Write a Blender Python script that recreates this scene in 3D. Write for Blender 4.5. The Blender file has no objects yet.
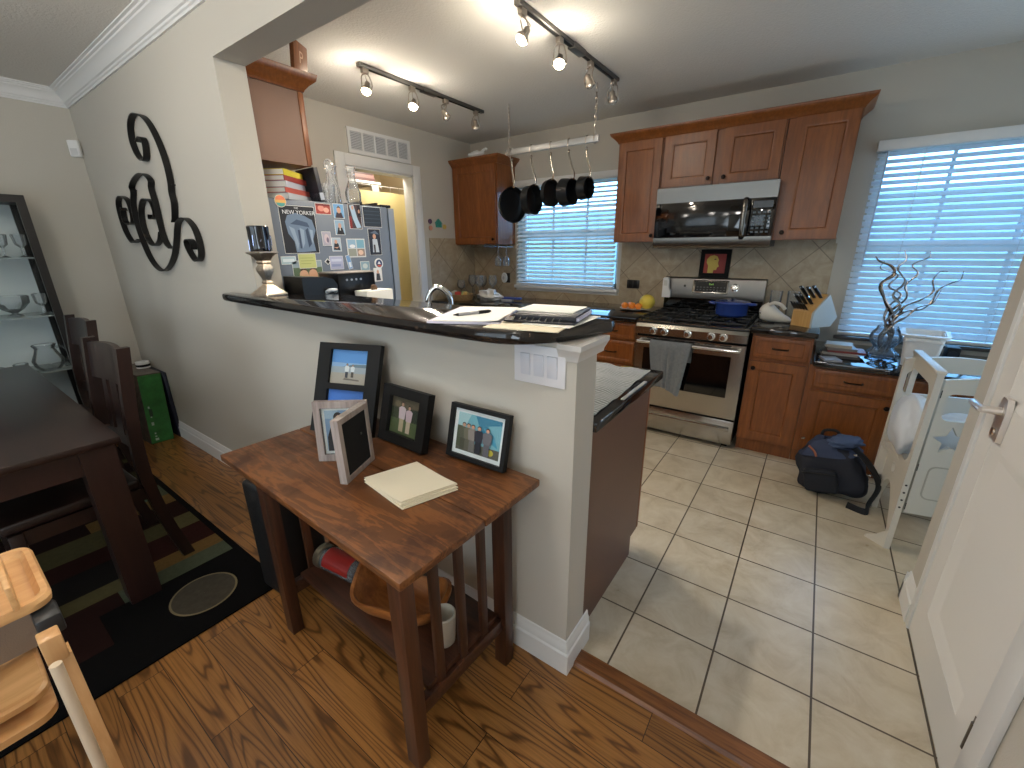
import bpy, bmesh, math, random
from mathutils import Vector, Matrix, noise
PI = math.pi
random.seed(7)
S = bpy.context.scene
COL = S.collection

# ------------------------------------------------------------------ camera
cam_data = bpy.data.cameras.new('camera')
cam_data.sensor_width = 36.0
cam_data.lens = 421.28 / 1024 * 36.0
cam_data.clip_start = 0.02
cam = bpy.data.objects.new('camera', cam_data)
COL.objects.link(cam)
def cam_matrix(yaw, pitch, roll, loc):
    f = Vector((-math.sin(yaw) * math.cos(pitch), math.cos(yaw) * math.cos(pitch), -math.sin(pitch)))
    r = f.cross(Vector((0, 0, 1))).normalized()
    u = r.cross(f)
    r2 = r * math.cos(roll) + u * math.sin(roll)
    u2 = u * math.cos(roll) - r * math.sin(roll)
    m = Matrix((r2, u2, -f)).transposed().to_4x4()
    m.translation = loc
    return m
cam.matrix_world = cam_matrix(math.radians(35.3637), math.radians(17.9479), math.radians(-0.5571), (0, 0, 1.452))
S.camera = cam

# ------------------------------------------------------------------ world, daylight, exposure
S.view_settings.view_transform = 'Standard'
S.view_settings.look = 'None'
S.view_settings.gamma = 1.0
S.view_settings.exposure = 0.22
S.view_settings.use_curve_mapping = False
S.cycles.use_denoising = True
S.cycles.max_bounces = 8
S.cycles.diffuse_bounces = 5
S.cycles.glossy_bounces = 4
S.cycles.transmission_bounces = 8
S.cycles.transparent_max_bounces = 12
S.cycles.caustics_reflective = False
S.cycles.caustics_refractive = False
S.cycles.sample_clamp_indirect = 6.0
world = bpy.data.worlds.new('world')
S.world = world
world.use_nodes = True
wn = world.node_tree
bg = wn.nodes['Background']
bg.inputs['Color'].default_value = (0.22, 0.54, 1.0, 1)
bg.inputs['Strength'].default_value = 8.5

def area(name, loc, size, energy, color, direction, spread=PI):
    d = bpy.data.lights.new(name, 'AREA')
    d.shape = 'RECTANGLE'; d.size, d.size_y = size
    d.energy = energy; d.color = color; d.spread = spread
    o = bpy.data.objects.new(name, d); COL.objects.link(o)
    o.location = loc
    o.rotation_euler = Vector(direction).to_track_quat('-Z', 'Y').to_euler()
    return o
def point(name, loc, radius, energy, color):
    d = bpy.data.lights.new(name, 'POINT'); d.energy = energy; d.color = color; d.shadow_soft_size = radius
    o = bpy.data.objects.new(name, d); COL.objects.link(o); o.location = loc
    return o
def spot(name, loc, target, energy, color, angle=1.9, blend=0.7, radius=0.03):
    d = bpy.data.lights.new(name, 'SPOT'); d.energy = energy; d.color = color
    d.spot_size = angle; d.spot_blend = blend; d.shadow_soft_size = radius
    o = bpy.data.objects.new(name, d); COL.objects.link(o); o.location = loc
    o.rotation_euler = (Vector(target) - Vector(loc)).to_track_quat('-Z', 'Y').to_euler()
    return o
# daylight portals at the kitchen windows, then added daylight fills
for nm, lc, sz in (('daylight_kitchen_window', (0.96, 4.16, 1.44), (1.52, 1.28)), ('daylight_sink_window', (-2.15, 4.16, 1.575), (1.14, 1.03))):
    area(nm, lc, sz, 10, (1, 1, 1), (0, -1, 0)).data.cycles.is_portal = True
area('daylight_fill_dining', (-2.0, -2.9, 1.45), (3.0, 1.8), 26, (0.74, 0.88, 1.0), (-0.1, 1, 0.25))  # added fill light in front of the unseen back frame
area('daylight_fill_side', (0.50, -1.75, 1.45), (1.7, 1.7), 46, (0.74, 0.88, 1.0), (-1, 0.15, 0.22))  # added fill that brightens the left wall from the right
area('daylight_fill_kitchen', (1.9, 3.05, 1.25), (1.3, 1.9), 26, (0.62, 0.81, 1.0), (-1, -1.0, 0.16))  # added fill for the kitchen ceiling; no door stands there
# lamps
point('dining_lamp', (-2.45, -0.10, 2.35), 0.10, 15, (1.0, 0.93, 0.84))
point('hall_lamp', (-0.85, 0.10, 2.44), 0.08, 22, (1.0, 0.93, 0.84))
point('entry_lamp', (0.1, -1.0, 2.42), 0.12, 13, (1.0, 0.95, 0.88))
point('pantry_lamp', (-3.54, 2.95, 2.25), 0.08, 9, (1.0, 0.92, 0.78))

# ------------------------------------------------------------------ materials
def lin(c):
    return tuple(((x / 255) / 12.92 if x / 255 <= 0.04045 else ((x / 255 + 0.055) / 1.055) ** 2.4) for x in c)
MATS = {}
def new_mat(name):
    m = bpy.data.materials.new(name); m.use_nodes = True
    nt = m.node_tree
    return m, nt, nt.nodes['Principled BSDF']
def N(nt, t, **kw):
    n = nt.nodes.new(t)
    for k, v in kw.items(): setattr(n, k, v)
    return n
def coords(nt, scale=(1, 1, 1), rot=(0, 0, 0), loc=(0, 0, 0)):
    tc = N(nt, 'ShaderNodeTexCoord'); mp = N(nt, 'ShaderNodeMapping')
    mp.inputs['Scale'].default_value = scale; mp.inputs['Rotation'].default_value = rot; mp.inputs['Location'].default_value = loc
    nt.links.new(tc.outputs['Object'], mp.inputs['Vector'])
    return mp.outputs['Vector']
def ramp(nt, fac, stops):
    r = N(nt, 'ShaderNodeValToRGB')
    e = r.color_ramp.elements
    while len(e) < len(stops): e.new(0.5)
    for i, (p, c) in enumerate(stops):
        e[i].position = p; e[i].color = (*c, 1)
    nt.links.new(fac, r.inputs['Fac'])
    return r.outputs['Color']
def noise_tex(nt, vec, scale, detail=4, rough=0.6, dist=0.0):
    n = N(nt, 'ShaderNodeTexNoise')
    n.inputs['Scale'].default_value = scale; n.inputs['Detail'].default_value = detail
    n.inputs['Roughness'].default_value = rough; n.inputs['Distortion'].default_value = dist
    if vec is not None: nt.links.new(vec, n.inputs['Vector'])
    return n.outputs['Fac']
def bump(nt, b, height, strength, dist=0.01):
    bn = N(nt, 'ShaderNodeBump'); bn.inputs['Strength'].default_value = strength; bn.inputs['Distance'].default_value = dist
    nt.links.new(height, bn.inputs['Height']); nt.links.new(bn.outputs['Normal'], b.inputs['Normal'])
def P(name, rgb, rough=0.5, metal=0.0, vary=0.0, vscale=8.0, bumpy=0.0, bscale=150.0, coat=0.0, trans=0.0, emit=0.0, sheen=0.0, alpha=1.0, spec=0.5):
    if name in MATS: return MATS[name]
    m, nt, b = new_mat(name)
    c = lin(rgb)
    b.inputs['Base Color'].default_value = (*c, 1)
    b.inputs['Roughness'].default_value = rough; b.inputs['Metallic'].default_value = metal
    b.inputs['Coat Weight'].default_value = coat; b.inputs['Transmission Weight'].default_value = trans
    b.inputs['Alpha'].default_value = alpha
    b.inputs['Specular IOR Level'].default_value = spec
    b.inputs['Sheen Weight'].default_value = sheen
    if emit:
        b.inputs['Emission Color'].default_value = (*c, 1); b.inputs['Emission Strength'].default_value = emit
    v = coords(nt)
    if vary:
        f = noise_tex(nt, v, vscale, 5)
        lo = tuple(x * (1 - vary) for x in c); hi = tuple(min(1, x * (1 + vary)) for x in c)
        nt.links.new(ramp(nt, f, [(0.3, lo), (0.7, hi)]), b.inputs['Base Color'])
    if bumpy:
        bump(nt, b, noise_tex(nt, v, bscale, 3), bumpy)
    MATS[name] = m
    return m
def wood(name, dark, light, axis=0, stretch=14.0, scale=6.0, rough=0.35, coat=0.15, rings=5.0, bumpy=0.05):
    if name in MATS: return MATS[name]
    m, nt, b = new_mat(name)
    sc = [scale] * 3; sc[axis] = scale / stretch
    v = coords(nt, tuple(sc))
    n = noise_tex(nt, v, 1.0, 4, 0.55, 0.4)
    mul = N(nt, 'ShaderNodeMath', operation='MULTIPLY'); mul.inputs[1].default_value = rings * 2 * PI
    sn = N(nt, 'ShaderNodeMath', operation='SINE')
    nt.links.new(n, mul.inputs[0]); nt.links.new(mul.outputs[0], sn.inputs[0])
    fine = noise_tex(nt, v, 7.0, 3)
    mix = N(nt, 'ShaderNodeMath', operation='MULTIPLY_ADD'); mix.inputs[1].default_value = 0.22
    nt.links.new(sn.outputs[0], mix.inputs[0]); nt.links.new(fine, mix.inputs[2])
    nt.links.new(ramp(nt, mix.outputs[0], [(0.2, lin(dark)), (0.8, lin(light))]), b.inputs['Base Color'])
    b.inputs['Roughness'].default_value = rough; b.inputs['Coat Weight'].default_value = coat; b.inputs['Coat Roughness'].default_value = 0.25
    if bumpy: bump(nt, b, mix.outputs[0], bumpy, 0.004)
    MATS[name] = m
    return m

WALL = P('wall_paint', (193, 188, 177), 0.85, bumpy=0.12, bscale=220)
CEIL = P('ceiling_paint', (218, 215, 208), 0.9, bumpy=0.35, bscale=70)
TRIM = P('white_trim', (226, 226, 224), 0.45)
DOORW = P('door_paint', (228, 225, 219), 0.5, bumpy=0.05, bscale=300)
CAB = wood('cabinet_maple', (118, 65, 24), (154, 91, 40), axis=2, stretch=9, scale=9, rings=1.5, rough=0.36, coat=0.1, bumpy=0.02)
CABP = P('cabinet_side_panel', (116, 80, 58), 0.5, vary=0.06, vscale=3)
CABD = P('cabinet_shadow_gap', (58, 28, 15), 0.6)
STEEL = P('stainless_steel', (176, 172, 165), 0.2, 1.0, vary=0.05, vscale=2)
STEELB = P('brushed_steel', (118, 116, 112), 0.38, 1.0)
CHROME = P('chrome', (225, 225, 225), 0.08, 1.0)
NICKEL = P('satin_nickel', (190, 180, 168), 0.3, 1.0)
BLACKG = P('black_glass', (8, 8, 9), 0.05, spec=0.6)
BLACKM = P('black_enamel', (14, 14, 15), 0.35)
BLACKS = P('black_satin', (14, 13, 13), 0.55, spec=0.3)
BRONZE = P('oiled_bronze', (30, 20, 15), 0.35, 0.8)
IRON = P('cast_iron', (34, 34, 35), 0.38, 0.3)
WHITEP = P('white_plastic', (228, 228, 226), 0.35)
PAPER = P('white_paper', (240, 238, 232), 0.8)
CREAM = P('cream_paper', (244, 234, 208), 0.8)
GLASS = None
def glass(name, tint=(245, 250, 250), rough=0.0, ior=1.45):
    if name in MATS: return MATS[name]
    m, nt, b = new_mat(name)
    out = nt.nodes['Material Output']
    g = N(nt, 'ShaderNodeBsdfGlass'); g.inputs['Color'].default_value = (*lin(tint), 1); g.inputs['IOR'].default_value = ior; g.inputs['Roughness'].default_value = rough
    nt.links.new(g.outputs[0], out.inputs['Surface'])
    MATS[name] = m
    return m
def thin_glass(name, tint=(250, 252, 252), refl=0.15, body=0.0):
    if name in MATS: return MATS[name]
    m, nt, b = new_mat(name)
    out = nt.nodes['Material Output']
    t = N(nt, 'ShaderNodeBsdfTransparent'); t.inputs['Color'].default_value = (*lin(tint), 1)
    g = N(nt, 'ShaderNodeBsdfGlossy'); g.inputs['Roughness'].default_value = 0.03
    lw = N(nt, 'ShaderNodeFresnel'); lw.inputs['IOR'].default_value = 1.0 + refl
    mx = N(nt, 'ShaderNodeMixShader')
    nt.links.new(lw.outputs[0], mx.inputs['Fac']); nt.links.new(t.outputs[0], mx.inputs[1]); nt.links.new(g.outputs[0], mx.inputs[2])
    last = mx.outputs[0]
    if body:  # white diffuse stands in for brightness refracted by real glass
        df = N(nt, 'ShaderNodeBsdfTranslucent'); df.inputs['Color'].default_value = (0.9, 0.93, 0.95, 1)
        d2 = N(nt, 'ShaderNodeBsdfDiffuse'); d2.inputs['Color'].default_value = (0.9, 0.93, 0.95, 1)
        ma = N(nt, 'ShaderNodeMixShader'); nt.links.new(df.outputs[0], ma.inputs[1]); nt.links.new(d2.outputs[0], ma.inputs[2])
        mb_ = N(nt, 'ShaderNodeMixShader'); mb_.inputs['Fac'].default_value = body
        nt.links.new(last, mb_.inputs[1]); nt.links.new(ma.outputs[0], mb_.inputs[2]); last = mb_.outputs[0]
    nt.links.new(last, out.inputs['Surface'])
    MATS[name] = m
    return m
TGLASS = thin_glass('clear_thin_glass')
WINEG = thin_glass('crystal_glass', (252, 253, 254), 0.28, 0.10)
def translucent(name, rgb, amount=0.35):
    if name in MATS: return MATS[name]
    m, nt, b = new_mat(name)
    out = nt.nodes['Material Output']
    d = N(nt, 'ShaderNodeBsdfDiffuse'); t = N(nt, 'ShaderNodeBsdfTranslucent')
    for x in (d, t): x.inputs['Color'].default_value = (*lin(rgb), 1)
    mx = N(nt, 'ShaderNodeMixShader'); mx.inputs['Fac'].default_value = amount
    nt.links.new(d.outputs[0], mx.inputs[1]); nt.links.new(t.outputs[0], mx.inputs[2]); nt.links.new(mx.outputs[0], out.inputs['Surface'])
    MATS[name] = m
    return m
SLAT = translucent('blind_slat', (236, 240, 244), 0.42)
BAGM = translucent('white_plastic_bag', (232, 234, 236), 0.3)

def granite():
    m, nt, b = new_mat('black_granite')
    v = coords(nt)
    vo = N(nt, 'ShaderNodeTexVoronoi'); vo.inputs['Scale'].default_value = 120
    nt.links.new(v, vo.inputs['Vector'])
    n = noise_tex(nt, v, 40, 6, 0.7)
    c = ramp(nt, n, [(0.42, lin((17, 16, 17))), (0.60, lin((34, 29, 27))), (0.72, lin((86, 70, 58)))])
    nt.links.new(c, b.inputs['Base Color'])
    b.inputs['Roughness'].default_value = 0.07; b.inputs['Specular IOR Level'].default_value = 0.65
    return m
GRANITE = granite()

def tile_floor():
    m, nt, b = new_mat('beige_floor_tile')
    T = 0.305
    v = coords(nt, loc=(0.388, -1.716 + 10 * T, 0))
    br = N(nt, 'ShaderNodeTexBrick')
    br.offset = 0.0; br.squash = 1.0
    br.inputs['Scale'].default_value = 1.0; br.inputs['Brick Width'].default_value = T; br.inputs['Row Height'].default_value = T
    br.inputs['Mortar Size'].default_value = 0.0035; br.inputs['Mortar Smooth'].default_value = 0.1; br.inputs['Bias'].default_value = 0
    br.inputs['Color1'].default_value = (0.85, 0.85, 0.85, 1); br.inputs['Color2'].default_value = (1, 1, 1, 1)
    nt.links.new(v, br.inputs['Vector'])
    n1 = noise_tex(nt, v, 7, 7, 0.65, 0.6)
    c = ramp(nt, n1, [(0.25, lin((178, 163, 138))), (0.5, lin((200, 187, 163))), (0.75, lin((214, 205, 186)))])
    mm = N(nt, 'ShaderNodeMix', data_type='RGBA', blend_type='MULTIPLY'); mm.inputs['Factor'].default_value = 0.6
    nt.links.new(c, mm.inputs[6]); nt.links.new(br.outputs['Color'], mm.inputs[7])
    gm = N(nt, 'ShaderNodeMix', data_type='RGBA'); gm.inputs[7].default_value = (*lin((82, 68, 50)), 1)
    nt.links.new(br.outputs['Fac'], gm.inputs['Factor']); nt.links.new(mm.outputs[2], gm.inputs[6])
    nt.links.new(gm.outputs[2], b.inputs['Base Color'])
    rr = N(nt, 'ShaderNodeMath', operation='MULTIPLY_ADD'); rr.inputs[1].default_value = 0.25; rr.inputs[2].default_value = 0.2
    nt.links.new(n1, rr.inputs[0]); nt.links.new(rr.outputs[0], b.inputs['Roughness'])
    inv = N(nt, 'ShaderNodeMath', operation='MULTIPLY_ADD'); inv.inputs[1].default_value = -1; inv.inputs[2].default_value = 1
    nt.links.new(br.outputs['Fac'], inv.inputs[0])
    bump(nt, b, inv.outputs[0], 0.4, 0.003)
    return m
def splash_tile(name, plane):
    # diagonal stone tile; plane 'XZ' or 'YZ'
    m, nt, b = new_mat(name)
    tc = N(nt, 'ShaderNodeTexCoord'); sp = N(nt, 'ShaderNodeSeparateXYZ'); cb = N(nt, 'ShaderNodeCombineXYZ')
    nt.links.new(tc.outputs['Object'], sp.inputs[0])
    nt.links.new(sp.outputs['X' if plane == 'XZ' else 'Y'], cb.inputs['X']); nt.links.new(sp.outputs['Z'], cb.inputs['Y'])
    mp = N(nt, 'ShaderNodeMapping'); mp.inputs['Rotation'].default_value = (0, 0, PI / 4); mp.inputs['Location'].default_value = (10.03, 10.11, 0)
    nt.links.new(cb.outputs[0], mp.inputs['Vector'])
    br = N(nt, 'ShaderNodeTexBrick'); br.offset = 0.0; br.squash = 1.0
    for k, x in (('Scale', 1.0), ('Brick Width', 0.30), ('Row Height', 0.30), ('Mortar Size', 0.003), ('Mortar Smooth', 0.2), ('Bias', 0)): br.inputs[k].default_value = x
    br.inputs['Color1'].default_value = (0.86, 0.86, 0.86, 1); br.inputs['Color2'].default_value = (1, 1, 1, 1)
    nt.links.new(mp.outputs[0], br.inputs['Vector'])
    n1 = noise_tex(nt, mp.outputs[0], 9, 7, 0.65, 0.8)
    c = ramp(nt, n1, [(0.25, lin((150, 132, 108))), (0.5, lin((172, 156, 130))), (0.75, lin((190, 177, 152)))])
    mm = N(nt, 'ShaderNodeMix', data_type='RGBA', blend_type='MULTIPLY'); mm.inputs['Factor'].default_value = 0.6
    nt.links.new(c, mm.inputs[6]); nt.links.new(br.outputs['Color'], mm.inputs[7])
    gm = N(nt, 'ShaderNodeMix', data_type='RGBA'); gm.inputs[7].default_value = (*lin((122, 108, 88)), 1)
    nt.links.new(br.outputs['Fac'], gm.inputs['Factor']); nt.links.new(mm.outputs[2], gm.inputs[6])
    nt.links.new(gm.outputs[2], b.inputs['Base Color'])
    b.inputs['Roughness'].default_value = 0.42
    return m
def plank_floor():
    m, nt, b = new_mat('oak_plank_floor')
    v = coords(nt, loc=(20, 20, 0))
    br = N(nt, 'ShaderNodeTexBrick'); br.offset = 0.37; br.offset_frequency = 2; br.squash = 1.0
    for k, x in (('Scale', 1.0), ('Brick Width', 1.1), ('Row Height', 0.127), ('Mortar Size', 0.0012), ('Mortar Smooth', 0.1), ('Bias', 0)): br.inputs[k].default_value = x
    br.inputs['Color1'].default_value = (0, 0, 0, 1); br.inputs['Color2'].default_value = (1, 1, 1, 1)
    nt.links.new(v, br.inputs['Vector'])
    mp = N(nt, 'ShaderNodeMapping'); mp.inputs['Scale'].default_value = (0.85, 9.0, 1); nt.links.new(v, mp.inputs['Vector'])
    ad = N(nt, 'ShaderNodeVectorMath', operation='MULTIPLY_ADD'); ad.inputs[1].default_value = (17, 31, 9)
    nt.links.new(br.outputs['Color'], ad.inputs[0]); nt.links.new(mp.outputs[0], ad.inputs[2])
    n = noise_tex(nt, ad.outputs[0], 0.9, 1.5, 0.4, 0.25)
    mul = N(nt, 'ShaderNodeMath', operation='MULTIPLY'); mul.inputs[1].default_value = 120
    sn = N(nt, 'ShaderNodeMath', operation='SINE'); nt.links.new(n, mul.inputs[0]); nt.links.new(mul.outputs[0], sn.inputs[0])
    sh = N(nt, 'ShaderNodeMath', operation='MULTIPLY_ADD'); sh.inputs[1].default_value = 0.5; sh.inputs[2].default_value = 0.5
    nt.links.new(sn.outputs[0], sh.inputs[0])
    rings = ramp(nt, sh.outputs[0], [(0.0, lin((100, 64, 30))), (0.08, lin((126, 84, 41))), (0.25, lin((152, 105, 55))), (1.0, lin((160, 112, 60)))])
    mp2 = N(nt, 'ShaderNodeMapping'); mp2.inputs['Scale'].default_value = (4, 160, 1); nt.links.new(v, mp2.inputs['Vector'])
    fine = noise_tex(nt, mp2.outputs[0], 1.0, 3)
    fr = ramp(nt, fine, [(0.32, (0.5, 0.48, 0.46)), (0.55, (1, 1, 1))])
    mm = N(nt, 'ShaderNodeMix', data_type='RGBA', blend_type='MULTIPLY'); mm.inputs['Factor'].default_value = 0.7
    nt.links.new(rings, mm.inputs[6]); nt.links.new(fr, mm.inputs[7])
    tone = ramp(nt, br.outputs['Color'], [(0.0, (0.74, 0.72, 0.70)), (1.0, (1.08, 1.05, 1.0))])
    m2 = N(nt, 'ShaderNodeMix', data_type='RGBA', blend_type='MULTIPLY'); m2.inputs['Factor'].default_value = 1.0
    nt.links.new(mm.outputs[2], m2.inputs[6]); nt.links.new(tone, m2.inputs[7])
    gm = N(nt, 'ShaderNodeMix', data_type='RGBA'); gm.inputs[7].default_value = (*lin((38, 20, 9)), 1)
    nt.links.new(br.outputs['Fac'], gm.inputs['Factor']); nt.links.new(m2.outputs[2], gm.inputs[6])
    nt.links.new(gm.outputs[2], b.inputs['Base Color'])
    b.inputs['Roughness'].default_value = 0.3; b.inputs['Coat Weight'].default_value = 0.15
    bump(nt, b, fine, 0.06, 0.002)
    return m

# ------------------------------------------------------------------ mesh helpers
class MB:
    """collects shapes; build() links them as ONE mesh object"""
    def __init__(self):
        self.bm = bmesh.new(); self.M = Matrix.Identity(4); self.mi = 0
    def _v(self, p): return self.bm.verts.new(self.M @ Vector(p))
    def _f(self, vs):
        try:
            f = self.bm.faces.new(vs); f.material_index = self.mi; return f
        except ValueError: return None
    def box(self, x0, x1, y0, y1, z0, z1, bev=0.0, seg=2, R=None):
        t = bmesh.new()
        vs = [t.verts.new((x, y, z)) for x in (x0, x1) for y in (y0, y1) for z in (z0, z1)]
        for f in ((0, 1, 3, 2), (4, 6, 7, 5), (0, 4, 5, 1), (2, 3, 7, 6), (0, 2, 6, 4), (1, 5, 7, 3)): t.faces.new([vs[i] for i in f])
        if bev > 0: bmesh.ops.bevel(t, geom=t.edges[:] + t.verts[:], offset=bev, segments=seg, affect='EDGES', profile=0.5)
        self._merge(t, R); return self
    def _merge(self, t, R=None):
        M = self.M @ R if R is not None else self.M
        mp = {}
        for v in t.verts: mp[v] = self.bm.verts.new(M @ v.co)
        for f in t.faces: self._f([mp[v] for v in f.verts])
        t.free()
    def loft(self, rings, closed=True, caps=True):
        rr = [[self._v(p) for p in r] for r in rings]
        n = len(rr[0])
        for a, b in zip(rr, rr[1:]):
            for i in range(n if closed else n - 1):
                j = (i + 1) % n
                self._f((a[i], a[j], b[j], b[i]))
        if caps and closed:
            self._f(rr[0][::-1]); self._f(rr[-1])
        return self
    def tube(self, pts, r, n=8, closed=False, flat=None):
        pts = [Vector(p) for p in pts]; k = len(pts)
        rs = r if isinstance(r, (list, tuple)) else [r] * k
        rings = []; up = None
        for i, p in enumerate(pts):
            if closed: d = pts[(i + 1) % k] - pts[i - 1]
            else: d = pts[min(i + 1, k - 1)] - pts[max(i - 1, 0)]
            d.normalize()
            if up is None:
                up = Vector((0, 0, 1)) if abs(d.z) < 0.9 else Vector((1, 0, 0))
            up = (up - d * up.dot(d)).normalized()
            sd = d.cross(up)
            fl = flat if flat else 1.0
            rings.append([p + (up * math.cos(2 * PI * j / n) * fl + sd * math.sin(2 * PI * j / n)) * rs[i] for j in range(n)])
        if closed: rings.append(rings[0])
        return self.loft(rings, True, not closed)
    def cyl(self, p0, p1, r0, r1=None, n=20):
        return self.tube([p0, p1], [r0, r0 if r1 is None else r1], n)
    def lathe(self, prof, c=(0, 0, 0), n=28, sx=1.0, sy=1.0):
        rings = [[(c[0] + r * sx * math.cos(2 * PI * j / n), c[1] + r * sy * math.sin(2 * PI * j / n), c[2] + z) for j in range(n)] for r, z in prof]
        return self.loft(rings, True, True)
    def ball(self, c, r, nu=16, nv=10):
        rx, ry, rz = r if isinstance(r, (list, tuple)) else (r, r, r)
        prof = [(math.sin(PI * max(0.02, min(0.98, i / nv))), -math.cos(PI * i / nv)) for i in range(nv + 1)]
        rings = [[(c[0] + a * rx * math.cos(2 * PI * j / nu), c[1] + a * ry * math.sin(2 * PI * j / nu), c[2] + b * rz) for j in range(nu)] for a, b in prof]
        return self.loft(rings, True, True)
    def prism(self, poly, axis, a0, a1, holes=()):
        """extrude a 2D polygon (with holes); axis 'x': poly=(y,z); 'y': (x,z); 'z': (x,y)"""
        t = bmesh.new()
        def p3(u, v, a): return {'x': (a, u, v), 'y': (u, a, v), 'z': (u, v, a)}[axis]
        edges = []
        for loop in (poly, *holes):
            vs = [t.verts.new(p3(u, v, a0)) for u, v in loop]
            for i in range(len(vs)): edges.append(t.edges.new((vs[i], vs[(i + 1) % len(vs)])))
        if holes: bmesh.ops.triangle_fill(t, edges=edges, use_beauty=True)
        else: t.faces.new([e.verts[0] for e in edges])
        g = bmesh.ops.extrude_face_region(t, geom=t.faces[:])
        d = Vector(p3(0, 0, a1 - a0))
        bmesh.ops.translate(t, verts=[v for v in g['geom'] if isinstance(v, bmesh.types.BMVert)], vec=d)
        self._merge(t); return self
    def band(self, pts, a0, a1, th, axis='y'):
        """flat strip standing on edge along a 2D path (x,z), from y=a0 to y=a1"""
        k = len(pts); rings = []
        for i in range(k):
            p = Vector(pts[i]); d = Vector(pts[min(i + 1, k - 1)]) - Vector(pts[max(i - 1, 0)])
            if d.length < 1e-9: d = Vector((1, 0))
            d.normalize(); nrm = Vector((-d.y, d.x)) * th / 2
            q, w = p + nrm, p - nrm
            rings.append([(q.x, a0, q.y), (w.x, a0, w.y), (w.x, a1, w.y), (q.x, a1, q.y)])
        return self.loft(rings, True, True)
    def grid(self, fn, nu, nv, th=0.0):
        """surface fn(u,v)->xyz for u,v in 0..1; th gives it thickness"""
        P0 = [[Vector(fn(i / nu, j / nv)) for j in range(nv + 1)] for i in range(nu + 1)]
        top = [[self._v(p) for p in r] for r in P0]
        for i in range(nu):
            for j in range(nv): self._f((top[i][j], top[i + 1][j], top[i + 1][j + 1], top[i][j + 1]))
        if th:
            def nr(i, j):
                a = P0[min(i + 1, nu)][j] - P0[max(i - 1, 0)][j]; b = P0[i][min(j + 1, nv)] - P0[i][max(j - 1, 0)]
                c = a.cross(b)
                return c.normalized() if c.length > 1e-12 else Vector((0, 0, 1))
            bot = [[self._v(P0[i][j] - nr(i, j) * th) for j in range(nv + 1)] for i in range(nu + 1)]
            for i in range(nu):
                for j in range(nv): self._f((bot[i][j], bot[i][j + 1], bot[i + 1][j + 1], bot[i + 1][j]))
            for i in range(nu):
                self._f((top[i][0], bot[i][0], bot[i + 1][0], top[i + 1][0])); self._f((top[i][nv], top[i + 1][nv], bot[i + 1][nv], bot[i][nv]))
            for j in range(nv):
                self._f((top[0][j], top[0][j + 1], bot[0][j + 1], bot[0][j])); self._f((top[nu][j], bot[nu][j], bot[nu][j + 1], top[nu][j + 1]))
        return self
    def build(self, name, mats, parent=None, world=True, smooth=35, label=None, kind=None):
        bmesh.ops.recalc_face_normals(self.bm, faces=self.bm.faces[:])
        me = bpy.data.meshes.new(name)
        if parent is not None and world:
            root = parent
            chain = Matrix.Identity(4)
            while root is not None:
                chain = root.matrix_basis @ chain; root = root.parent
            self.bm.transform(chain.inverted())
        self.bm.to_mesh(me); self.bm.free()
        for m in (mats if isinstance(mats, (list, tuple)) else [mats]): me.materials.append(m)
        if smooth:
            me.shade_smooth(); me.set_sharp_from_angle(angle=math.radians(smooth))
        o = bpy.data.objects.new(name, me); COL.objects.link(o)
        if parent is not None: o.parent = parent
        if label: o['label'] = label
        if kind: o['kind'] = kind
        return o
def tag(o, label, cat, group=None):
    o['label'] = label; o['category'] = cat
    if group: o['group'] = group
    return o
def thing(name, label, cat, loc=(0, 0, 0), rotz=0.0, group=None):
    o = bpy.data.objects.new(name, None); COL.objects.link(o)
    o.empty_display_size = 0.05
    o.matrix_basis = Matrix.Translation(loc) @ Matrix.Rotation(rotz, 4, 'Z')
    return tag(o, label, cat, group)
def struct(name, mb, m, parent=None, smooth=35):
    o = mb.build(name, m, parent, smooth=smooth)
    if parent is None: o['kind'] = 'structure'
    return o
def dup(root, M, label, group=None):
    r = root.copy(); COL.objects.link(r); r.matrix_basis = M
    r['label'] = label
    if group: r['group'] = group
    for ch in list(root.children):
        c = ch.copy(); COL.objects.link(c); c.parent = r
        for g in list(ch.children):
            d = g.copy(); COL.objects.link(d); d.parent = c
    return r
def TR(loc, rz=0.0, rx=0.0, ry=0.0):
    return Matrix.Translation(loc) @ Matrix.Rotation(rz, 4, 'Z') @ Matrix.Rotation(ry, 4, 'Y') @ Matrix.Rotation(rx, 4, 'X')
def smoothpath(pts, n=6, closed=False):
    """Catmull-Rom through the points (any dimension)"""
    pts = [Vector(p) for p in pts]; k = len(pts); out = []
    for i in range(k if closed else k - 1):
        if closed: a, b, c, d = pts[i - 1], pts[i], pts[(i + 1) % k], pts[(i + 2) % k]
        else: a, b, c, d = pts[max(i - 1, 0)], pts[i], pts[i + 1], pts[min(i + 2, k - 1)]
        for j in range(n):
            t = j / n
            out.append(0.5 * ((2 * b) + (c - a) * t + (2 * a - 5 * b + 4 * c - d) * t * t + (3 * b - a - 3 * c + d) * t ** 3))
    if not closed: out.append(pts[-1])
    return out
def flat(rgb, rough=0.55): return P('ink_%02x%02x%02x' % tuple(rgb), rgb, rough)
def ell(cx, cy, rx, ry, n=14, rot=0.0):
    c, s = math.cos(rot), math.sin(rot)
    return [(cx + rx * math.cos(2 * PI * i / n) * c - ry * math.sin(2 * PI * i / n) * s, cy + rx * math.cos(2 * PI * i / n) * s + ry * math.sin(2 * PI * i / n) * c) for i in range(n)]
def rect(x0, y0, x1, y1): return [(x0, y0), (x1, y0), (x1, y1), (x0, y1)]
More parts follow.
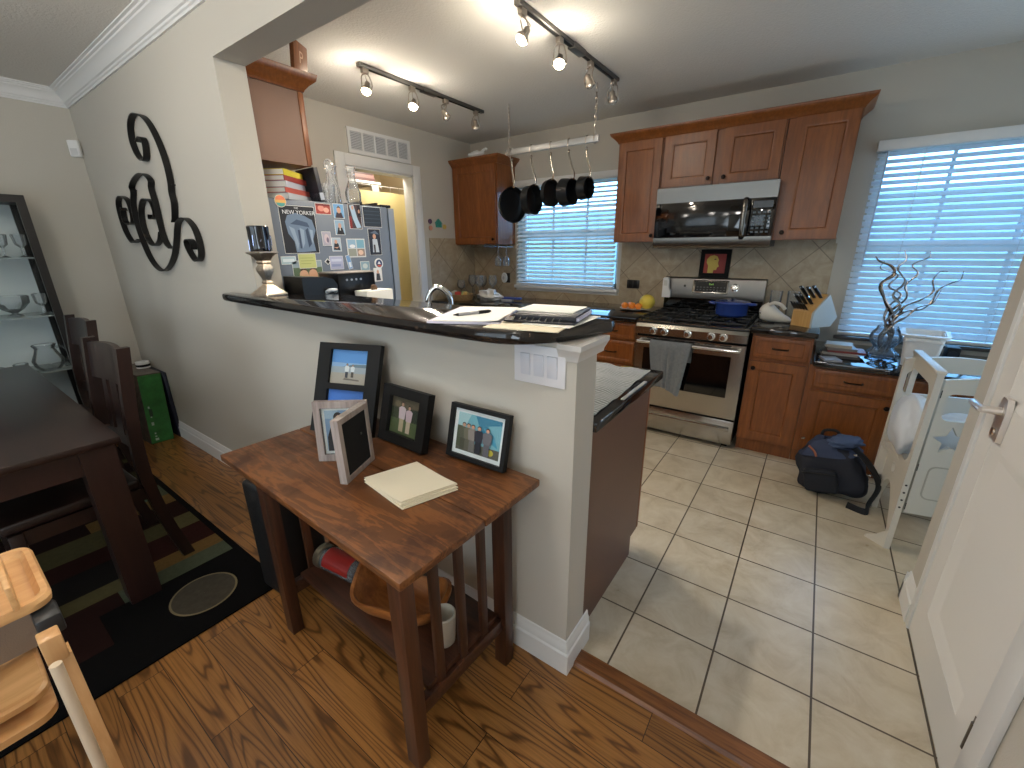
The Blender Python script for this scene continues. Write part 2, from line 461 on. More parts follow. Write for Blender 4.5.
def picture(name, w, h, M, shapes, parent, lift=0.00025, world=True):
    """a printed picture: flat inked shapes (colour, polygon in 0..1) on the local XY plane of M, first shape lowest"""
    mb = MB(); mb.M = M; mats = []; idx = {}
    for k, (c, poly) in enumerate(shapes):
        m = flat(c)
        if m not in idx: idx[m] = len(mats); mats.append(m)
        mb.mi = idx[m]
        poly = [(min(1, max(0, u)), min(1, max(0, v))) for u, v in poly]
        mb._f([mb._v(((u - 0.5) * w, (v - 0.5) * h, k * lift)) for u, v in poly])
    bm = mb.bm
    me = bpy.data.meshes.new(name)
    if parent is not None and world:
        chain = Matrix.Identity(4); root = parent
        while root is not None: chain = root.matrix_basis @ chain; root = root.parent
        bm.transform(chain.inverted())
    bm.to_mesh(me); bm.free()
    for m in mats: me.materials.append(m)
    o = bpy.data.objects.new(name, me); COL.objects.link(o)
    if parent is not None: o.parent = parent
    return o
def lettering(text, size, M, m, parent, name='lettering', shear=0.0):
    cu = bpy.data.curves.new(name, 'FONT'); cu.body = text; cu.size = size; cu.align_x = 'CENTER'; cu.align_y = 'CENTER'; cu.extrude = 0.0002; cu.shear = shear
    t = bpy.data.objects.new(name, cu); COL.objects.link(t)
    dg = bpy.context.evaluated_depsgraph_get(); dg.update()
    me = bpy.data.meshes.new_from_object(t.evaluated_get(dg)); me.name = name
    bpy.data.objects.remove(t); bpy.data.curves.remove(cu)
    me.materials.clear(); me.materials.append(m)
    o = bpy.data.objects.new(name, me); COL.objects.link(o)
    chain = Matrix.Identity(4); root = parent
    while root is not None: chain = root.matrix_basis @ chain; root = root.parent
    if parent is not None: o.parent = parent
    o.matrix_basis = chain.inverted() @ M
    return o
def person(cx, base, h, shirt, legs, skin=(196, 150, 124), hair=(40, 28, 22)):
    """small printed figure: shapes for picture()"""
    return [(legs, rect(cx - 0.09 * h, base, cx + 0.09 * h, base + 0.5 * h)),
            (shirt, [(cx - 0.12 * h, base + 0.42 * h), (cx + 0.12 * h, base + 0.42 * h), (cx + 0.15 * h, base + 0.78 * h), (cx + 0.06 * h, base + 0.84 * h), (cx - 0.06 * h, base + 0.84 * h), (cx - 0.15 * h, base + 0.78 * h)]),
            (hair, ell(cx, base + 0.93 * h, 0.065 * h, 0.08 * h, 10)), (skin, ell(cx, base + 0.91 * h, 0.055 * h, 0.065 * h, 10))]
# ------------------------------------------------------------------ the setting
XL, Y1, Y1B, XJ, ZH, ZC, YB, XK, XD = -4.61, 1.024, 1.155, -2.285, 2.245, 2.53, 3.98, -3.35, 0.535
HWX, HWZ = -0.505, 1.198
def B(*a, **k): return MB().box(*a, **k)
struct('floor', B(XL - 0.14, 0.70, -3.14, 1.09, -0.1, 0.0), plank_floor())
struct('floor_kitchen', B(-4.6, 2.1, 1.09, YB + 0.14, -0.1, 0.0), tile_floor())
struct('trim_threshold', MB().prism([(1.058, 0.0), (1.066, 0.012), (1.125, 0.012), (1.133, 0.0)], 'x', HWX, XD), wood('threshold_oak', (96, 56, 26), (134, 86, 44), axis=0, scale=20))
struct('ceiling', B(XL - 0.14, 2.14, -3.14, YB + 0.14, ZC, ZC + 0.1), CEIL)
w = MB().box(XL, XJ, Y1, Y1B, 0, ZC).box(XJ, XD, Y1, Y1B, ZH, ZC).box(XJ, HWX, Y1, Y1B, 0, HWZ)
struct('wall_pass_through', w, WALL)
struct('wall_left', B(XL - 0.14, XL, -3.14, Y1B, 0, ZC), WALL)
w = MB().box(XL, XD, -3.14, -3.0, 0, 0.5).box(XL, XD, -3.14, -3.0, 2.35, ZC).box(XL, -3.55, -3.14, -3.0, 0.5, 2.35).box(-0.45, XD, -3.14, -3.0, 0.5, 2.35)
struct('wall_front', w, WALL)
w = MB().box(XD, XD + 0.13, -3.14, 1.27, 0, ZC).box(XD, XD + 0.13, 1.95, 2.135, 0, ZC).box(XD, XD + 0.13, 1.27, 1.95, 2.05, ZC)
struct('wall_right', w, WALL)
struct('wall_hall', B(XD + 0.13, 2.14, 2.02, 2.135, 0, ZC), WALL)
struct('wall_kitchen_right', B(2.0, 2.14, 2.15, YB, 0, ZC), WALL)
# kitchen window wall with two openings
W1 = (-2.72, -1.58, 1.06, 2.09); W2 = (0.20, 1.72, 0.80, 2.08)
w = MB()
w.box(XL, W1[0], YB, YB + 0.14, 0, ZC).box(W1[0], W1[1], YB, YB + 0.14, 0, W1[2]).box(W1[0], W1[1], YB, YB + 0.14, W1[3], ZC)
w.box(W1[1], W2[0], YB, YB + 0.14, 0, ZC).box(W2[0], W2[1], YB, YB + 0.14, 0, W2[2]).box(W2[0], W2[1], YB, YB + 0.14, W2[3], ZC).box(W2[1], 2.14, YB, YB + 0.14, 0, ZC)
struct('wall_back', w, WALL)
# kitchen left wall with the pantry doorway
DY0, DY1, DZ = 2.36, 3.10, 2.115
w = MB().box(XK - 0.12, XK, Y1B, DY0, 0, ZC).box(XK - 0.12, XK, DY1, YB, 0, ZC).box(XK - 0.12, XK, DY0, DY1, DZ, ZC)
struct('wall_kitchen_left', w, WALL)
w = MB().box(-4.55, -4.45, Y1B, YB, 0, ZC).box(-4.45, XK - 0.12, 1.9, 2.0, 0, ZC).box(-4.45, XK - 0.12, 3.6, 3.7, 0, ZC)
struct('wall_pantry', w, P('pantry_paint', (196, 178, 146), 0.85))
# windows (frame, muntins, glass), one structure each
def window(n, x0, x1, z0, z1, cols):
    f = 0.045; y = YB + 0.07
    m = MB().box(x0, x0 + f, y, y + 0.05, z0, z1).box(x1 - f, x1, y, y + 0.05, z0, z1).box(x0, x1, y, y + 0.05, z0, z0 + f).box(x0, x1, y, y + 0.05, z1 - f, z1)
    zm = (z0 + z1) / 2
    m.box(x0 + f, x1 - f, y, y + 0.05, zm - 0.03, zm + 0.03)
    for i in range(1, cols):
        x = x0 + (x1 - x0) * i / cols
        m.box(x - 0.01, x + 0.01, y + 0.02, y + 0.035, z0 + f, z1 - f)
    for zz in ((z0 + zm) / 2, (z1 + zm) / 2): m.box(x0 + f, x1 - f, y + 0.02, y + 0.035, zz - 0.01, zz + 0.01)
    wd = struct('window_%d' % n, m, TRIM)
    g = MB().box(x0 + f, x1 - f, y + 0.022, y + 0.028, z0 + f, z1 - f).build('window_glass', TGLASS, wd)
window(1, *W1, 3); window(2, *W2, 4)
struct('window_1_sill', MB().box(W1[0] - 0.03, W1[1] + 0.03, YB - 0.05, YB + 0.07, 1.028, 1.06, bev=0.004).box(W1[0] - 0.015, W1[1] + 0.015, YB - 0.012, YB, 1.0, 1.028), TRIM)
struct('window_2_sill', MB().box(W2[0] - 0.03, W2[1] + 0.03, YB - 0.02, YB + 0.07, 0.775, 0.80, bev=0.004), P('stone_sill', (96, 92, 90), 0.4))
# outside ground and neighbouring wall that the windows look at
struct('ground_outside', B(-12, 12, YB + 0.2, 16, -0.6, -0.5), P('outside_lawn', (120, 132, 104), 0.9))
struct('wall_outside', B(-9, 9, 9.0, 9.2, -0.5, 2.2), P('outside_fence', (150, 152, 156), 0.9))
struct('window_4', MB().box(XD - 0.02, XD + 0.001, -2.65, -2.6, 0.55, 2.35).box(XD - 0.02, XD + 0.001, -0.9, -0.85, 0.55, 2.35).box(XD - 0.02, XD + 0.001, -2.6, -0.9, 0.55, 0.6).box(XD - 0.02, XD + 0.001, -2.6, -0.9, 2.3, 2.35), TRIM)  # unseen frame added on the solid wall for the side fill
struct('window_3_curtain', MB().box(-3.55, -0.45, -3.135, -3.125, 0.5, 2.35), translucent('sky_blocker', (226, 226, 222), 0.15))  # unseen slab added to hold back sky light at the opening
struct('window_3', MB().box(-3.55, -0.45, -3.09, -3.05, 0.5, 0.55).box(-3.55, -0.45, -3.09, -3.05, 2.3, 2.35).box(-3.55, -3.5, -3.09, -3.05, 0.5, 2.35).box(-0.5, -0.45, -3.09, -3.05, 0.5, 2.35).box(-2.03, -1.97, -3.09, -3.05, 0.5, 2.35), TRIM)  # unseen frame added as a source for the dining fill

# crown moulding (dining side) and baseboards
def crown_profile(): return [(0, -0.100), (0.010, -0.100), (0.012, -0.090), (0.018, -0.086), (0.020, -0.078), (0.028, -0.074), (0.036, -0.052), (0.050, -0.034), (0.064, -0.026), (0.066, -0.018), (0.076, -0.015), (0.078, -0.008), (0.090, -0.006), (0.090, 0), (0, 0)]
struct('trim_crown_pass_through', MB().prism([(Y1 - a, ZC + b) for a, b in crown_profile()], 'x', XL, XD), TRIM)
struct('trim_crown_left', MB().prism([(XL + a, ZC + b) for a, b in crown_profile()], 'y', -3.0, Y1), TRIM)
def base_profile(): return [(0, 0), (0.016, 0), (0.016, 0.085), (0.011, 0.092), (0.011, 0.108), (0.006, 0.118), (0.004, 0.135), (0, 0.138)]
struct('baseboard_pass_through', MB().loft([[(px + ox * a, py + oy * a, b) for a, b in base_profile()] for px, py, ox, oy in ((XL, Y1, 0, -1), (HWX, Y1, 1, -1), (HWX, 1.19, 1, 0))], True, True), TRIM)
struct('baseboard_left', MB().prism([(XL + a, b) for a, b in base_profile()], 'y', -3.0, Y1), TRIM)
struct('baseboard_right', MB().prism([(XD - a, b) for a, b in base_profile()], 'y', 1.985, 2.151).prism([(2.135 + a, b) for a, b in base_profile()], 'x', XD - 0.016, 0.80), TRIM)
# cap moulding under the bar on the end of the half wall
cm = MB()
for ring in ((0.0, 1.115), (0.006, 1.12), (0.010, 1.135), (0.022, 1.165), (0.028, 1.172), (0.028, 1.198)): pass
rings = [[(HWX - 0.055, Y1 - a, z), (HWX + a, Y1 - a, z), (HWX + a, 1.19 + a * 0.4, z), (HWX - 0.055, 1.19, z)] for a, z in ((0.001, 1.146), (0.005, 1.148), (0.007, 1.158), (0.017, 1.178), (0.020, 1.182), (0.020, 1.1975))]
cm.loft(rings, True, True)
struct('trim_half_wall_cap', cm, P('wall_cap_paint', (206, 203, 198), 0.6))

# pantry doorway casing, vent grille
def casing(y0, y1, z1, x, wdt=0.09, th=0.018):
    return MB().box(x, x + th, y0 - wdt, y0, 0, z1 + wdt, bev=0.003).box(x, x + th, y1, y1 + wdt, 0, z1 + wdt, bev=0.003).box(x, x + th, y0, y1, z1, z1 + wdt, bev=0.003).box(x - 0.12, x, y0 - 0.001, y0 + 0.014, 0, z1).box(x - 0.12, x, y1 - 0.014, y1 + 0.001, 0, z1).box(x - 0.12, x, y0, y1, z1 - 0.014, z1)
struct('trim_pantry_casing', casing(DY0, DY1, DZ, XK), TRIM)
v = thing('vent_grille', 'white slotted air vent grille on the wall above the pantry doorway', 'vent', (XK, 2.75, 2.215))
fr = MB().prism([(2.414, 2.213), (3.085, 2.213), (3.085, 2.405), (2.414, 2.405)], 'x', XK, XK + 0.014,
    holes=[[(2.44 + i * 0.126, 2.243), (2.44 + i * 0.126 + 0.108, 2.243), (2.44 + i * 0.126 + 0.108, 2.378), (2.44 + i * 0.126, 2.378)] for i in range(5)])
fr.build('frame', TRIM, v)
lv = MB()
for i in range(5):
    y0 = 2.44 + i * 0.126
    for k in range(11):
        z = 2.246 + k * 0.0122
        lv.box(XK + 0.001, XK + 0.009, y0, y0 + 0.108, z, z + 0.0075)
lv.build('slats', P('vent_slats', (206, 208, 210), 0.5), v)
MB().box(XK - 0.0005, XK + 0.0008, 2.43, 3.06, 2.24, 2.38).build('backing', P('vent_dark', (120, 122, 124), 0.8), v)

# ------------------------------------------------------------------ door on the right
struct('trim_door_casing', MB().box(XD - 0.013, XD, 1.95, 1.985, 0, 2.13, bev=0.003).box(XD - 0.018, XD, 1.205, 1.29, 0, 2.13, bev=0.004).box(XD - 0.018, XD, 1.29, 1.95, 2.05, 2.13, bev=0.004), TRIM)
door = MB()
py0, py1 = 1.293, 1.947
panels = [(0.18, 0.86), (0.99, 1.93)]
ax, bx = py0 + 0.115, py1 - 0.115
def hole(z0, z1): return [(ax, z0), (bx, z0), (bx, z1), (ax, z1)]
door.prism(rect(py0, 0.008, py1, 2.045), 'x', XD - 0.006, XD + 0.034, holes=[hole(*p) for p in panels])
d1 = struct('door_1', door, DOORW)
for z0, z1 in panels:
    pm = MB()
    def rr(i, x): return [(x, ax + i, z0 + i), (x, bx - i, z0 + i), (x, bx - i, z1 - i), (x, ax + i, z1 - i)]
    pm.loft([rr(-0.002, XD - 0.0058), rr(0.004, XD - 0.004), rr(0.036, XD + 0.010), rr(0.042, XD + 0.011)], True, False)
    pm.loft([rr(0.040, XD + 0.0108), rr(0.041, XD + 0.018)], True, True)
    pm.build("panel", DOORW, d1)
hz = (1.795, 0.953)
hd = MB()
hd.prism([(hz[0] - 0.032 + 0.0, hz[1] - 0.07), (hz[0] + 0.03, hz[1] - 0.07), (hz[0] + 0.034, hz[1] + 0.03), (hz[0] + 0.02, hz[1] + 0.062), (hz[0] - 0.02, hz[1] + 0.062), (hz[0] - 0.034, hz[1] + 0.03)], 'x', XD - 0.020, XD - 0.006)
hd.cyl((XD - 0.018, hz[0], hz[1] + 0.02), (XD - 0.062, hz[0], hz[1] + 0.02), 0.013, 0.011)
hd.tube(smoothpath([(XD - 0.060, hz[0] - 0.008, hz[1] + 0.02), (XD - 0.066, hz[0] + 0.03, hz[1] + 0.022), (XD - 0.064, hz[0] + 0.07, hz[1] + 0.020), (XD - 0.06, hz[0] + 0.10, hz[1] + 0.016)], 5), [0.012] * 9 + [0.011] * 4 + [0.009] * 3, 12, flat=0.8)
h = hd.build('door_handle', P('pearl_nickel', (226, 220, 214), 0.35, 0.85), d1)
MB().cyl((XD - 0.021, hz[0], hz[1] - 0.045), (XD - 0.026, hz[0], hz[1] - 0.045), 0.012).build('thumb_turn', NICKEL, h)
def hinge(z): MB().cyl((XD - 0.013, 1.291, z - 0.045), (XD - 0.013, 1.291, z + 0.045), 0.008).box(XD - 0.0075, XD - 0.005, 1.291, 1.32, z - 0.045, z + 0.045).build('hinge', P('worn_hinge', (108, 100, 92), 0.35, 0.9), d1)
hinge(0.24); hinge(1.05)
# ------------------------------------------------------------------ kitchen cabinets
YF = 3.27      # face of the base cabinets
YU = 3.65      # door face of the wall cabinets
def panel_door(x0, x1, z0, z1, yf, name, parent, m=None, th=0.02, rail=0.055):
    """raised frame-and-panel door or drawer front facing -Y"""
    m = m or CAB
    fr = MB()
    fr.prism(rect(x0, z0, x1, z1), 'y', yf, yf + th, holes=[rect(x0 + rail, z0 + rail, x1 - rail, z1 - rail)])
    def rr(i, y): return [(x0 + rail + i, y, z0 + rail + i), (x1 - rail - i, y, z0 + rail + i), (x1 - rail - i, y, z1 - rail - i), (x0 + rail + i, y, z1 - rail - i)]
    fr.loft([rr(-0.003, yf + 0.0), rr(0.004, yf + 0.003), rr(0.008, yf + 0.003), rr(0.014, yf + 0.012), rr(0.015, yf + 0.016)], True, False)
    fr.loft([rr(0.0, yf + 0.0115), rr(0.0, yf + 0.016)], True, True)
    o = fr.build(name, m, parent)
    return o
def slab_front(x0, x1, z0, z1, yf, parent, pull=True):
    mb = MB()
    def rr(i, y): return [(x0 + i, y, z0 + i), (x1 - i, y, z0 + i), (x1 - i, y, z1 - i), (x0 + i, y, z1 - i)]
    mb.loft([rr(0, yf + 0.02), rr(0, yf + 0.006), rr(0.006, yf + 0.001), rr(0.014, yf), rr(0.03, yf), rr(0.034, yf + 0.003), rr(0.04, yf + 0.003)], True, True)
    d = mb.build('drawer', CAB, parent)
    if pull:
        c = (x0 + x1) / 2; z = (z0 + z1) / 2
        MB().tube(smoothpath([(c - 0.045, yf + 0.002, z), (c - 0.04, yf - 0.022, z), (c, yf - 0.028, z), (c + 0.04, yf - 0.022, z), (c + 0.045, yf + 0.002, z)], 4), 0.005, 8).build('drawer_pull', BRONZE, d)
    return d
def knob(x, z, yf, parent):
    m = MB(); m.M = TR((x, yf, z), rx=PI / 2)
    m.lathe([(0.004, 0), (0.006, 0.002), (0.005, 0.012), (0.012, 0.018), (0.015, 0.024), (0.012, 0.030), (0.004, 0.032)], n=14)
    return m.build('knob', BRONZE, parent)
ZU0, ZU1 = 1.485, 2.255
def wall_cab(x0, x1, z0, label, group=None):
    c = thing('wall_cabinet', label, 'cabinet', ((x0 + x1) / 2, YB, z0))
    MB().box(x0, x1, YU + 0.02, YB - 0.002, z0, ZU1).build('body', CAB, c)
    return c
c = wall_cab(-1.505, -1.142, ZU0, 'tall narrow wood wall cabinet between the sink window and the microwave')
d = panel_door(-1.498, -1.150, ZU0 + 0.008, ZU1 - 0.012, YU, 'door', c); knob(-1.175, ZU0 + 0.05, YU, d)
c = wall_cab(-1.138, -0.334, 1.876, 'short double-door wood wall cabinet directly above the microwave')
d = panel_door(-1.128, -0.765, 1.886, ZU1 - 0.012, YU, 'door', c); knob(-0.79, 1.925, YU, d)
d = panel_door(-0.712, -0.345, 1.886, ZU1 - 0.012, YU, 'door', c); knob(-0.685, 1.925, YU, d)
c = wall_cab(-0.330, 0.052, ZU0, 'tall wood wall cabinet between the microwave and the large window')
d = panel_door(-0.285, 0.046, ZU0 + 0.008, ZU1 - 0.012, YU, 'door', c); knob(-0.262, ZU0 + 0.05, YU, d)
def crown_cab(path, z0, z1, out, name, label):
    """crown along a path of (x,y) corners with outward offsets"""
    prof = [(0.0, 0.0), (0.008, 0.0), (0.012, 0.010), (0.030, 0.030), (out - 0.012, 0.046), (out - 0.006, 0.052), (out, z1 - z0 - 0.006), (out, z1 - z0), (0.0, z1 - z0)]
    rings = []
    for p, o in path:
        rings.append([(p[0] + o[0] * a, p[1] + o[1] * a, z0 + b) for a, b in prof])
    mb = MB().loft(rings, True, True)
    return tag(mb.build(name, CAB), label, 'crown moulding')
crown_cab([((-1.505, YB), (-1, 0)), ((-1.505, YU + 0.018), (-1, -1)), ((0.052, YU + 0.018), (1, -1)), ((0.052, YB), (1, 0))], ZU1 - 0.012, 2.315, 0.062, 'cabinet_crown', 'long wood crown moulding across the three cabinets around the microwave')
c = wall_cab(-3.345, -2.762, ZU0, 'wood corner wall cabinet left of the sink window above the wine glasses')
d = panel_door(-3.335, -2.775, ZU0 + 0.008, ZU1 - 0.012, YU, 'door', c); knob(-2.80, ZU0 + 0.05, YU, d)
crown_cab([((-3.348, YU + 0.018), (0, -1)), ((-2.762, YU + 0.018), (1, -1)), ((-2.762, YB), (1, 0))], ZU1 - 0.012, 2.315, 0.062, 'cabinet_crown', 'short wood crown moulding on the corner cabinet left of the window')
# cabinet above the refrigerator (its side faces the bar)
c = thing('wall_cabinet', 'wood wall cabinet above the refrigerator with a plain side panel', 'cabinet', (-2.8, Y1B, 1.878))
MB().box(-3.33, -2.352, Y1B + 0.002, 1.425, 1.878, 2.26).build('body', CAB, c)
MB().box(-2.352, -2.346, Y1B + 0.002, 1.425, 1.878, 2.26).build('side_panel', CABP, c)
MB().box(-3.33, -2.342, 1.425, 1.447, 1.878, 2.26, bev=0.003).build('face_frame', CAB, c)
for x0, x1 in ((-3.31, -2.85), (-2.84, -2.36)): MB().box(x0, x1, 1.447, 1.467, 1.89, 2.24, bev=0.004).build('door', CAB, c)
crown_cab([((-2.346, Y1B + 0.002), (1, 0)), ((-2.346, 1.45), (1, 1)), ((-3.33, 1.45), (0, 1))], 2.225, 2.305, 0.062, 'cabinet_crown', 'wood crown moulding on the cabinet above the refrigerator')
pq = thing('wood_plaque', 'square reddish wood plaque with a carved letter standing on the refrigerator cabinet', 'plaque', (-2.36, 1.43, 2.306))
PQ = TR((-2.335, 1.455, 2.372), ry=0.1, rz=0.55)
m = MB(); m.M = PQ; m.box(-0.011, 0.011, -0.065, 0.065, -0.066, 0.066, bev=0.003); m.build('board', CAB, pq)
lettering('P', 0.075, PQ @ TR((0.0115, 0, 0)) @ Matrix.Rotation(PI / 2, 4, 'Z') @ Matrix.Rotation(PI / 2, 4, 'X'), P('carved_letter', (206, 168, 140), 0.6), pq)

# base cabinets
def base_cab(x0, x1, ztop, label, kick=True):
    c = thing('base_cabinet', label, 'cabinet', ((x0 + x1) / 2, YB, 0))
    MB().box(x0, x1, YF + 0.02, YB - 0.002, 0.10, ztop).box(x0 + 0.001, x1 - 0.001, YF + 0.06, YB - 0.002, 0.0, 0.10).build('body', CAB, c)
    return c
c = base_cab(-0.298, 0.050, 0.884, 'wood base cabinet with one drawer right of the range')
slab_front(-0.285, 0.038, 0.715, 0.865, YF, c)
d = panel_door(-0.285, 0.038, 0.112, 0.69, YF, 'door', c); knob(-0.262, 0.645, YF, d)
c = base_cab(0.052, 1.25, 0.709, 'low wood cabinet under the large window behind the backpack')
slab_front(0.085, 0.50, 0.565, 0.69, YF, c); slab_front(0.53, 0.88, 0.565, 0.69, YF, c)
d = panel_door(0.085, 0.50, 0.112, 0.545, YF, 'door', c); knob(0.475, 0.50, YF, d)
d = panel_door(0.53, 0.88, 0.112, 0.545, YF, 'door', c); knob(0.555, 0.50, YF, d)
c = base_cab(-3.345, -1.108, 0.884, 'wood base cabinet run with drawers left of the range')
for z0, z1 in ((0.735, 0.865), (0.535, 0.715), (0.325, 0.515), (0.112, 0.305)): slab_front(-1.50, -1.115, z0, z1, YF, c)
for x0, x1 in ((-1.98, -1.53), (-2.45, -2.0), (-2.92, -2.47)):
    slab_front(x0, x1, 0.735, 0.865, YF, c)
    panel_door(x0, x1, 0.112, 0.715, YF, 'door', c)
c = thing('peninsula_cabinet', 'wood peninsula cabinet with a plain end panel behind the half wall', 'cabinet', (-1.4, 1.5, 0))
MB().box(-2.33, -0.542, Y1B + 0.04, 1.79, 0.10, 0.884).box(-2.33, -0.545, Y1B + 0.04, 1.72, 0.0, 0.10).build('body', CAB, c)
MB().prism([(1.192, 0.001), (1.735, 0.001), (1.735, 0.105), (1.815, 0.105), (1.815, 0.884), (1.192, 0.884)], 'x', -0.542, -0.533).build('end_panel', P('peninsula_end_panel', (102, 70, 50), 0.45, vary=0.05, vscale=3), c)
MB().box(-0.56, -0.531, 1.815, 1.835, 0.11, 0.878, bev=0.003).build('door', CAB, c)
m = MB(); m.M = TR((-0.575, 1.835, 0.32), rx=-PI / 2); m.lathe([(0.004, 0), (0.005, 0.012), (0.015, 0.02), (0.012, 0.03), (0.004, 0.032)], n=14); m.build('knob', BRONZE, c)
# worktops
tag(B(-3.348, -1.106, 3.235, YB - 0.001, 0.885, 0.921, bev=0.006).build('worktop', GRANITE), 'black granite worktop under the sink window left of the range', 'worktop')
tag(B(-0.312, 0.068, 3.235, YB - 0.001, 0.885, 0.921, bev=0.006).build('worktop', GRANITE), 'small black granite worktop right of the range under the knife block', 'worktop')
tag(B(0.070, 1.27, 3.235, YB - 0.001, 0.71, 0.744, bev=0.006).build('worktop', GRANITE), 'lower black granite worktop under the large window', 'worktop')
tag(B(-2.33, -0.492, Y1B + 0.001, 1.868, 0.885, 0.921, bev=0.006).build('worktop', GRANITE), 'black granite peninsula worktop behind the half wall', 'worktop')
outline = [(-2.565, 1.0235), (-2.55, 0.962)] + [tuple(p) for p in smoothpath([(-2.50, 0.953), (-1.95, 0.928), (-1.41, 0.906), (-1.07, 0.899), (-0.84, 0.893), (-0.70, 0.898), (-0.625, 0.926), (-0.565, 0.99), (-0.528, 1.08), (-0.505, 1.17), (-0.488, 1.225)], 5)] + [(-0.492, 1.25), (-0.51, 1.26), (-1.92, 1.26), (-2.06, 1.165), (-2.283, 1.165), (-2.283, 1.0235)]
bar = MB()
rings = []
cx, cy = -1.4, 1.06
def inset(poly, d):
    out = []; n = len(poly)
    for i in range(n):
        a, b, c_ = Vector(poly[i - 1]), Vector(poly[i]), Vector(poly[(i + 1) % n])
        t1, t2 = (b - a).normalized(), (c_ - b).normalized()
        n1, n2 = Vector((-t1.y, t1.x)), Vector((-t2.y, t2.x))
        nn = (n1 + n2)
        nn = nn.normalized() * d / max(0.35, math.sqrt((1 + t1.dot(t2)) / 2))
        out.append((b.x + nn.x, b.y + nn.y))
    return out
area2 = sum(outline[i - 1][0] * outline[i][1] - outline[i][0] * outline[i - 1][1] for i in range(len(outline)))
sg = 1 if area2 > 0 else -1
BZ = 1.238
for d_, z in ((0.010, BZ - 0.0395), (0.003, BZ - 0.036), (0.0, BZ - 0.028), (0.0, BZ - 0.012), (0.003, BZ - 0.004), (0.010, BZ)):
    rings.append([(x, y, z) for x, y in inset(outline, d_ * sg)])
bar.loft(rings, True, True)
tag(bar.build('bar_top', GRANITE), 'raised black granite bar top on the half wall', 'bar top')
# backsplash
sx = MB().box(-3.342, W1[0] - 0.035, YB - 0.008, YB - 0.0005, 0.921, 1.50).box(W1[0] - 0.035, W1[1] + 0.035, YB - 0.008, YB - 0.0005, 0.921, 1.0)
sx.box(W1[1] + 0.035, 0.062, YB - 0.008, YB - 0.0005, 0.921, 1.50).box(0.062, 0.074, YB - 0.012, YB - 0.0005, 0.921, 1.46)
struct('trim_backsplash', sx, splash_tile('backsplash_stone', 'XZ'))
struct('trim_backsplash_side', MB().box(XK + 0.0005, XK + 0.008, 3.265, YB, 0.921, 1.553), splash_tile('backsplash_stone_side', 'YZ'))

# ------------------------------------------------------------------ range
RX0, RX1 = -1.102, -0.320
r = thing('range', 'stainless gas range with a blue pot on the cooktop', 'range', ((RX0 + RX1) / 2, YB, 0))
MB().box(RX0 + 0.004, RX1 - 0.004, 3.285, 3.95, 0.03, 0.885).build('body', BLACKS, r)
MB().box(RX0 + 0.03, RX0 + 0.07, 3.30, 3.34, 0, 0.03).box(RX1 - 0.07, RX1 - 0.03, 3.30, 3.34, 0, 0.03).build('foot', BLACKS, r)
pn = MB().prism([(3.285, 0.795), (3.238, 0.805), (3.235, 0.862), (3.252, 0.885), (3.285, 0.888)], 'x', RX0, RX1)
pn = pn.build('control_panel', STEEL, r)
for x in (-0.960, -0.878, -0.712, -0.552, -0.472):
    k = MB(); k.M = TR((x, 3.236, 0.836), rx=PI / 2)
    k.lathe([(0.028, 0), (0.028, 0.006), (0.021, 0.008), (0.019, 0.030), (0.015, 0.034)], n=20).box(-0.003, 0.003, -0.018, 0.018, 0.030, 0.038)
    k.build('knob', CHROME, pn)
dr = MB().prism(rect(RX0 + 0.002, 0.237, RX1 - 0.002, 0.787), 'y', 3.245, 3.284, holes=[rect(-1.03, 0.395, -0.405, 0.70)])
dr = dr.build('oven_door', STEEL, r)
MB().box(-1.03, -0.405, 3.2475, 3.275, 0.395, 0.70).build('oven_window', BLACKG, dr)
hb = MB().tube([(RX0 + 0.03, 3.205, 0.752), (RX1 - 0.03, 3.205, 0.752)], 0.013, 14).box(RX0 + 0.03, RX0 + 0.055, 3.205, 3.246, 0.742, 0.762, bev=0.004).box(RX1 - 0.055, RX1 - 0.03, 3.205, 3.246, 0.742, 0.762, bev=0.004)
hb.build('oven_handle', CHROME, dr)
vs = MB()
for i in range(6): vs.box(RX0 + 0.09 + i * 0.105, RX0 + 0.165 + i * 0.105, 3.2435, 3.246, 0.772, 0.779)
vs.build('vent_slots', BLACKS, dr)
dw = MB().box(RX0 + 0.002, RX1 - 0.002, 3.245, 3.284, 0.035, 0.222, bev=0.004).build('warming_drawer', STEEL, r)
MB().prism([(3.245, 0.175), (3.222, 0.172), (3.218, 0.160), (3.222, 0.146), (3.245, 0.140)], 'x', RX0 + 0.03, RX1 - 0.03).build('drawer_handle', STEEL, dw)
MB().box(RX0, RX1, 3.25, 3.90, 0.886, 0.902, bev=0.004).build('cooktop', BLACKM, r)
MB().box(RX0, RX0 + 0.014, 3.25, 3.9, 0.9025, 0.909).box(RX1 - 0.014, RX1, 3.25, 3.9, 0.9025, 0.909).box(RX0 + 0.014, RX1 - 0.014, 3.25, 3.268, 0.9025, 0.907).build('cooktop_rim', STEEL, r)
for x, y, s in ((-0.95, 3.42, 0.045), (-0.95, 3.74, 0.035), (-0.711, 3.58, 0.05), (-0.47, 3.42, 0.05), (-0.47, 3.74, 0.035)):
    MB().lathe([(s, 0), (s, 0.010), (s * 0.8, 0.012), (s * 0.75, 0.020), (s * 0.3, 0.021)], (x, y, 0.902), 20).build('burner', IRON, r)
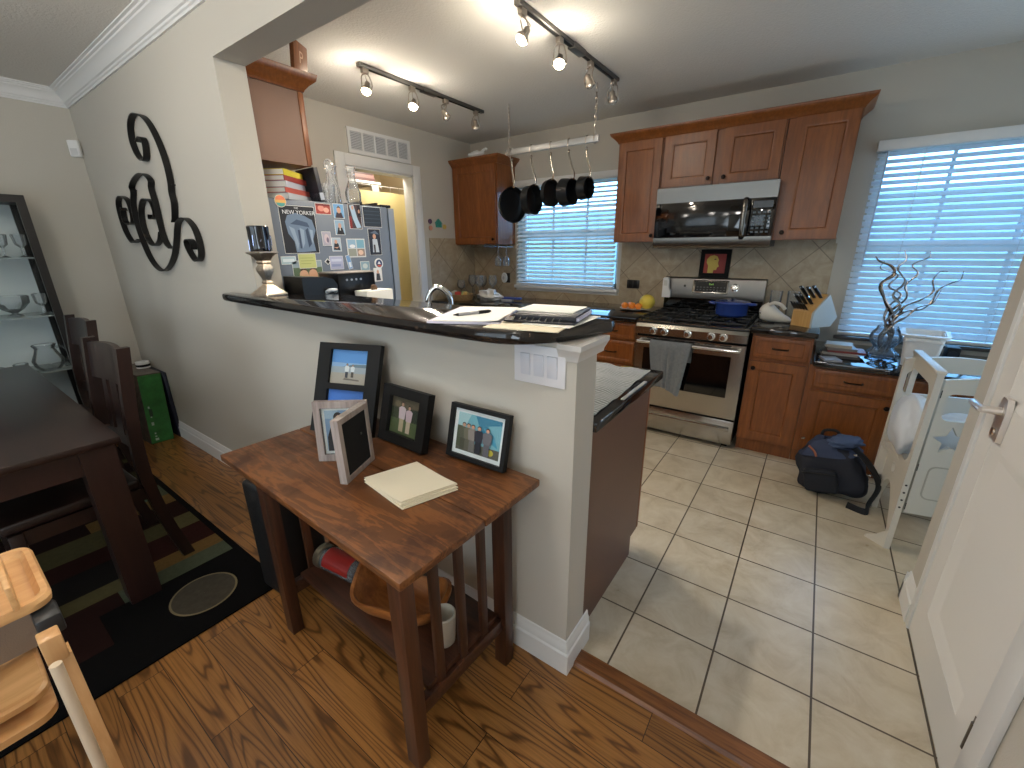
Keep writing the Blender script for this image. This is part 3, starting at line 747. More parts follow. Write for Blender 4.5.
for x0, x1 in ((-1.078, -0.838), (-0.828, -0.595), (-0.585, -0.345)):
    g = MB(); z = 0.936
    for y in (3.28, 3.575, 3.87): g.box(x0, x1, y - 0.006, y + 0.006, z - 0.012, z, bev=0.002)
    for x in (x0 + 0.006, x1 - 0.006): g.box(x - 0.006, x + 0.006, 3.28, 3.87, z - 0.012, z, bev=0.002)
    xm = (x0 + x1) / 2
    for yc in (3.43, 3.72):
        g.box(xm - 0.005, xm + 0.005, yc - 0.14, yc - 0.045, z - 0.012, z + 0.003).box(xm - 0.005, xm + 0.005, yc + 0.045, yc + 0.14, z - 0.012, z + 0.003)
        g.box(x0, xm - 0.045, yc - 0.005, yc + 0.005, z - 0.012, z + 0.003).box(xm + 0.045, x1, yc - 0.005, yc + 0.005, z - 0.012, z + 0.003)
    for x in (x0 + 0.006, x1 - 0.006):
        for y in (3.28, 3.575, 3.87): g.box(x - 0.006, x + 0.006, y - 0.006, y + 0.006, 0.902, z - 0.01)
    g.build('burner_grate', IRON, r)
bgd = MB().prism([(3.965, 0.90), (3.93, 0.90), (3.925, 1.02), (3.885, 1.025), (3.880, 1.06), (3.905, 1.185), (3.92, 1.195), (3.965, 1.195)], 'x', RX0 - 0.0, RX1 + 0.0).build('backguard', STEELB, r)
MB().box(RX0 + 0.006, RX1 - 0.006, 3.915, 3.932, 0.903, 1.02).build('backguard_panel', BLACKG, r)
def on_bg(u, z): return (u, 3.880 + (z - 1.06) * 0.2 - 0.001, z)
MB().loft([[on_bg(-0.862, 1.07), on_bg(-0.582, 1.07), on_bg(-0.582, 1.175), on_bg(-0.862, 1.175)], [(x, y - 0.004, z) for x, y, z in (on_bg(-0.856, 1.075), on_bg(-0.588, 1.075), on_bg(-0.588, 1.17), on_bg(-0.856, 1.17))]]).build('display_frame', STEEL, bgd)
MB().loft([[(x, y - 0.004, z) for x, y, z in (on_bg(-0.842, 1.083), on_bg(-0.596, 1.083), on_bg(-0.596, 1.165), on_bg(-0.842, 1.165))], [(x, y - 0.0055, z) for x, y, z in (on_bg(-0.842, 1.083), on_bg(-0.596, 1.083), on_bg(-0.596, 1.165), on_bg(-0.842, 1.165))]]).build('display', BLACKG, bgd)
lettering('9:41', 0.022, TR(on_bg(-0.715, 1.143), rx=PI / 2 - 0.2) @ TR((0, 0, 0.0062)), P('clock_digits', (120, 170, 70), 0.5, emit=0.8), bgd, 'clock_digits')
for xx, zz, ln in [(-0.82 + 0.026 * i, 1.10 + 0.018 * j, 0.014) for i in range(8) for j in range(2)]: pass
mk = MB()
for i in range(9):
    for j in range(2): mk.box(-0.826 + 0.026 * i, -0.814 + 0.026 * i, *(sorted((on_bg(0, 1.10 + 0.02 * j)[1] - 0.0058, on_bg(0, 1.10 + 0.02 * j)[1] - 0.0052))), 1.098 + 0.02 * j, 1.102 + 0.02 * j)
mk.build('keypad_marks', P('keypad_grey', (120, 120, 118), 0.5), bgd)
k = MB(); k.M = TR(on_bg(-0.536, 1.123), rx=PI / 2 - 0.2); k.lathe([(0.032, 0), (0.032, 0.004), (0.024, 0.006), (0.022, 0.024), (0.018, 0.027)], n=22).box(-0.003, 0.003, -0.02, 0.02, 0.026, 0.031); k.build('dial', CHROME, bgd)
k = MB(); k.M = TR(on_bg(-0.925, 1.125), rx=PI / 2 - 0.2); k.lathe([(0.010, 0), (0.010, 0.004), (0.006, 0.005)], n=14); k.build('indicator', BLACKS, bgd)

# ------------------------------------------------------------------ microwave
MSTEEL = P('microwave_steel', (108, 105, 100), 0.26, 1.0, vary=0.05, vscale=2)
MX0, MX1, MZ0, MZ1, MY = -1.137, -0.317, 1.437, 1.874, 3.585
mw = thing('microwave', 'stainless over-the-range microwave with a black glass door', 'microwave', ((MX0 + MX1) / 2, YB, MZ0))
MB().box(MX0 + 0.003, MX1 - 0.003, MY + 0.03, YB - 0.012, MZ0 + 0.004, MZ1 - 0.001).build('body', P('microwave_case', (74, 72, 72), 0.4, 0.6), mw)
MB().prism([(MY + 0.03, 1.765), (MY + 0.004, 1.765), (MY - 0.002, MZ1 - 0.001), (MY + 0.03, MZ1 - 0.001)], 'x', MX0, MX1).build('top_grille', MSTEEL, mw)
MB().prism([(MY + 0.03, MZ0), (MY + 0.008, MZ0), (MY - 0.004, 1.46), (MY - 0.002, 1.512), (MY + 0.03, 1.512)], 'x', MX0, MX1).build('bottom_trim', MSTEEL, mw)
md = MB().box(MX0 + 0.001, -0.475, MY, MY + 0.03, 1.513, 1.764, bev=0.002).build('door', BLACKG, mw)
MB().box(MX0 + 0.10, -0.60, MY - 0.0012, MY + 0.001, 1.55, 1.735, bev=0.0005).build('window', P('microwave_mesh', (26, 27, 28), 0.12), md)
MB().tube(smoothpath([(-0.505, MY + 0.002, 1.765), (-0.502, MY - 0.035, 1.74), (-0.504, MY - 0.045, 1.63), (-0.502, MY - 0.035, 1.525), (-0.505, MY + 0.002, 1.50)], 6), 0.017, 12, flat=0.6).build('door_handle', MSTEEL, mw)
kp = MB().box(-0.473, MX1 - 0.002, MY, MY + 0.03, 1.513, 1.764, bev=0.002).build('control_panel', BLACKG, mw)
MB().box(-0.455, -0.335, MY - 0.001, MY + 0.001, 1.70, 1.745).build('display', P('microwave_display', (30, 34, 34), 0.2), kp)
bt = MB()
for i in range(4):
    for j in range(6): bt.box(-0.452 + i * 0.031, -0.434 + i * 0.031, MY - 0.0008, MY + 0.001, 1.535 + j * 0.026, 1.547 + j * 0.026)
bt.build('keypad_buttons', P('keypad_blue', (70, 84, 92), 0.4), kp)
MB().box(MX0 + 0.03, MX1 - 0.03, MY + 0.04, YB - 0.05, MZ0 - 0.002, MZ0 + 0.004).build('underside', BLACKS, mw)

# ------------------------------------------------------------------ refrigerator
f = thing('refrigerator', 'grey refrigerator with a photo-covered side and stainless door', 'refrigerator', (-2.8, 1.55, 0))
FX = -2.345
MB().box(-3.24, FX, 1.165, 1.93, 0.02, 1.705, bev=0.006).build('body', P('fridge_side', (108, 118, 132), 0.4, bumpy=0.06, bscale=500), f)
for z0, z1 in ((0.06, 0.55), (0.56, 1.70)):
    mb = MB()
    def dring(z): return [(-3.24, 1.94, z), (FX - 0.002, 1.94, z), (FX - 0.002, 1.985, z)] + [(FX - 0.012 - 0.88 * i / 6 * 1.0, 2.0 + 0.024 * math.sin(PI * (i + 0.4) / 6.8), z) for i in range(1, 6)] + [(-3.238, 2.0, z)]
    mb.loft([dring(z0), dring(z1)], True, True)
    mb.build('door', P('fridge_door_steel', (176, 184, 192), 0.32, 0.55), f)
MB().tube([(-2.48, 2.06, 0.75), (-2.48, 2.06, 1.5)], 0.013, 12).box(-2.49, -2.47, 2.01, 2.06, 0.77, 0.80).box(-2.49, -2.47, 2.01, 2.06, 1.44, 1.47).build('door_handle', STEEL, f)
MB().box(-3.2, FX - 0.02, 1.90, 1.98, 1.705, 1.722, bev=0.004).build('hinge_cover', BLACKS, f)
MB().box(-3.2, FX - 0.03, 1.20, 1.93, 0, 0.02).build('base', BLACKS, f)
# ------------------------------------------------------------------ blinds
def blinds(x0, x1, z0, z1, y, n, tilt, label, ladders, val=0.062, slat_m=None):
    t = thing('window_blind', label, 'blind', ((x0 + x1) / 2, y, z1))
    MB().box(x0 - 0.01, x1 + 0.01, y - 0.045, y + 0.02, z1 - val, z1, bev=0.004).build('valance', TRIM, t)
    sl = MB()
    dz = (z1 - val - z0 - 0.03) / n
    for i in range(n):
        z = z0 + 0.03 + dz * (i + 0.5)
        R = Matrix.Translation((0, y, z)) @ Matrix.Rotation(tilt, 4, 'X')
        sl.box(x0, x1, -0.024, 0.024, -0.0013, 0.0013, R=R)
    sl.build('slats', slat_m or SLAT, t)
    MB().box(x0, x1, y - 0.025, y + 0.025, z0, z0 + 0.022, bev=0.003).build('bottom_rail', TRIM, t)
    c = MB()
    for x in ladders:
        c.box(x - 0.0015, x + 0.0015, y - 0.0235, y - 0.0215, z0 + 0.01, z1 - val).box(x - 0.0015, x + 0.0015, y + 0.0215, y + 0.0235, z0 + 0.01, z1 - val)
    c.build('ladder_cords', P('blind_cord', (216, 218, 220), 0.8), t)
    return t
b1 = blinds(-2.71, -1.60, 1.065, 2.10, YB - 0.032, 23, 0.50, 'white slat blind in the sink window behind the hanging pans', (-2.55, -2.16, -1.78), slat_m=translucent('blind_slat_lamplit', (246, 243, 238), 0.2))  # slats whiter than the other blind's; lamplight put into their colour
b2 = blinds(0.185, 1.70, 0.815, 2.09, YB - 0.032, 28, 0.66, 'large white slat blind glowing blue in the right window above the low counter', (0.42, 0.95, 1.5))
MB().cyl((0.235, YB - 0.085, 2.02), (0.235, YB - 0.085, 1.30), 0.005, n=8).build('tilt_wand', P('clear_wand', (190, 206, 224), 0.2), b2)

# ------------------------------------------------------------------ track lights
LAMPC = (1.0, 0.89, 0.74)
BULB = P('lit_bulb', (255, 226, 178), 0.5, emit=45.0)
BULBOFF = P('unlit_bulb', (190, 186, 178), 0.15, 0.3)
def track(x, y0, y1, heads, label, yfeed):
    t = thing('track_light', label, 'track light', (x, (y0 + y1) / 2, ZC))
    MB().box(x - 0.018, x + 0.018, y0, y1, ZC - 0.022, ZC - 0.0005, bev=0.003).build('rail', STEELB, t)
    MB().box(x - 0.009, x + 0.009, y0 + 0.04, y1 - 0.04, ZC - 0.0235, ZC - 0.021).build('rail_slot', BLACKS, t)
    MB().box(x - 0.024, x + 0.024, yfeed - 0.07, yfeed + 0.07, ZC - 0.03, ZC - 0.0004, bev=0.004).build('feed_box', STEELB, t)
    for (y, aim, on) in heads:
        hd = MB()
        hd.box(x - 0.013, x + 0.013, y - 0.022, y + 0.022, ZC - 0.05, ZC - 0.02, bev=0.003)
        d = (Vector(aim) - Vector((x, y, ZC - 0.14))).normalized()
        c = Vector((x, y, ZC - 0.135))
        sd = d.cross(Vector((0, 0, 1))).normalized()
        for s in (-1, 1):
            hd.tube(smoothpath([(x, y, ZC - 0.05), Vector((x, y, ZC - 0.06)) + sd * s * 0.024, c + sd * s * 0.036 - d * 0.03, c + sd * s * 0.036 + d * 0.012], 4), 0.0035, 6)
        hd.tube(smoothpath([(x, y, ZC - 0.05), c - d * 0.075 + sd * 0.012, c - d * 0.05], 4), 0.003, 6)
        q = d.to_track_quat('Z', 'Y').to_matrix().to_4x4()
        hd.M = Matrix.Translation(c) @ q
        hd.lathe([(0.012, -0.05), (0.016, -0.045), (0.018, -0.02), (0.030, -0.004), (0.033, 0.004), (0.033, 0.012), (0.029, 0.012), (0.026, 0.0)], n=18)
        ho = hd.build('lamp_head', NICKEL, t)
        bm_ = MB(); bm_.M = Matrix.Translation(c) @ q
        bm_.lathe([(0.010, -0.012), (0.026, 0.004), (0.028, 0.012), (0.020, 0.022), (0.006, 0.026)], n=16)
        bm_.build('bulb', BULB if on else BULBOFF, ho)
        if on:
            spot('lamp_spot', c + d * 0.05, c + d * 2, on * 0.9, LAMPC, 2.2, 0.8, 0.03)
            point('lamp_glow', c + d * 0.06, 0.03, on * 0.12, LAMPC)
    return t
track(-2.5, 1.94, 3.14, [(1.985, (-2.2, 1.2, 0.6), 34), (2.37, (-2.0, 1.5, 0.8), 34), (2.70, (-2.1, 3.4, 1.0), 0), (3.05, (-2.55, 3.6, 1.0), 0)], 'four-head ceiling track light nearer the pantry doorway with two lamps lit', 2.53)
track(-1.335, 1.95, 3.14, [(1.995, (-1.9, 1.2, 1.0), 34), (2.35, (-1.0, 1.4, 0.9), 40), (2.73, (-1.0, 3.5, 1.0), 0), (3.09, (-1.3, 3.8, 1.0), 0)], 'four-head ceiling track light above the hanging pot rack with one dazzling lamp', 2.55)

# ------------------------------------------------------------------ hanging pot rack and pans
RY, RZ = 3.10, 2.185
rk = thing('pot_rack', 'white bar pot rack hung on chains before the sink window', 'pot rack', (-1.83, RY, ZC))
MB().box(-2.235, -1.428, RY - 0.012, RY + 0.012, RZ - 0.026, RZ + 0.018, bev=0.003).build('bar', P('rack_white_metal', (166, 166, 164), 0.4, 0.5), rk)
for x in (-2.205, -1.46):
    ch = MB(); n = 11
    for i in range(n):
        zc_ = RZ + 0.035 + (ZC - RZ - 0.05) * (i + 0.5) / n; hh = (ZC - RZ - 0.05) / n * 0.68
        ring = [((0.008 * math.cos(a), 0, hh * math.sin(a)) if i % 2 else (0, 0.008 * math.cos(a), hh * math.sin(a))) for a in [2 * PI * k / 10 for k in range(10)]]
        ch.tube([(x + p[0], RY + p[1], zc_ + p[2]) for p in ring], 0.0022, 5, closed=True)
    ch.build('chain', NICKEL, rk)
    MB().tube(smoothpath([(x, RY - 0.016, RZ - 0.03), (x, RY - 0.02, RZ + 0.01), (x, RY, RZ + 0.045), (x, RY + 0.02, RZ + 0.01), (x, RY + 0.016, RZ - 0.03), (x, RY, RZ - 0.036)], 4, True), 0.003, 6, True).build('chain_hook', NICKEL, rk)
PX = [-2.185, -1.995, -1.82, -1.665, -1.522]
for x in PX:
    MB().tube(smoothpath([(x, RY + 0.016, RZ - 0.015), (x, RY + 0.018, RZ + 0.015), (x, RY, RZ + 0.026), (x, RY - 0.018, RZ + 0.012), (x, RY - 0.02, RZ - 0.03), (x, RY - 0.008, RZ - 0.055), (x, RY + 0.012, RZ - 0.062), (x, RY + 0.02, RZ - 0.048)], 5), 0.0032, 6).build('hook', NICKEL, rk)
def pan(x, r, depth, hl, yaw, label, r_in=0.85, sx=1.0):
    """pan hung by its handle, opening turned by yaw towards the viewer"""
    zt = RZ - 0.060
    t = thing('frying_pan' if depth < 0.06 else 'saucepan', label, 'pan', (x, RY, zt), 0, 'pans on the hanging rack')
    M = TR((x, RY, zt - hl - r), rz=yaw)
    b = MB(); b.M = M @ Matrix.Rotation(PI / 2, 4, 'X') @ Matrix.Translation((0, 0, -depth / 2))
    ri = r * r_in
    b.lathe([(0.004, 0.0), (ri, 0.0), (ri + 0.012, 0.006), (r, depth), (r + 0.003, depth), (r + 0.003, depth - 0.003)][:5] + [(r - 0.003, depth), (ri + 0.008, 0.009), (ri - 0.004, 0.0045), (0.004, 0.004)], n=32)
    b.build('pan_body', P('anodized_black', (34, 36, 38), 0.3, 0.5), t)
    h = MB(); h.M = M
    yb = -depth / 2 + 0.004
    h.tube(smoothpath([(0, yb, r - 0.01), (0, yb - 0.012, r + 0.03), (0, yb * 0.5, r + hl * 0.6), (0, 0, r + hl - 0.012)], 5), [0.006, 0.007, 0.008, 0.008, 0.008] + [0.0085] * 11, 8, flat=0.6)
    h.tube([(0.010 * math.cos(a), 0, r + hl + 0.0 + 0.012 * math.sin(a)) for a in [2 * PI * k / 12 for k in range(12)]], 0.0035, 6, True)
    h.cyl((-0.014, yb - 0.003, r - 0.004), (0.014, yb - 0.003, r - 0.004), 0.006, n=8)
    h.build('handle', STEEL, t)
    return t
pan(PX[0], 0.138, 0.045, 0.20, 1.28, 'largest black frying pan at the left end of the pot rack')
pan(PX[1], 0.110, 0.075, 0.20, 1.52, 'deep black saute pan, second from the left on the pot rack')
pan(PX[2], 0.098, 0.045, 0.175, 1.40, 'shallow black pan in the middle of the hanging pot rack')
pan(PX[3], 0.092, 0.090, 0.185, 1.50, 'deep black saucepan, second from the right on the pot rack', 0.95)
pan(PX[4], 0.074, 0.072, 0.185, 1.48, 'smallest black saucepan at the right end of the pot rack', 0.95)

# ------------------------------------------------------------------ on the side of the refrigerator: papers, photos, magnets
def fridge_M(y, z, rot=0.0): return Matrix.Translation((FX + 0.0012, y, z)) @ Matrix.Rotation(PI / 2, 4, 'Z') @ Matrix.Rotation(PI / 2, 4, 'X') @ Matrix.Rotation(rot, 4, 'Z')
def fridge_print(y0, z1, y1, z0, shapes, label, cat='photo', name='photo_print', rot=0.0, group='photos and papers on the refrigerator', lift=0.0):
    w_, h_ = y1 - y0, z1 - z0
    M = fridge_M((y0 + y1) / 2, (z0 + z1) / 2, rot) @ Matrix.Translation((0, 0, lift))
    b = MB(); b.M = M; b.box(-w_ / 2, w_ / 2, -h_ / 2, h_ / 2, -0.001, 0.0004)
    o = b.build(name, PAPER); tag(o, label, cat, group)
    if shapes: picture('print', w_ - 0.004, h_ - 0.004, M @ Matrix.Translation((0, 0, 0.0008)), shapes, o)
    return o, M
mag_shapes = [((30, 32, 38), rect(0, 0, 1, 1)),
    ((112, 132, 156), [(0.12, 0.66), (0.2, 0.80), (0.45, 0.86), (0.7, 0.80), (0.9, 0.72), (0.97, 0.5), (0.86, 0.3), (0.9, 0.04), (0.5, 0.02), (0.32, 0.02), (0.3, 0.25), (0.16, 0.42)]),
    ((64, 82, 106), [(0.25, 0.62), (0.45, 0.72), (0.75, 0.66), (0.8, 0.56), (0.5, 0.60)]),
    ((150, 168, 188), [(0.2, 0.58), (0.35, 0.52), (0.42, 0.2), (0.36, 0.05), (0.30, 0.3)]),
    ((150, 168, 188), [(0.5, 0.55), (0.62, 0.5), (0.6, 0.22), (0.52, 0.1)]),
    ((58, 74, 98), [(0.44, 0.5), (0.5, 0.5), (0.49, 0.1), (0.44, 0.1)]),
    ((56, 72, 96), [(0.66, 0.5), (0.74, 0.55), (0.8, 0.2), (0.7, 0.12)]),
    ((156, 174, 194), [(0.78, 0.52), (0.88, 0.5), (0.84, 0.2), (0.8, 0.3)])]
mg, MM = fridge_print(1.226, 1.675, 1.424, 1.432, mag_shapes, 'dark magazine cover with white title and crumpled blue-grey figure on refrigerator', 'magazine', 'magazine_cover')
lettering('NEW YORKER', 0.0285, MM @ TR((0.008, 0.087, 0.0032)), P('title_white', (236, 238, 240), 0.6), mg)
lettering('THE', 0.013, MM @ TR((-0.005, 0.109, 0.0032)), MATS['title_white'], mg)
sky, skin, dk = (120, 170, 214), (206, 160, 134), (34, 34, 40)
fridge_print(1.434, 1.697, 1.527, 1.640, [((176, 70, 60), rect(0, 0, 1, 1)), ((226, 150, 134), ell(0.35, 0.55, 0.22, 0.3)), ((232, 176, 156), ell(0.7, 0.4, 0.2, 0.26)), ((120, 40, 40), rect(0, 0.8, 1, 1))], 'red and pink photo at the top of the refrigerator side')
fridge_print(1.543, 1.702, 1.612, 1.623, [(sky, rect(0, 0, 1, 1)), ((60, 48, 60), [(0.1, 0), (0.9, 0), (0.75, 0.4), (0.25, 0.4)]), (skin, ell(0.5, 0.58, 0.2, 0.24)), ((70, 52, 46), [(0.28, 0.7), (0.5, 0.9), (0.72, 0.7), (0.5, 0.76)])], 'head-and-shoulders photo on sky blue, upper of two stacked')
fridge_print(1.540, 1.614, 1.604, 1.532, [((150, 180, 204), rect(0, 0, 1, 1)), (dk, [(0.1, 0), (0.95, 0), (0.75, 0.5), (0.3, 0.5)]), (skin, ell(0.5, 0.62, 0.17, 0.2)), ((226, 226, 226), [(0.42, 0.3), (0.58, 0.3), (0.5, 0.5)])], 'photo of person in dark clothes, lower of two stacked')
fridge_print(1.640, 1.708, 1.728, 1.568, [((70, 56, 60), rect(0, 0, 1, 1)), ((170, 196, 216), [(0.1, 0.95), (0.45, 0.98), (0.7, 0.4), (0.95, 0.05), (0.55, 0.02), (0.3, 0.4)]), ((130, 44, 40), rect(0, 0, 0.2, 0.5)), (skin, ell(0.35, 0.86, 0.1, 0.09)), ((30, 24, 28), rect(0.72, 0.5, 1, 1)), (skin, ell(0.85, 0.72, 0.08, 0.08))], 'photo of figure in pale blue gown on dark background')
fridge_print(1.742, 1.700, 1.876, 1.582, [((44, 54, 66), rect(0, 0, 1, 1)), ((70, 84, 100), rect(0.05, 0.6, 0.95, 0.63)), ((70, 84, 100), rect(0.05, 0.4, 0.95, 0.43)), ((70, 84, 100), rect(0.05, 0.78, 0.95, 0.81)), ((70, 84, 100), rect(0.05, 0.2, 0.95, 0.23))], 'dark slate card with faint lines at the top right of refrigerator', 'card', 'card')
fridge_print(1.450, 1.549, 1.506, 1.472, [((176, 172, 186), rect(0, 0, 1, 1)), ((206, 190, 196), ell(0.5, 0.5, 0.3, 0.35)), ((120, 110, 130), ell(0.6, 0.4, 0.15, 0.2))], 'small pale lilac framed photo right of the magazine cover')
fridge_print(1.506, 1.516, 1.566, 1.440, [((170, 186, 200), rect(0, 0, 1, 1)), (dk, [(0.1, 0.1), (0.9, 0.05), (0.7, 0.6), (0.25, 0.6)]), (skin, ell(0.45, 0.72, 0.16, 0.16)), (skin, [(0.1, 0.3), (0.5, 0.2), (0.8, 0.35), (0.5, 0.3)])], 'small cut-out photo of person with folded arms')
fridge_print(1.604, 1.512, 1.732, 1.404, [((206, 210, 212), rect(0, 0, 1, 1)), ((142, 176, 202), rect(0.04, 0.5, 0.48, 0.96)), ((146, 150, 140), rect(0.04, 0.05, 0.48, 0.46)), ((120, 168, 190), rect(0.53, 0.5, 0.96, 0.96)), ((150, 130, 120), rect(0.53, 0.05, 0.96, 0.46)), ((230, 232, 234), ell(0.28, 0.6, 0.16, 0.1)), ((220, 190, 170), ell(0.72, 0.25, 0.15, 0.14))], 'pale collage sheet of four small pictures')
fridge_print(1.764, 1.572, 1.856, 1.414, [((36, 42, 56), rect(0, 0, 1, 1)), ((186, 196, 206), [(0.25, 0.1), (0.8, 0.1), (0.7, 0.62), (0.3, 0.62)]), (skin, ell(0.48, 0.72, 0.14, 0.1)), ((96, 110, 130), [(0.1, 0.85), (0.9, 0.8), (0.6, 0.95)]), ((60, 60, 66), rect(0.35, 0.1, 0.5, 0.4))], 'photo of person in light uniform below the dark slate card')
fridge_print(1.196, 1.418, 1.278, 1.376, [((176, 200, 208), rect(0, 0, 1, 1)), ((220, 230, 234), rect(0.1, 0.3, 0.9, 0.7))], 'pale blue sticker below the magazine cover', 'note', 'note_paper')
fridge_print(1.290, 1.430, 1.392, 1.352, [((196, 200, 128), rect(0, 0, 1, 1)), ((160, 166, 96), rect(0.1, 0.7, 0.85, 0.74)), ((160, 166, 96), rect(0.1, 0.5, 0.9, 0.54)), ((160, 166, 96), rect(0.1, 0.3, 0.7, 0.34))], 'yellow sticky note above the photo of two faces', 'note', 'sticky_note', lift=0.003)
fridge_print(1.252, 1.394, 1.425, 1.25, [((150, 166, 172), rect(0, 0, 1, 1)), ((92, 112, 84), rect(0, 0.0, 1, 0.75)), ((220, 178, 146), ell(0.34, 0.42, 0.16, 0.26)), ((222, 176, 146), ell(0.66, 0.44, 0.16, 0.26)), ((80, 56, 44), [(0.2, 0.6), (0.34, 0.78), (0.5, 0.6), (0.34, 0.66)]), ((96, 64, 48), [(0.52, 0.62), (0.66, 0.8), (0.82, 0.62), (0.66, 0.68)])], 'photo of two smiling faces behind the black printer')
fridge_print(1.478, 1.414, 1.566, 1.338, [((170, 176, 204), rect(0, 0, 1, 1)), ((200, 204, 222), rect(0.1, 0.6, 0.9, 0.8)), ((140, 150, 186), rect(0.1, 0.2, 0.8, 0.4))], 'lavender paper note in the middle of the refrigerator side', 'note', 'note_paper')
fridge_print(1.592, 1.418, 1.622, 1.336, [((120, 160, 206), rect(0, 0, 1, 1)), ((220, 230, 240), rect(0.2, 0.1, 0.8, 0.5))], 'narrow tilted blue bookmark on the refrigerator', 'bookmark', 'bookmark', rot=0.18)
fridge_print(1.684, 1.378, 1.750, 1.322, [((140, 168, 182), rect(0, 0, 1, 1)), ((196, 206, 206), ell(0.5, 0.5, 0.3, 0.3))], 'tiny grey-blue photo above the black coffee maker')
fridge_print(1.776, 1.335, 1.84, 1.25, [((228, 230, 232), rect(0, 0, 1, 1)), ((60, 62, 70), [(0.2, 0.05), (0.8, 0.05), (0.7, 0.6), (0.3, 0.6)]), (skin, ell(0.5, 0.72, 0.15, 0.15))], 'small white-bordered photo low at the right of refrigerator')
def magnet(y, z, r, shapes, label, group='magnets on the refrigerator'):
    o = MB().cyl((FX, y, z), (FX + 0.005, y, z), r, n=22).build('fridge_magnet', PAPER); tag(o, label, 'magnet', group)
    picture('print', 2 * r - 0.003, 2 * r - 0.003, fridge_M(y, z) @ Matrix.Translation((0, 0, 0.0044)), shapes, o)
    return o
magnet(1.243, 1.692, 0.030, [((226, 176, 96), ell(0.5, 0.5, 0.5, 0.5, 20)), ((226, 124, 86), [(0.04, 0.6), (0.96, 0.6), (0.85, 0.85), (0.5, 0.99), (0.15, 0.85)]), ((90, 170, 160), [(0.08, 0.35), (0.92, 0.35), (0.8, 0.12), (0.5, 0.01), (0.2, 0.12)])], 'round orange and teal magnet at the top left of refrigerator')
magnet(1.822, 1.362, 0.032, [((224, 228, 232), ell(0.5, 0.5, 0.5, 0.5, 20)), ((52, 70, 110), ell(0.5, 0.5, 0.4, 0.4, 18)), ((196, 84, 66), [(0.2, 0.35), (0.8, 0.35), (0.7, 0.2), (0.5, 0.12), (0.3, 0.2)]), ((230, 232, 236), [(0.3, 0.45), (0.5, 0.75), (0.7, 0.45)])], 'round blue and white badge magnet near the refrigerator door')
o = MB(); o.M = fridge_M(1.462, 1.384, PI / 4); o.box(-0.013, 0.013, -0.013, 0.013, 0, 0.006, bev=0.001); o = o.build('fridge_magnet', WHITEP); tag(o, 'small white diamond magnet with black centre', 'magnet', 'magnets on the refrigerator')
m = MB(); m.M = fridge_M(1.462, 1.384, PI / 4); m.box(-0.009, 0.009, -0.009, 0.009, 0.006, 0.0068); m.build('centre', BLACKS, o)

# books, glass carafes and a tray on top of the refrigerator
def book(name, x0, x1, y0, y1, z0, th, cover, label, rz=0.0, group=None, parent_loc=None, spine='x1', page=None, tilt=None):
    t = thing(name, label, 'book', ((x0 + x1) / 2, (y0 + y1) / 2, z0), rz, group)
    w_, d_ = (x1 - x0), (y1 - y0)
    M = t.matrix_basis if tilt is None else t.matrix_basis @ tilt
    c = MB(); c.M = M
    e = 0.0025
    c.box(-w_ / 2, w_ / 2, -d_ / 2, d_ / 2, 0, e).box(-w_ / 2, w_ / 2, -d_ / 2, d_ / 2, th - e, th)
    if spine == 'x1': c.box(w_ / 2 - e, w_ / 2, -d_ / 2, d_ / 2, e, th - e)
    elif spine == 'y0': c.box(-w_ / 2, w_ / 2, -d_ / 2, -d_ / 2 + e, e, th - e)
    elif spine == 'y1': c.box(-w_ / 2, w_ / 2, d_ / 2 - e, d_ / 2, e, th - e)
    c.build('cover', cover, t)
    p_ = MB(); p_.M = M; p_.box(-w_ / 2 + 0.004, w_ / 2 - 0.004, -d_ / 2 + 0.004, d_ / 2 - 0.004, e, th - e)
    p_.build('pages', page or PAPER, t)
    return t
z = 1.7065; k = 0
for th, y1, rz, col, lab in ((0.030, 1.44, 0.02, (190, 196, 200), 'pale grey book at the bottom of the flat stack on the refrigerator'),
        (0.026, 1.425, -0.03, (184, 88, 74), 'red and white book second from the bottom on the refrigerator'),
        (0.030, 1.405, 0.05, (186, 190, 200), 'grey-blue book in the middle of the stack on the refrigerator'),
        (0.026, 1.415, 0.0, (152, 58, 50), 'dark red book under the yellow one on the refrigerator'),
        (0.030, 1.395, 0.04, (216, 200, 64), 'yellow book on top of the stack on the refrigerator')):
    bk = book('book', -2.585, -2.385, 1.215, y1 + 0.02, z, th, P('bookcover_%d' % k, col, 0.5), lab, rz + 0.55, 'books stacked on the refrigerator', spine='x1')
    z += th + 0.0008; k += 1
mk = MB()
mk.M = TR((-2.47, 1.39, z - 0.0002), rz=0.04)
lb = thing('book', 'black book leaning upright against the stack on the refrigerator', 'book', (-2.45, 1.455, 1.7065))
m = MB(); m.M = TR((-2.45, 1.503, 1.7065), rx=0.13); m.box(-0.10, 0.085, -0.012, 0.012, 0.001, 0.178, bev=0.001); m.build('cover', P('black_book', (34, 34, 44), 0.45), lb)
m = MB(); m.M = TR((-2.45, 1.503, 1.7065), rx=0.13); m.box(-0.096, 0.0858, -0.012, 0.0125, 0.012, 0.05); m.build('label_strip', P('book_label', (180, 184, 194), 0.6), lb)
def carafe(x, y, prof, label):
    return tag(MB().lathe(prof, (x, y, 1.7065), 24).build('glass_carafe', WINEG), label, 'carafe', 'glassware on the refrigerator')
def hollow(prof, th=0.0025): return prof + [(max(0.003, r - th), z + (th if i == len(prof) - 1 else 0)) for i, (r, z) in reversed(list(enumerate(prof)))]
carafe(-2.445, 1.615, [(0.004, 0), (0.036, 0), (0.04, 0.02), (0.042, 0.09), (0.02, 0.14), (0.018, 0.17), (0.012, 0.175), (0.026, 0.195), (0.03, 0.21), (0.02, 0.235), (0.004, 0.245)], 'crystal decanter with stopper beside the leaning black book')
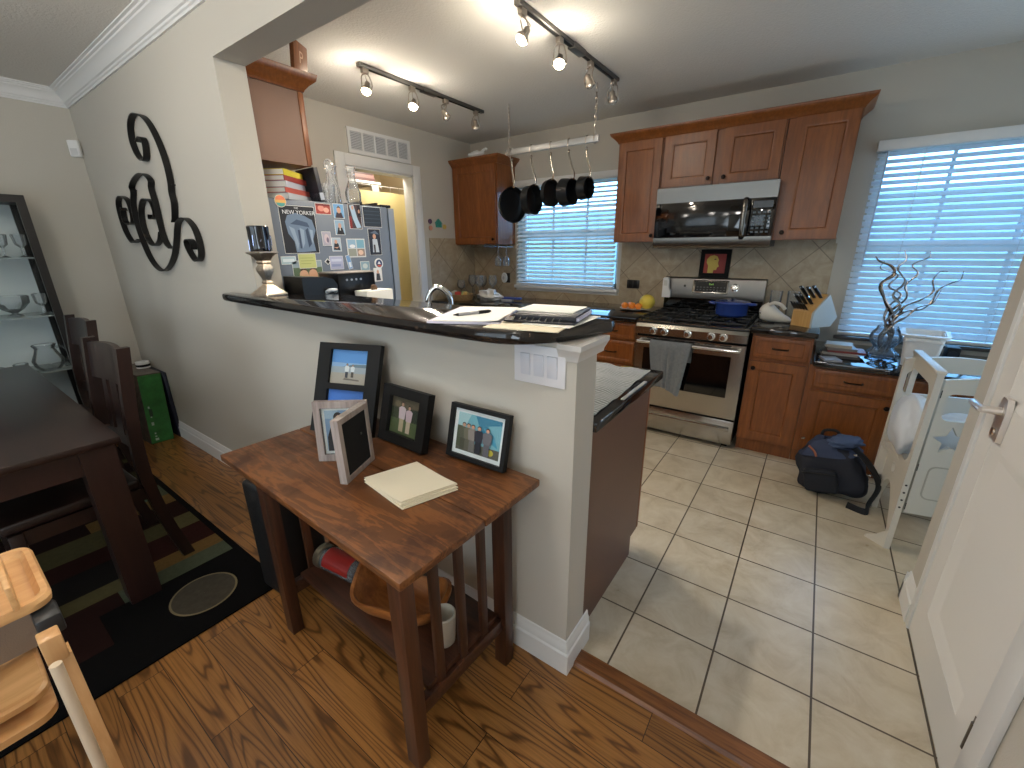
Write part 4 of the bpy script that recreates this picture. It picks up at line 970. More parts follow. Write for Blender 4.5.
carafe(-2.525, 1.685, hollow([(0.004, 0), (0.038, 0), (0.04, 0.03), (0.034, 0.10), (0.022, 0.16), (0.024, 0.2), (0.032, 0.225)]), 'tall flared glass vase in the middle of the refrigerator top')
carafe(-2.40, 1.73, hollow([(0.004, 0), (0.03, 0), (0.044, 0.03), (0.046, 0.07), (0.024, 0.13), (0.02, 0.17), (0.03, 0.21)]), 'glass carafe nearest the refrigerator door')
carafe(-2.385, 1.56, hollow([(0.004, 0), (0.03, 0), (0.032, 0.05), (0.036, 0.10)]), 'short glass tumbler between the black book and the decanter')
MB_ = MB().box(-2.75, FX - 0.03, 1.76, 1.885, 1.7063, 1.716, bev=0.003).box(-2.75, FX - 0.03, 1.76, 1.768, 1.71, 1.73).box(-2.75, FX - 0.03, 1.877, 1.885, 1.71, 1.73)
tag(MB_.build('serving_tray', BLACKS), 'dark flat tray on the refrigerator near its door', 'tray')

# ------------------------------------------------------------------ pantry seen through the doorway
t = thing('curtain', 'bright yellow cloth hanging on hooks inside the pantry doorway', 'curtain', (-3.72, 3.0, 2.0))
MB().grid(lambda u, v: (-3.70 + 0.012 * math.sin(u * 14) * (0.4 + v), 2.72 + u * 0.66, 1.99 - 0.035 * u * 0 - v * 1.55), 40, 12, 0.003).build('cloth', P('yellow_cloth', (250, 234, 172), 0.8), t)
for i in range(6): MB().tube(smoothpath([(-3.70, 2.76 + i * 0.115, 1.985), (-3.69, 2.76 + i * 0.115, 2.03), (-3.705, 2.76 + i * 0.115, 2.045), (-3.72, 2.76 + i * 0.115, 2.035)], 3), 0.003, 6).build('hook', NICKEL, t)
MB().cyl((-3.71, 2.02, 2.043), (-3.71, 3.58, 2.043), 0.004, n=10).build('rod', P('rod_white', (226, 224, 218), 0.4), t)
sh = thing('pantry_shelf', 'white high shelf inside the pantry above the yellow cloth', 'shelf', (-3.9, 2.5, 2.07))
MB().box(-4.44, -3.76, 2.01, 3.05, 2.065, 2.085).build('board', TRIM, sh)
MB().box(-3.80, -3.775, 2.95, 3.03, 1.95, 2.064).build('bracket', TRIM, sh)
z = 2.0855
for i, (col, lab) in enumerate((((92, 62, 62), 'dark maroon album, lowest in the pile on the pantry shelf'), ((128, 100, 96), 'brown album, middle of the pile on the pantry shelf'), ((74, 52, 54), 'dark album on top of the pile on the pantry shelf'))):
    book('album', -4.05, -3.78, 2.72, 3.0 - 0.01 * i, z, 0.028, P('album_%d' % i, col, 0.5), lab, 0.02 * i, 'albums on the pantry shelf', spine='x1'); z += 0.029
# ------------------------------------------------------------------ on the range and its neighbours
po = thing('dutch_oven', 'blue lidded dutch oven on the back right burner', 'pot', (-0.50, 3.62, 0.9395))
POTB = P('blue_enamel', (40, 66, 140), 0.18, coat=0.5)
MB().lathe([(0.004, 0.0), (0.10, 0.0), (0.112, 0.012), (0.118, 0.09), (0.121, 0.094), (0.115, 0.094), (0.108, 0.012), (0.004, 0.008)], (-0.50, 3.62, 0.9395), 36).build('body', POTB, po)
MB().lathe([(0.124, 0.0945), (0.126, 0.099), (0.122, 0.105), (0.09, 0.112), (0.03, 0.117), (0.004, 0.117)], (-0.50, 3.62, 0.9395), 36).build('lid', P('blue_enamel_lid', (54, 82, 158), 0.2, coat=0.4), po)
for s in (-1, 1):
    MB().tube(smoothpath([(-0.50 + s * 0.115, 3.59, 1.027), (-0.50 + s * 0.152, 3.595, 1.032), (-0.50 + s * 0.158, 3.62, 1.032), (-0.50 + s * 0.152, 3.645, 1.032), (-0.50 + s * 0.115, 3.65, 1.027)], 4), 0.008, 8).build('handle', POTB, po)
MB().lathe([(0.008, 0.115), (0.010, 0.122), (0.016, 0.128), (0.012, 0.135), (0.003, 0.137)], (-0.50, 3.62, 0.9395), 16).build('lid_knob', P('pot_knob', (60, 62, 66), 0.3, 0.6), po)

pt = thing('painting', 'small red painting of a yellow head in a black frame above the range', 'painting', (-0.72, 3.95, 1.196))
PMx = TR((-0.722, 3.9485, 1.196), rx=PI / 2 - 0.06)
m = MB(); m.M = PMx
m.prism(rect(-0.115, 0, 0.115, 0.225), 'z', -0.008, 0.012, holes=[rect(-0.083, 0.036, 0.083, 0.19)]).build('frame', P('black_frame', (16, 14, 13), 0.6, spec=0.15), pt)
picture('canvas', 0.168, 0.158, PMx @ TR((0, 0.113, 0.002)), [((150, 44, 36), rect(0, 0, 1, 1)), ((170, 62, 44), rect(0, 0, 0.3, 1)), ((214, 186, 84), [(0.20, 0.02), (0.46, 0.02), (0.47, 0.16), (0.60, 0.18), (0.62, 0.30), (0.70, 0.36), (0.64, 0.52), (0.66, 0.70), (0.58, 0.86), (0.42, 0.93), (0.24, 0.88), (0.12, 0.72), (0.12, 0.54), (0.20, 0.40)]), ((110, 60, 44), ell(0.5, 0.72, 0.05, 0.03))], pt)

m = MB()
m.box(-1.092, -1.022, 3.925, 3.96, 1.1965, 1.206)
o = thing('white_block', 'white stepped block on the left end of the range backguard', 'box', (-1.06, 3.87, 1.03))  # bright reflection on the steel, built as a solid white block
MB().prism([(-1.098, 1.0255), (-1.03, 1.0255), (-1.03, 1.085), (-1.045, 1.10), (-1.05, 1.185), (-1.06, 1.195), (-1.09, 1.195), (-1.098, 1.185)], 'y', 3.835, 3.872).build('body', WHITEP, o)
MB().prism([(-1.09, 1.125), (-1.058, 1.125), (-1.06, 1.17), (-1.09, 1.17)], 'y', 3.833, 3.836).build('front_patch', P('block_patch', (206, 206, 200), 0.5), o)

def sheet_fn(x0, x1, ytop, zt, l_front, l_back, seed, amp=0.012):
    def fn(u, v):
        x = x0 + (x1 - x0) * u
        L = l_front + l_back; s = v * (L + 0.06)
        w_ = amp * (math.sin(u * 11 + seed) + 0.6 * math.sin(u * 23 + seed * 2))
        if s < l_back:
            return (x, ytop + 0.022 + 0.004 * math.sin(u * 9), zt - (l_back - s))
        if s < l_back + 0.06:
            a = (s - l_back) / 0.06 * PI
            return (x, ytop + 0.022 * math.cos(a), zt + 0.022 * math.sin(a))
        d = s - l_back - 0.06
        k = d / l_front
        return (x + (0.07 * (u - 0.55)) * -k + 0.02 * k * math.sin(seed + u * 4), ytop - 0.024 - abs(w_) * min(1, k * 3) - 0.006, zt - d + 0.03 * k * math.sin(u * 3 + seed))
    return fn
tw = MB().grid(sheet_fn(-0.965, -0.665, 3.205, 0.752, 0.36, 0.13, 1.0), 40, 30, 0.0025)
TOWM = P('grey_towel', (112, 117, 121), 0.95, vary=0.12, vscale=60, bumpy=0.3, bscale=400, sheen=0.3)
tag(tw.build('dish_towel', TOWM, smooth=60), 'grey dish towel hanging over the oven handle', 'towel')

pl = tag(MB().lathe([(0.004, 0.0), (0.06, 0.0), (0.075, 0.004), (0.15, 0.016), (0.152, 0.019), (0.075, 0.009), (0.004, 0.005)], (-1.265, 3.66, 0.9215), 36, 0.9, 0.75).build('plate', P('white_china', (236, 234, 228), 0.15)), 'white plate of oranges and a yellow melon left of the range', 'plate')
ORG = P('orange_peel', (242, 142, 44), 0.4, bumpy=0.15, bscale=300, vary=0.06)
for i, (x, y, r_) in enumerate(((-1.352, 3.635, 0.029), (-1.290, 3.645, 0.030), (-1.228, 3.63, 0.029), (-1.322, 3.70, 0.028))):
    o = thing('orange', ('orange at the left end of the white plate', 'orange in the middle of the row on the plate', 'orange touching the yellow melon on the plate', 'orange behind the others on the plate')[i], 'orange', (x, y, 0.929), 0, 'oranges on the white plate')
    MB().ball((x, y, 0.929 + r_), (r_, r_, r_ * 0.94), 18, 12).build('fruit', ORG, o)
    MB().cyl((x + 0.004, y, 0.929 + r_ * 1.90), (x + 0.005, y, 0.929 + r_ * 1.97), 0.004, 0.003, 8).build('stem_end', P('orange_stem', (110, 110, 50), 0.7), o)
o = thing('melon', 'round yellow melon on the plate beside the range', 'melon', (-1.178, 3.70, 0.93))
MB().ball((-1.178, 3.70, 0.992), (0.066, 0.066, 0.062), 24, 16).build('fruit', P('melon_rind', (232, 206, 84), 0.45, vary=0.08, vscale=20, bumpy=0.1), o)
MB().tube([(-1.185, 3.7, 1.05), (-1.189, 3.695, 1.062)], [0.006, 0.004], 8).build('stem', P('melon_stem', (146, 130, 70), 0.8), o)

def plate_on_back(x, z, w_, h_, m_, name, label, cat, rockers=0):
    t = thing(name, label, cat, (x, YB - 0.008, z))
    MB().box(x - w_ / 2, x + w_ / 2, YB - 0.014, YB - 0.0085, z - h_ / 2, z + h_ / 2, bev=0.002).build('cover', m_, t)
    for s in range(rockers):
        xx = x + (s - (rockers - 1) / 2) * 0.045
        MB().box(xx - 0.016, xx + 0.016, YB - 0.0165, YB - 0.0135, z - 0.033, z + 0.033, bev=0.001).build('socket', BLACKS, t)
    return t
plate_on_back(-1.41, 1.115, 0.118, 0.078, P('dark_outlet', (34, 26, 22), 0.35), 'wall_outlet', 'dark brown double outlet on the backsplash above the oranges', 'outlet', 2)
t = thing('night_light', 'white oval plug-in device on the backsplash left of the sink window', 'plug-in', (-2.895, YB - 0.01, 1.125))
MB().box(-2.93, -2.83, YB - 0.014, YB - 0.0085, 1.075, 1.18, bev=0.002).build('outlet_cover', P('dark_outlet', (34, 26, 22), 0.35), t)
m = MB(); m.M = TR((-2.90, YB - 0.014, 1.128), rx=PI / 2); m.lathe([(0.038, 0), (0.04, 0.01), (0.032, 0.022), (0.004, 0.026)], n=24, sy=1.45); m.build('body', WHITEP, t)
m = MB(); m.M = TR((-2.90, YB - 0.039, 1.128), rx=PI / 2); m.lathe([(0.014, 0), (0.013, 0.002), (0.003, 0.0025)], n=16, sy=1.4); m.build('grille', P('grille_grey', (190, 190, 192), 0.5), t)

# wine glasses: hanging from a wire rack and standing on the worktop
def wine_prof(h=0.20, r=0.036):
    return hollow([(0.004, 0.0), (0.032, 0.0), (0.03, 0.003), (0.005, 0.008), (0.004, h * 0.45), (0.012, h * 0.50), (r * 0.85, h * 0.62), (r, h * 0.74), (r * 0.82, h)], 0.0015)
rkk = thing('stemware_rack', 'wire stemware rack under the corner wall cabinet', 'rack', (-2.95, 3.78, ZU0))
m = MB()
for i in range(7): m.tube(smoothpath([(-3.12 + i * 0.06, 3.68, ZU0 - 0.002), (-3.12 + i * 0.06, 3.68, ZU0 - 0.024), (-3.12 + i * 0.06, 3.94, ZU0 - 0.024), (-3.12 + i * 0.06, 3.94, ZU0 - 0.002)], 3), 0.0025, 6)
m.build('wires', CHROME, rkk)
for i, (x, y) in enumerate(((-2.81, 3.73), (-2.735 - 0.02, 3.80))):
    h = tag(MB().lathe([(r_, -z_) for r_, z_ in wine_prof()], (0, 0, 0), 20).build('wine_glass', WINEG), ('wine glass hanging upside down nearer the corner under the cabinet', 'wine glass hanging upside down nearest the sink window')[i], 'wine glass', 'hanging wine glasses')
    h.location = (x, y, ZU0 - 0.018)
for i, (x, y, hh) in enumerate(((-3.19, 3.74, 0.21), (-3.02, 3.66, 0.215), (-2.93, 3.78, 0.21), (-3.10, 3.82, 0.20), (-3.235, 3.60, 0.16))):
    tag(MB().lathe(wine_prof(hh + 0.03, 0.045), (x, y, 0.9215), 22).build('wine_glass', WINEG), ('wine glass standing in the counter corner, leftmost of the tall ones', 'large wine glass standing in front of the wicker basket rim', 'wine glass standing nearest the white kitchen towel', 'wine glass standing at the back of the counter corner', 'short-stemmed glass standing nearest the faucet side')[i], 'wine glass', 'standing wine glasses on the worktop')
bs = thing('basket', 'flat woven basket of small packets in the counter corner', 'basket', (-3.14, 3.5, 0.9215))
MB().lathe([(0.02, 0), (0.15, 0), (0.165, 0.03), (0.17, 0.06), (0.16, 0.062), (0.15, 0.012), (0.02, 0.008)], (-3.14, 3.46, 0.9215), 30, 1.0, 0.72).build('weave', P('wicker', (150, 118, 78), 0.8, vary=0.25, vscale=60, bumpy=0.6, bscale=120), bs)
for i, (x, y, c_, lab) in enumerate(((-3.20, 3.44, (206, 196, 176), 'cream packet in the woven basket'), (-3.13, 3.42, (186, 58, 44), 'red packet in the woven basket'), (-3.06, 3.47, (196, 160, 90), 'tan packet in the woven basket'), (-3.24, 3.50, (226, 222, 214), 'white packet at the back of the woven basket'), (-3.12, 3.52, (120, 128, 84), 'olive packet at the back of the woven basket'))):
    m = MB(); m.M = TR((x, y, 0.975), rz=i * 0.9, rx=0.5 * (-1) ** i); m.box(-0.03, 0.03, -0.022, 0.022, -0.03, 0.03, bev=0.006)
    tag(m.build('packet', P('packet_%d' % i, c_, 0.5)), lab, 'packet', 'packets in the woven basket')
def lump(u, v, cx, cy, cz, rx, ry, rz, amp, fr, seed, zmin=None):
    a = 2 * PI * u; b = PI * (v - 0.5)
    d = Vector((math.cos(b) * math.cos(a), math.cos(b) * math.sin(a), math.sin(b)))
    k = 1 + amp * noise.noise(d * fr + Vector((seed, seed * 1.7, 0)))
    p = Vector((cx + d.x * rx * k, cy + d.y * ry * k, cz + d.z * rz * k))
    if zmin is not None: p.z = max(zmin, p.z)
    return p
m = MB().grid(lambda u, v: lump(u, v, -2.83, 3.58, 0.965, 0.13, 0.085, 0.062, 0.55, 2.6, 3.0, 0.9215), 30, 18)
tag(m.build('kitchen_towel', P('white_towel', (226, 224, 220), 0.95, bumpy=0.3), smooth=60), 'crumpled white kitchen towel on the worktop left of the blue brush', 'towel')
br = thing('scrub_brush', 'blue flat brush lying on the worktop under the sink window', 'brush', (-2.60, 3.66, 0.9215))
m = MB(); m.M = TR((-2.60, 3.66, 0.9215), rz=0.1); m.box(-0.12, 0.12, -0.025, 0.025, 0.012, 0.034, bev=0.008).build('handle', P('blue_plastic', (52, 76, 150), 0.35), br)
m = MB(); m.M = TR((-2.60, 3.66, 0.9215), rz=0.1); m.box(-0.115, 0.02, -0.022, 0.022, 0.0, 0.013).build('bristles', P('bristle_white', (214, 216, 220), 0.9), br)

# wall magnets by the pantry doorway
def wall_decor(y, z, shapes_mb, m_, label, name='wall_ornament', cat='ornament'):
    return tag(shapes_mb.build(name, m_), label, cat, 'small ornaments beside the pantry doorway')
wall_decor(0, 0, MB().prism([(3.372, 1.66), (3.45, 1.66), (3.45, 1.70), (3.465, 1.70), (3.411, 1.745), (3.358, 1.70), (3.372, 1.70)], 'x', XK, XK + 0.012), P('teal_house', (66, 150, 138), 0.5, vary=0.3, vscale=60), 'teal house-shaped wall ornament beside the pantry doorway')
for y, z, c_, lab in ((3.292, 1.715, (96, 70, 100), 'round purple wall ornament above the pink one'), (3.296, 1.652, (206, 150, 130), 'round pink wall ornament lowest by the pantry casing'), (3.50, 1.668, (204, 176, 92), 'round yellow wall ornament right of the teal house')):
    wall_decor(y, z, MB().cyl((XK, y, z), (XK + 0.01, y, z), 0.024, n=20).cyl((XK + 0.01, y, z), (XK + 0.014, y, z), 0.011, n=14), P('ornament_%s' % c_[0], c_, 0.5), lab)
m = MB().grid(lambda u, v: lump(u, v, -2.98, 3.74, 2.335, 0.10, 0.04, 0.02, 0.5, 3, 5.0, 2.256), 20, 10)
bird = thing('bird_figurine', 'white bird figurine lying on the corner wall cabinet', 'figurine', (-3.0, 3.75, 2.3155))
MB().grid(lambda u, v: lump(u, v, -3.02, 3.66, 2.345, 0.10, 0.035, 0.028, 0.3, 2, 5.0, 2.3155), 20, 10).build('body', WHITEP, bird)
MB().tube(smoothpath([(-2.95, 3.66, 2.35), (-2.90, 3.66, 2.378), (-2.87, 3.66, 2.372)], 4), [0.014] * 4 + [0.012] * 4 + [0.004], 8).build('head', WHITEP, bird)

# ------------------------------------------------------------------ right worktop: knife block, mixer, tumblers
kb = thing('knife_block', 'light wood knife block with white sides on the small worktop', 'knife block', (0.0, 3.55, 0.9215))
KM = TR((-0.040, 3.49, 0.9215), rz=-0.62)
prof = [(-0.02, 0.0), (0.16, 0.0), (0.21, 0.06), (0.10, 0.215), (-0.02, 0.10)]
m = MB(); m.M = KM; m.prism([(y, z) for y, z in prof], 'x', -0.062, 0.072).build('block', wood('beech', (206, 160, 96), (226, 186, 126), axis=2, scale=12, rings=1.5), kb)
m = MB(); m.M = KM; m.prism([(y, z) for y, z in prof], 'x', 0.0725, 0.086).build('side_panel', P('block_white', (206, 214, 214), 0.25, 0.2), kb)
KBL = P('knife_black', (18, 18, 20), 0.3)
slope = (Vector((0, 0.10, 0.215)) - Vector((0, -0.02, 0.10))).normalized()
nrm = Vector((0, -slope.z, slope.y))
kn = 0
def knife(xx, s, L, r_, label):
    t = thing('knife', label, 'knife', KM @ Vector((xx, -0.02 + slope.y * s, 0.10 + slope.z * s)), 0, 'knives in the block')
    p0 = Vector((xx, -0.02 + slope.y * s, 0.10 + slope.z * s))
    d = (Vector((0, -0.75, 0.66))).normalized()
    m = MB(); m.M = KM; m.tube([p0 + d * 0.001, p0 + d * 0.014], r_ * 0.9, 8, flat=0.6).build('bolster', CHROME, t)
    m = MB(); m.M = KM; m.tube([p0 + d * 0.014, p0 + d * (L * 0.5), p0 + d * (L - 0.012)], [r_ * 0.8, r_, r_ * 0.95], 8, flat=0.6).build('handle', KBL, t)
    m = MB(); m.M = KM; m.tube([p0 + d * (L - 0.012), p0 + d * L], [r_ * 0.95, r_ * 0.8], 8, flat=0.6).build('end_cap', CHROME, t)
words = ('first', 'second', 'third', 'fourth', 'fifth')
for i in range(5): knife(-0.05 + i * 0.021, 0.012, 0.085, 0.0095, 'black-handled steak knife, %s from the left in the low front row of the block' % words[i])
for i, (xx, s, L, lab) in enumerate(((-0.042, 0.062, 0.11, 'black-handled knife at the left of the middle row in the block'), (-0.006, 0.062, 0.115, 'black-handled knife in the middle of the middle row in the block'), (0.03, 0.066, 0.09, 'short black knife at the right of the middle row in the block'), (-0.03, 0.115, 0.13, 'large black-handled knife at the top left of the block'), (0.052, 0.125, 0.13, 'large black-handled knife at the top right of the block'), (0.01, 0.12, 0.12, 'steel-ended knife in the middle of the top row in the block'))):
    knife(xx, s, L, 0.0145, lab)
mx = thing('hand_mixer', 'white shoe-shaped hand mixer between the range and the knife block', 'hand mixer', (-0.19, 3.58, 0.9215))
rings = []
for x, zc_, ry, rz_ in ((-0.275, 0.985, 0.012, 0.025), (-0.262, 0.985, 0.034, 0.05), (-0.23, 0.992, 0.045, 0.066), (-0.195, 0.985, 0.046, 0.062), (-0.16, 0.968, 0.042, 0.046), (-0.12, 0.952, 0.036, 0.03), (-0.085, 0.942, 0.028, 0.02), (-0.07, 0.938, 0.012, 0.010)):
    rings.append([(x, 3.56 + ry * math.cos(a), max(0.9216, zc_ + rz_ * math.sin(a))) for a in [2 * PI * k / 18 for k in range(18)]])
MB().loft([[(p[0] - 0.035, p[1] + 0.02, p[2]) for p in r_] for r_ in rings]).build('body', P('mixer_white', (232, 228, 218), 0.3), mx)
MB().tube(smoothpath([(-0.25, 3.545, 1.045), (-0.22, 3.535, 1.062), (-0.18, 3.535, 1.05), (-0.15, 3.54, 1.02)], 4), 0.012, 8).build('grip', P('mixer_white', (232, 228, 218), 0.3), mx)
MB().tube(smoothpath([(-0.27, 3.56, 0.965), (-0.305, 3.54, 0.985), (-0.30, 3.50, 0.95), (-0.27, 3.47, 0.93), (-0.23, 3.48, 0.9265), (-0.20, 3.50, 0.926)], 5), 0.004, 6).build('cord', BLACKS, mx)
for x, y, hh, lab in ((-0.235, 3.80, 0.20, 'tall clear tumbler behind the white mixer beside the range'), (-0.125, 3.82, 0.20, 'tall clear tumbler behind the white mixer beside the knife block')):
    tag(MB().lathe(hollow([(0.004, 0), (0.032, 0), (0.034, 0.02), (0.042, hh)]), (x, y, 0.9215), 24).build('tumbler', WINEG), lab, 'tumbler', 'clear tumblers on the small worktop')

# ------------------------------------------------------------------ low worktop under the large window
zb = 0.7445
for i, (x0, x1, y0, y1, th, col, rz, lab) in enumerate(((0.10, 0.30, 3.40, 3.56, 0.018, (70, 62, 60), 0.10, 'dark book at the bottom of the pile under the large window'),
        (0.11, 0.30, 3.40, 3.56, 0.014, (150, 146, 140), -0.08, 'pale book second from the bottom of the pile under the window'),
        (0.13, 0.33, 3.42, 3.57, 0.012, (120, 44, 40), 0.05, 'dark red book in the middle of the pile under the window'),
        (0.12, 0.28, 3.42, 3.57, 0.016, (120, 114, 108), 0.12, 'grey book fourth in the pile under the window'),
        (0.12, 0.26, 3.43, 3.56, 0.020, (176, 166, 150), -0.05, 'cream book on top of the pile under the window'))):
    book('book', x0, x1, y0, y1, zb, th, P('lowbook_%d' % i, col, 0.5), lab, rz, 'books piled under the large window', spine='y0'); zb += th + 0.0006
book('notebook', 0.105, 0.20, 3.27, 3.385, 0.7445, 0.012, P('notebook_grey', (150, 148, 150), 0.5), 'small grey notebook lying in front of the book pile', 0.3, spine='y0')
VX, VY = 0.425, 3.60
vs_ = tag(MB().lathe(hollow([(0.004, 0), (0.07, 0.0), (0.085, 0.012), (0.088, 0.03), (0.06, 0.055), (0.052, 0.07), (0.075, 0.10), (0.085, 0.13), (0.075, 0.165), (0.058, 0.185), (0.056, 0.20)], 0.004), (VX, VY, 0.7445), 32).build('glass_vase', thin_glass('blue_reflect_glass', (240, 245, 249), 0.20, 0.12)), 'pinched clear glass vase holding the twisted metal branches', 'vase')  # clear glass; its bluish reflection is put into the tint
sc = thing('branch_sculpture', 'twisted silver metal branch sculpture standing in the glass vase', 'sculpture', (VX, VY, 0.76))
SILV = P('twisted_metal', (166, 154, 146), 0.22, 1.0, vary=0.25, vscale=14)
br_pts = [
    [(0.0, 0.02, 0.03), (-0.03, 0.0, 0.12), (0.015, 0.0, 0.24), (-0.05, 0.0, 0.36), (-0.09, 0, 0.46), (-0.04, 0, 0.52), (-0.06, 0, 0.57), (-0.125, 0, 0.60), (-0.15, 0.0, 0.63)],
    [(0.02, -0.02, 0.03), (0.03, 0.01, 0.14), (-0.03, 0.0, 0.24), (-0.02, 0.01, 0.33), (0.02, 0.0, 0.40), (-0.05, 0.01, 0.45), (-0.02, 0, 0.52), (-0.11, 0, 0.555), (-0.10, 0.0, 0.60)],
    [(-0.02, -0.01, 0.03), (0.02, -0.02, 0.12), (-0.02, 0.0, 0.22), (0.03, 0.0, 0.33), (-0.02, -0.01, 0.40), (0.02, -0.02, 0.48), (-0.03, -0.01, 0.56), (0.0, 0.0, 0.61), (-0.02, 0, 0.665)],
    [(0.0, 0.0, 0.03), (0.02, 0.02, 0.16), (-0.01, 0.02, 0.28), (0.05, 0.02, 0.38), (0.03, 0.01, 0.46), (0.07, 0.0, 0.53), (0.035, 0.0, 0.58), (0.10, 0.01, 0.625), (0.10, 0.02, 0.66)],
    [(0.01, 0.02, 0.03), (-0.02, 0.02, 0.15), (0.03, 0.01, 0.26), (0.05, 0.0, 0.33), (0.12, 0.0, 0.38), (0.16, 0.0, 0.43), (0.145, 0.0, 0.49), (0.165, 0.01, 0.54), (0.20, 0.01, 0.545)],
    [(-0.01, 0.0, 0.03), (0.03, -0.01, 0.14), (0.01, -0.01, 0.24), (0.06, -0.01, 0.30), (0.13, -0.01, 0.32), (0.165, -0.01, 0.37), (0.18, -0.01, 0.44), (0.225, -0.01, 0.48), (0.26, -0.01, 0.50), (0.262, -0.01, 0.55)],
    [(0.0, -0.02, 0.03), (-0.02, -0.03, 0.13), (0.02, -0.03, 0.22), (0.07, -0.02, 0.27), (0.11, -0.02, 0.33), (0.17, -0.02, 0.36), (0.19, -0.02, 0.44)]]
for pts in br_pts:
    pp = smoothpath([(VX + x, VY + y, 0.748 + z) for x, y, z in pts], 5)
    n = len(pp)
    MB().tube(pp, [0.003 + 0.014 * (1 - (i / (n - 1)) ** 2.2) * (0.85 + 0.25 * math.sin(i * 1.1)) for i in range(n)], 8, flat=0.5).build('branch', SILV, sc)
bn = thing('storage_bin', 'white plastic bin with a flared rim on the low worktop beside the vase', 'bin', (0.60, 3.50, 0.7445))
BM = TR((0.585, 3.48, 0.7445), rz=-0.12) @ Matrix.Scale(0.93, 4)
def rrect(hx, hy, r_, z, n=5):
    out = []
    for cx_, cy_, a0 in ((hx - r_, hy - r_, 0), (-hx + r_, hy - r_, PI / 2), (-hx + r_, -hy + r_, PI), (hx - r_, -hy + r_, 1.5 * PI)):
        for k in range(n + 1): out.append((cx_ + r_ * math.cos(a0 + PI / 2 * k / n), cy_ + r_ * math.sin(a0 + PI / 2 * k / n), z))
    return out
m = MB(); m.M = BM
m.loft([rrect(0.075, 0.10, 0.02, 0), rrect(0.08, 0.105, 0.02, 0.004), rrect(0.098, 0.128, 0.024, 0.205), rrect(0.094, 0.124, 0.022, 0.205), rrect(0.076, 0.101, 0.018, 0.006), rrect(0.02, 0.03, 0.01, 0.005)], True, True)
m.build('body', WHITEP, bn)
m = MB(); m.M = BM
m.loft([rrect(0.1, 0.13, 0.024, 0.196), rrect(0.116, 0.147, 0.03, 0.200), rrect(0.118, 0.149, 0.03, 0.212), rrect(0.098, 0.128, 0.022, 0.214), rrect(0.097, 0.127, 0.022, 0.196)], True, False)
m.build('rim', WHITEP, bn)
m = MB(); m.M = BM; m.prism([(-0.099, 0.16), (-0.07, 0.19), (0.07, 0.19), (0.099, 0.16), (0.075, 0.17), (-0.075, 0.17)][::1], 'y', -0.137, -0.122).build('grip_lip', WHITEP, bn)
t = thing('small_speaker', 'small black box on the window ledge right of the white bin', 'box', (0.80, 3.70, 0.7445))
MB().box(0.735, 0.80, 3.66, 3.74, 0.7445, 0.835, bev=0.008).build('body', BLACKS, t)
MB().cyl((0.7675, 3.66, 0.79), (0.7675, 3.6575, 0.79), 0.024, n=18).build('speaker_grille', P('speaker_cloth', (40, 40, 42), 0.9), t)

# ------------------------------------------------------------------ peninsula: cloth, appliances, faucet
MATM = None
def striped_cloth():
    m, nt, b = new_mat('striped_drying_mat')
    v = coords(nt, (1, 1, 1), (0, 0, 0.35))
    wv = N(nt, 'ShaderNodeTexWave'); wv.inputs['Scale'].default_value = 22; wv.inputs['Distortion'].default_value = 3.5; wv.inputs['Detail'].default_value = 2; wv.bands_direction = 'Y'
    nt.links.new(v, wv.inputs['Vector'])
    nt.links.new(ramp(nt, wv.outputs['Fac'], [(0.0, lin((84, 88, 90))), (0.35, lin((136, 140, 140))), (1.0, lin((152, 154, 153)))]), b.inputs['Base Color'])
    b.inputs['Roughness'].default_value = 0.95
    bump(nt, b, wv.outputs['Fac'], 0.5, 0.004)
    return m
m = MB().grid(lambda u, v: (-0.88 + u * 0.358 - 0.02 * v, 1.20 + v * 0.63 + 0.01 * math.sin(u * 7), 0.9235 + 0.003 + 0.003 * math.sin(u * 19 + v * 12) + 0.002 * math.sin(v * 31)), 36, 40, 0.003)
tag(m.build('drying_mat', striped_cloth()), 'striped grey drying cloth on the peninsula worktop', 'drying mat')
tag(MB().box(-0.512, -0.498, 1.40, 1.66, 0.9215, 0.926, bev=0.002).build('knife_strip', P('pale_ruler', (150, 148, 142), 0.4)), 'thin pale strip lying along the peninsula edge', 'ruler')
fa = thing('faucet', 'chrome gooseneck faucet rising behind the raised bar', 'faucet', (-1.50, 1.42, 0.9215))
MB().lathe([(0.03, 0), (0.03, 0.008), (0.018, 0.014), (0.016, 0.06)], (-1.50, 1.42, 0.9215), 20).build('base', CHROME, fa)
MB().tube(smoothpath([(-1.50, 1.42, 0.975), (-1.50, 1.42, 1.14), (-1.497, 1.43, 1.235), (-1.465, 1.46, 1.278), (-1.425, 1.495, 1.24), (-1.415, 1.50, 1.17)], 6), 0.0125, 12).build('spout', CHROME, fa)
MB().tube([(-1.415, 1.50, 1.175), (-1.415, 1.502, 1.10)], [0.016, 0.018], 12).build('spray_head', CHROME, fa)
MB().tube([(-1.50, 1.42, 0.965), (-1.555, 1.42, 1.0)], [0.008, 0.006], 8).build('lever', CHROME, fa)
cm_ = thing('bread_bin', 'black rounded bread bin against the refrigerator on the peninsula', 'bread bin', (-2.2, 1.27, 0.9215))
MB().prism([(1.175, 0.9216), (1.37, 0.9216), (1.37, 1.27), (1.35, 1.30), (1.30, 1.313), (1.22, 1.318), (1.175, 1.318)], 'x', -2.31, -2.13).build('body', P('gloss_black', (12, 12, 14), 0.3, spec=0.3), cm_)
MB().tube(smoothpath([(-2.128, 1.30, 1.235), (-2.105, 1.305, 1.245), (-2.105, 1.34, 1.245), (-2.128, 1.35, 1.235)], 4), 0.010, 8).build('handle', P('pale_handle', (206, 214, 222), 0.25), cm_)
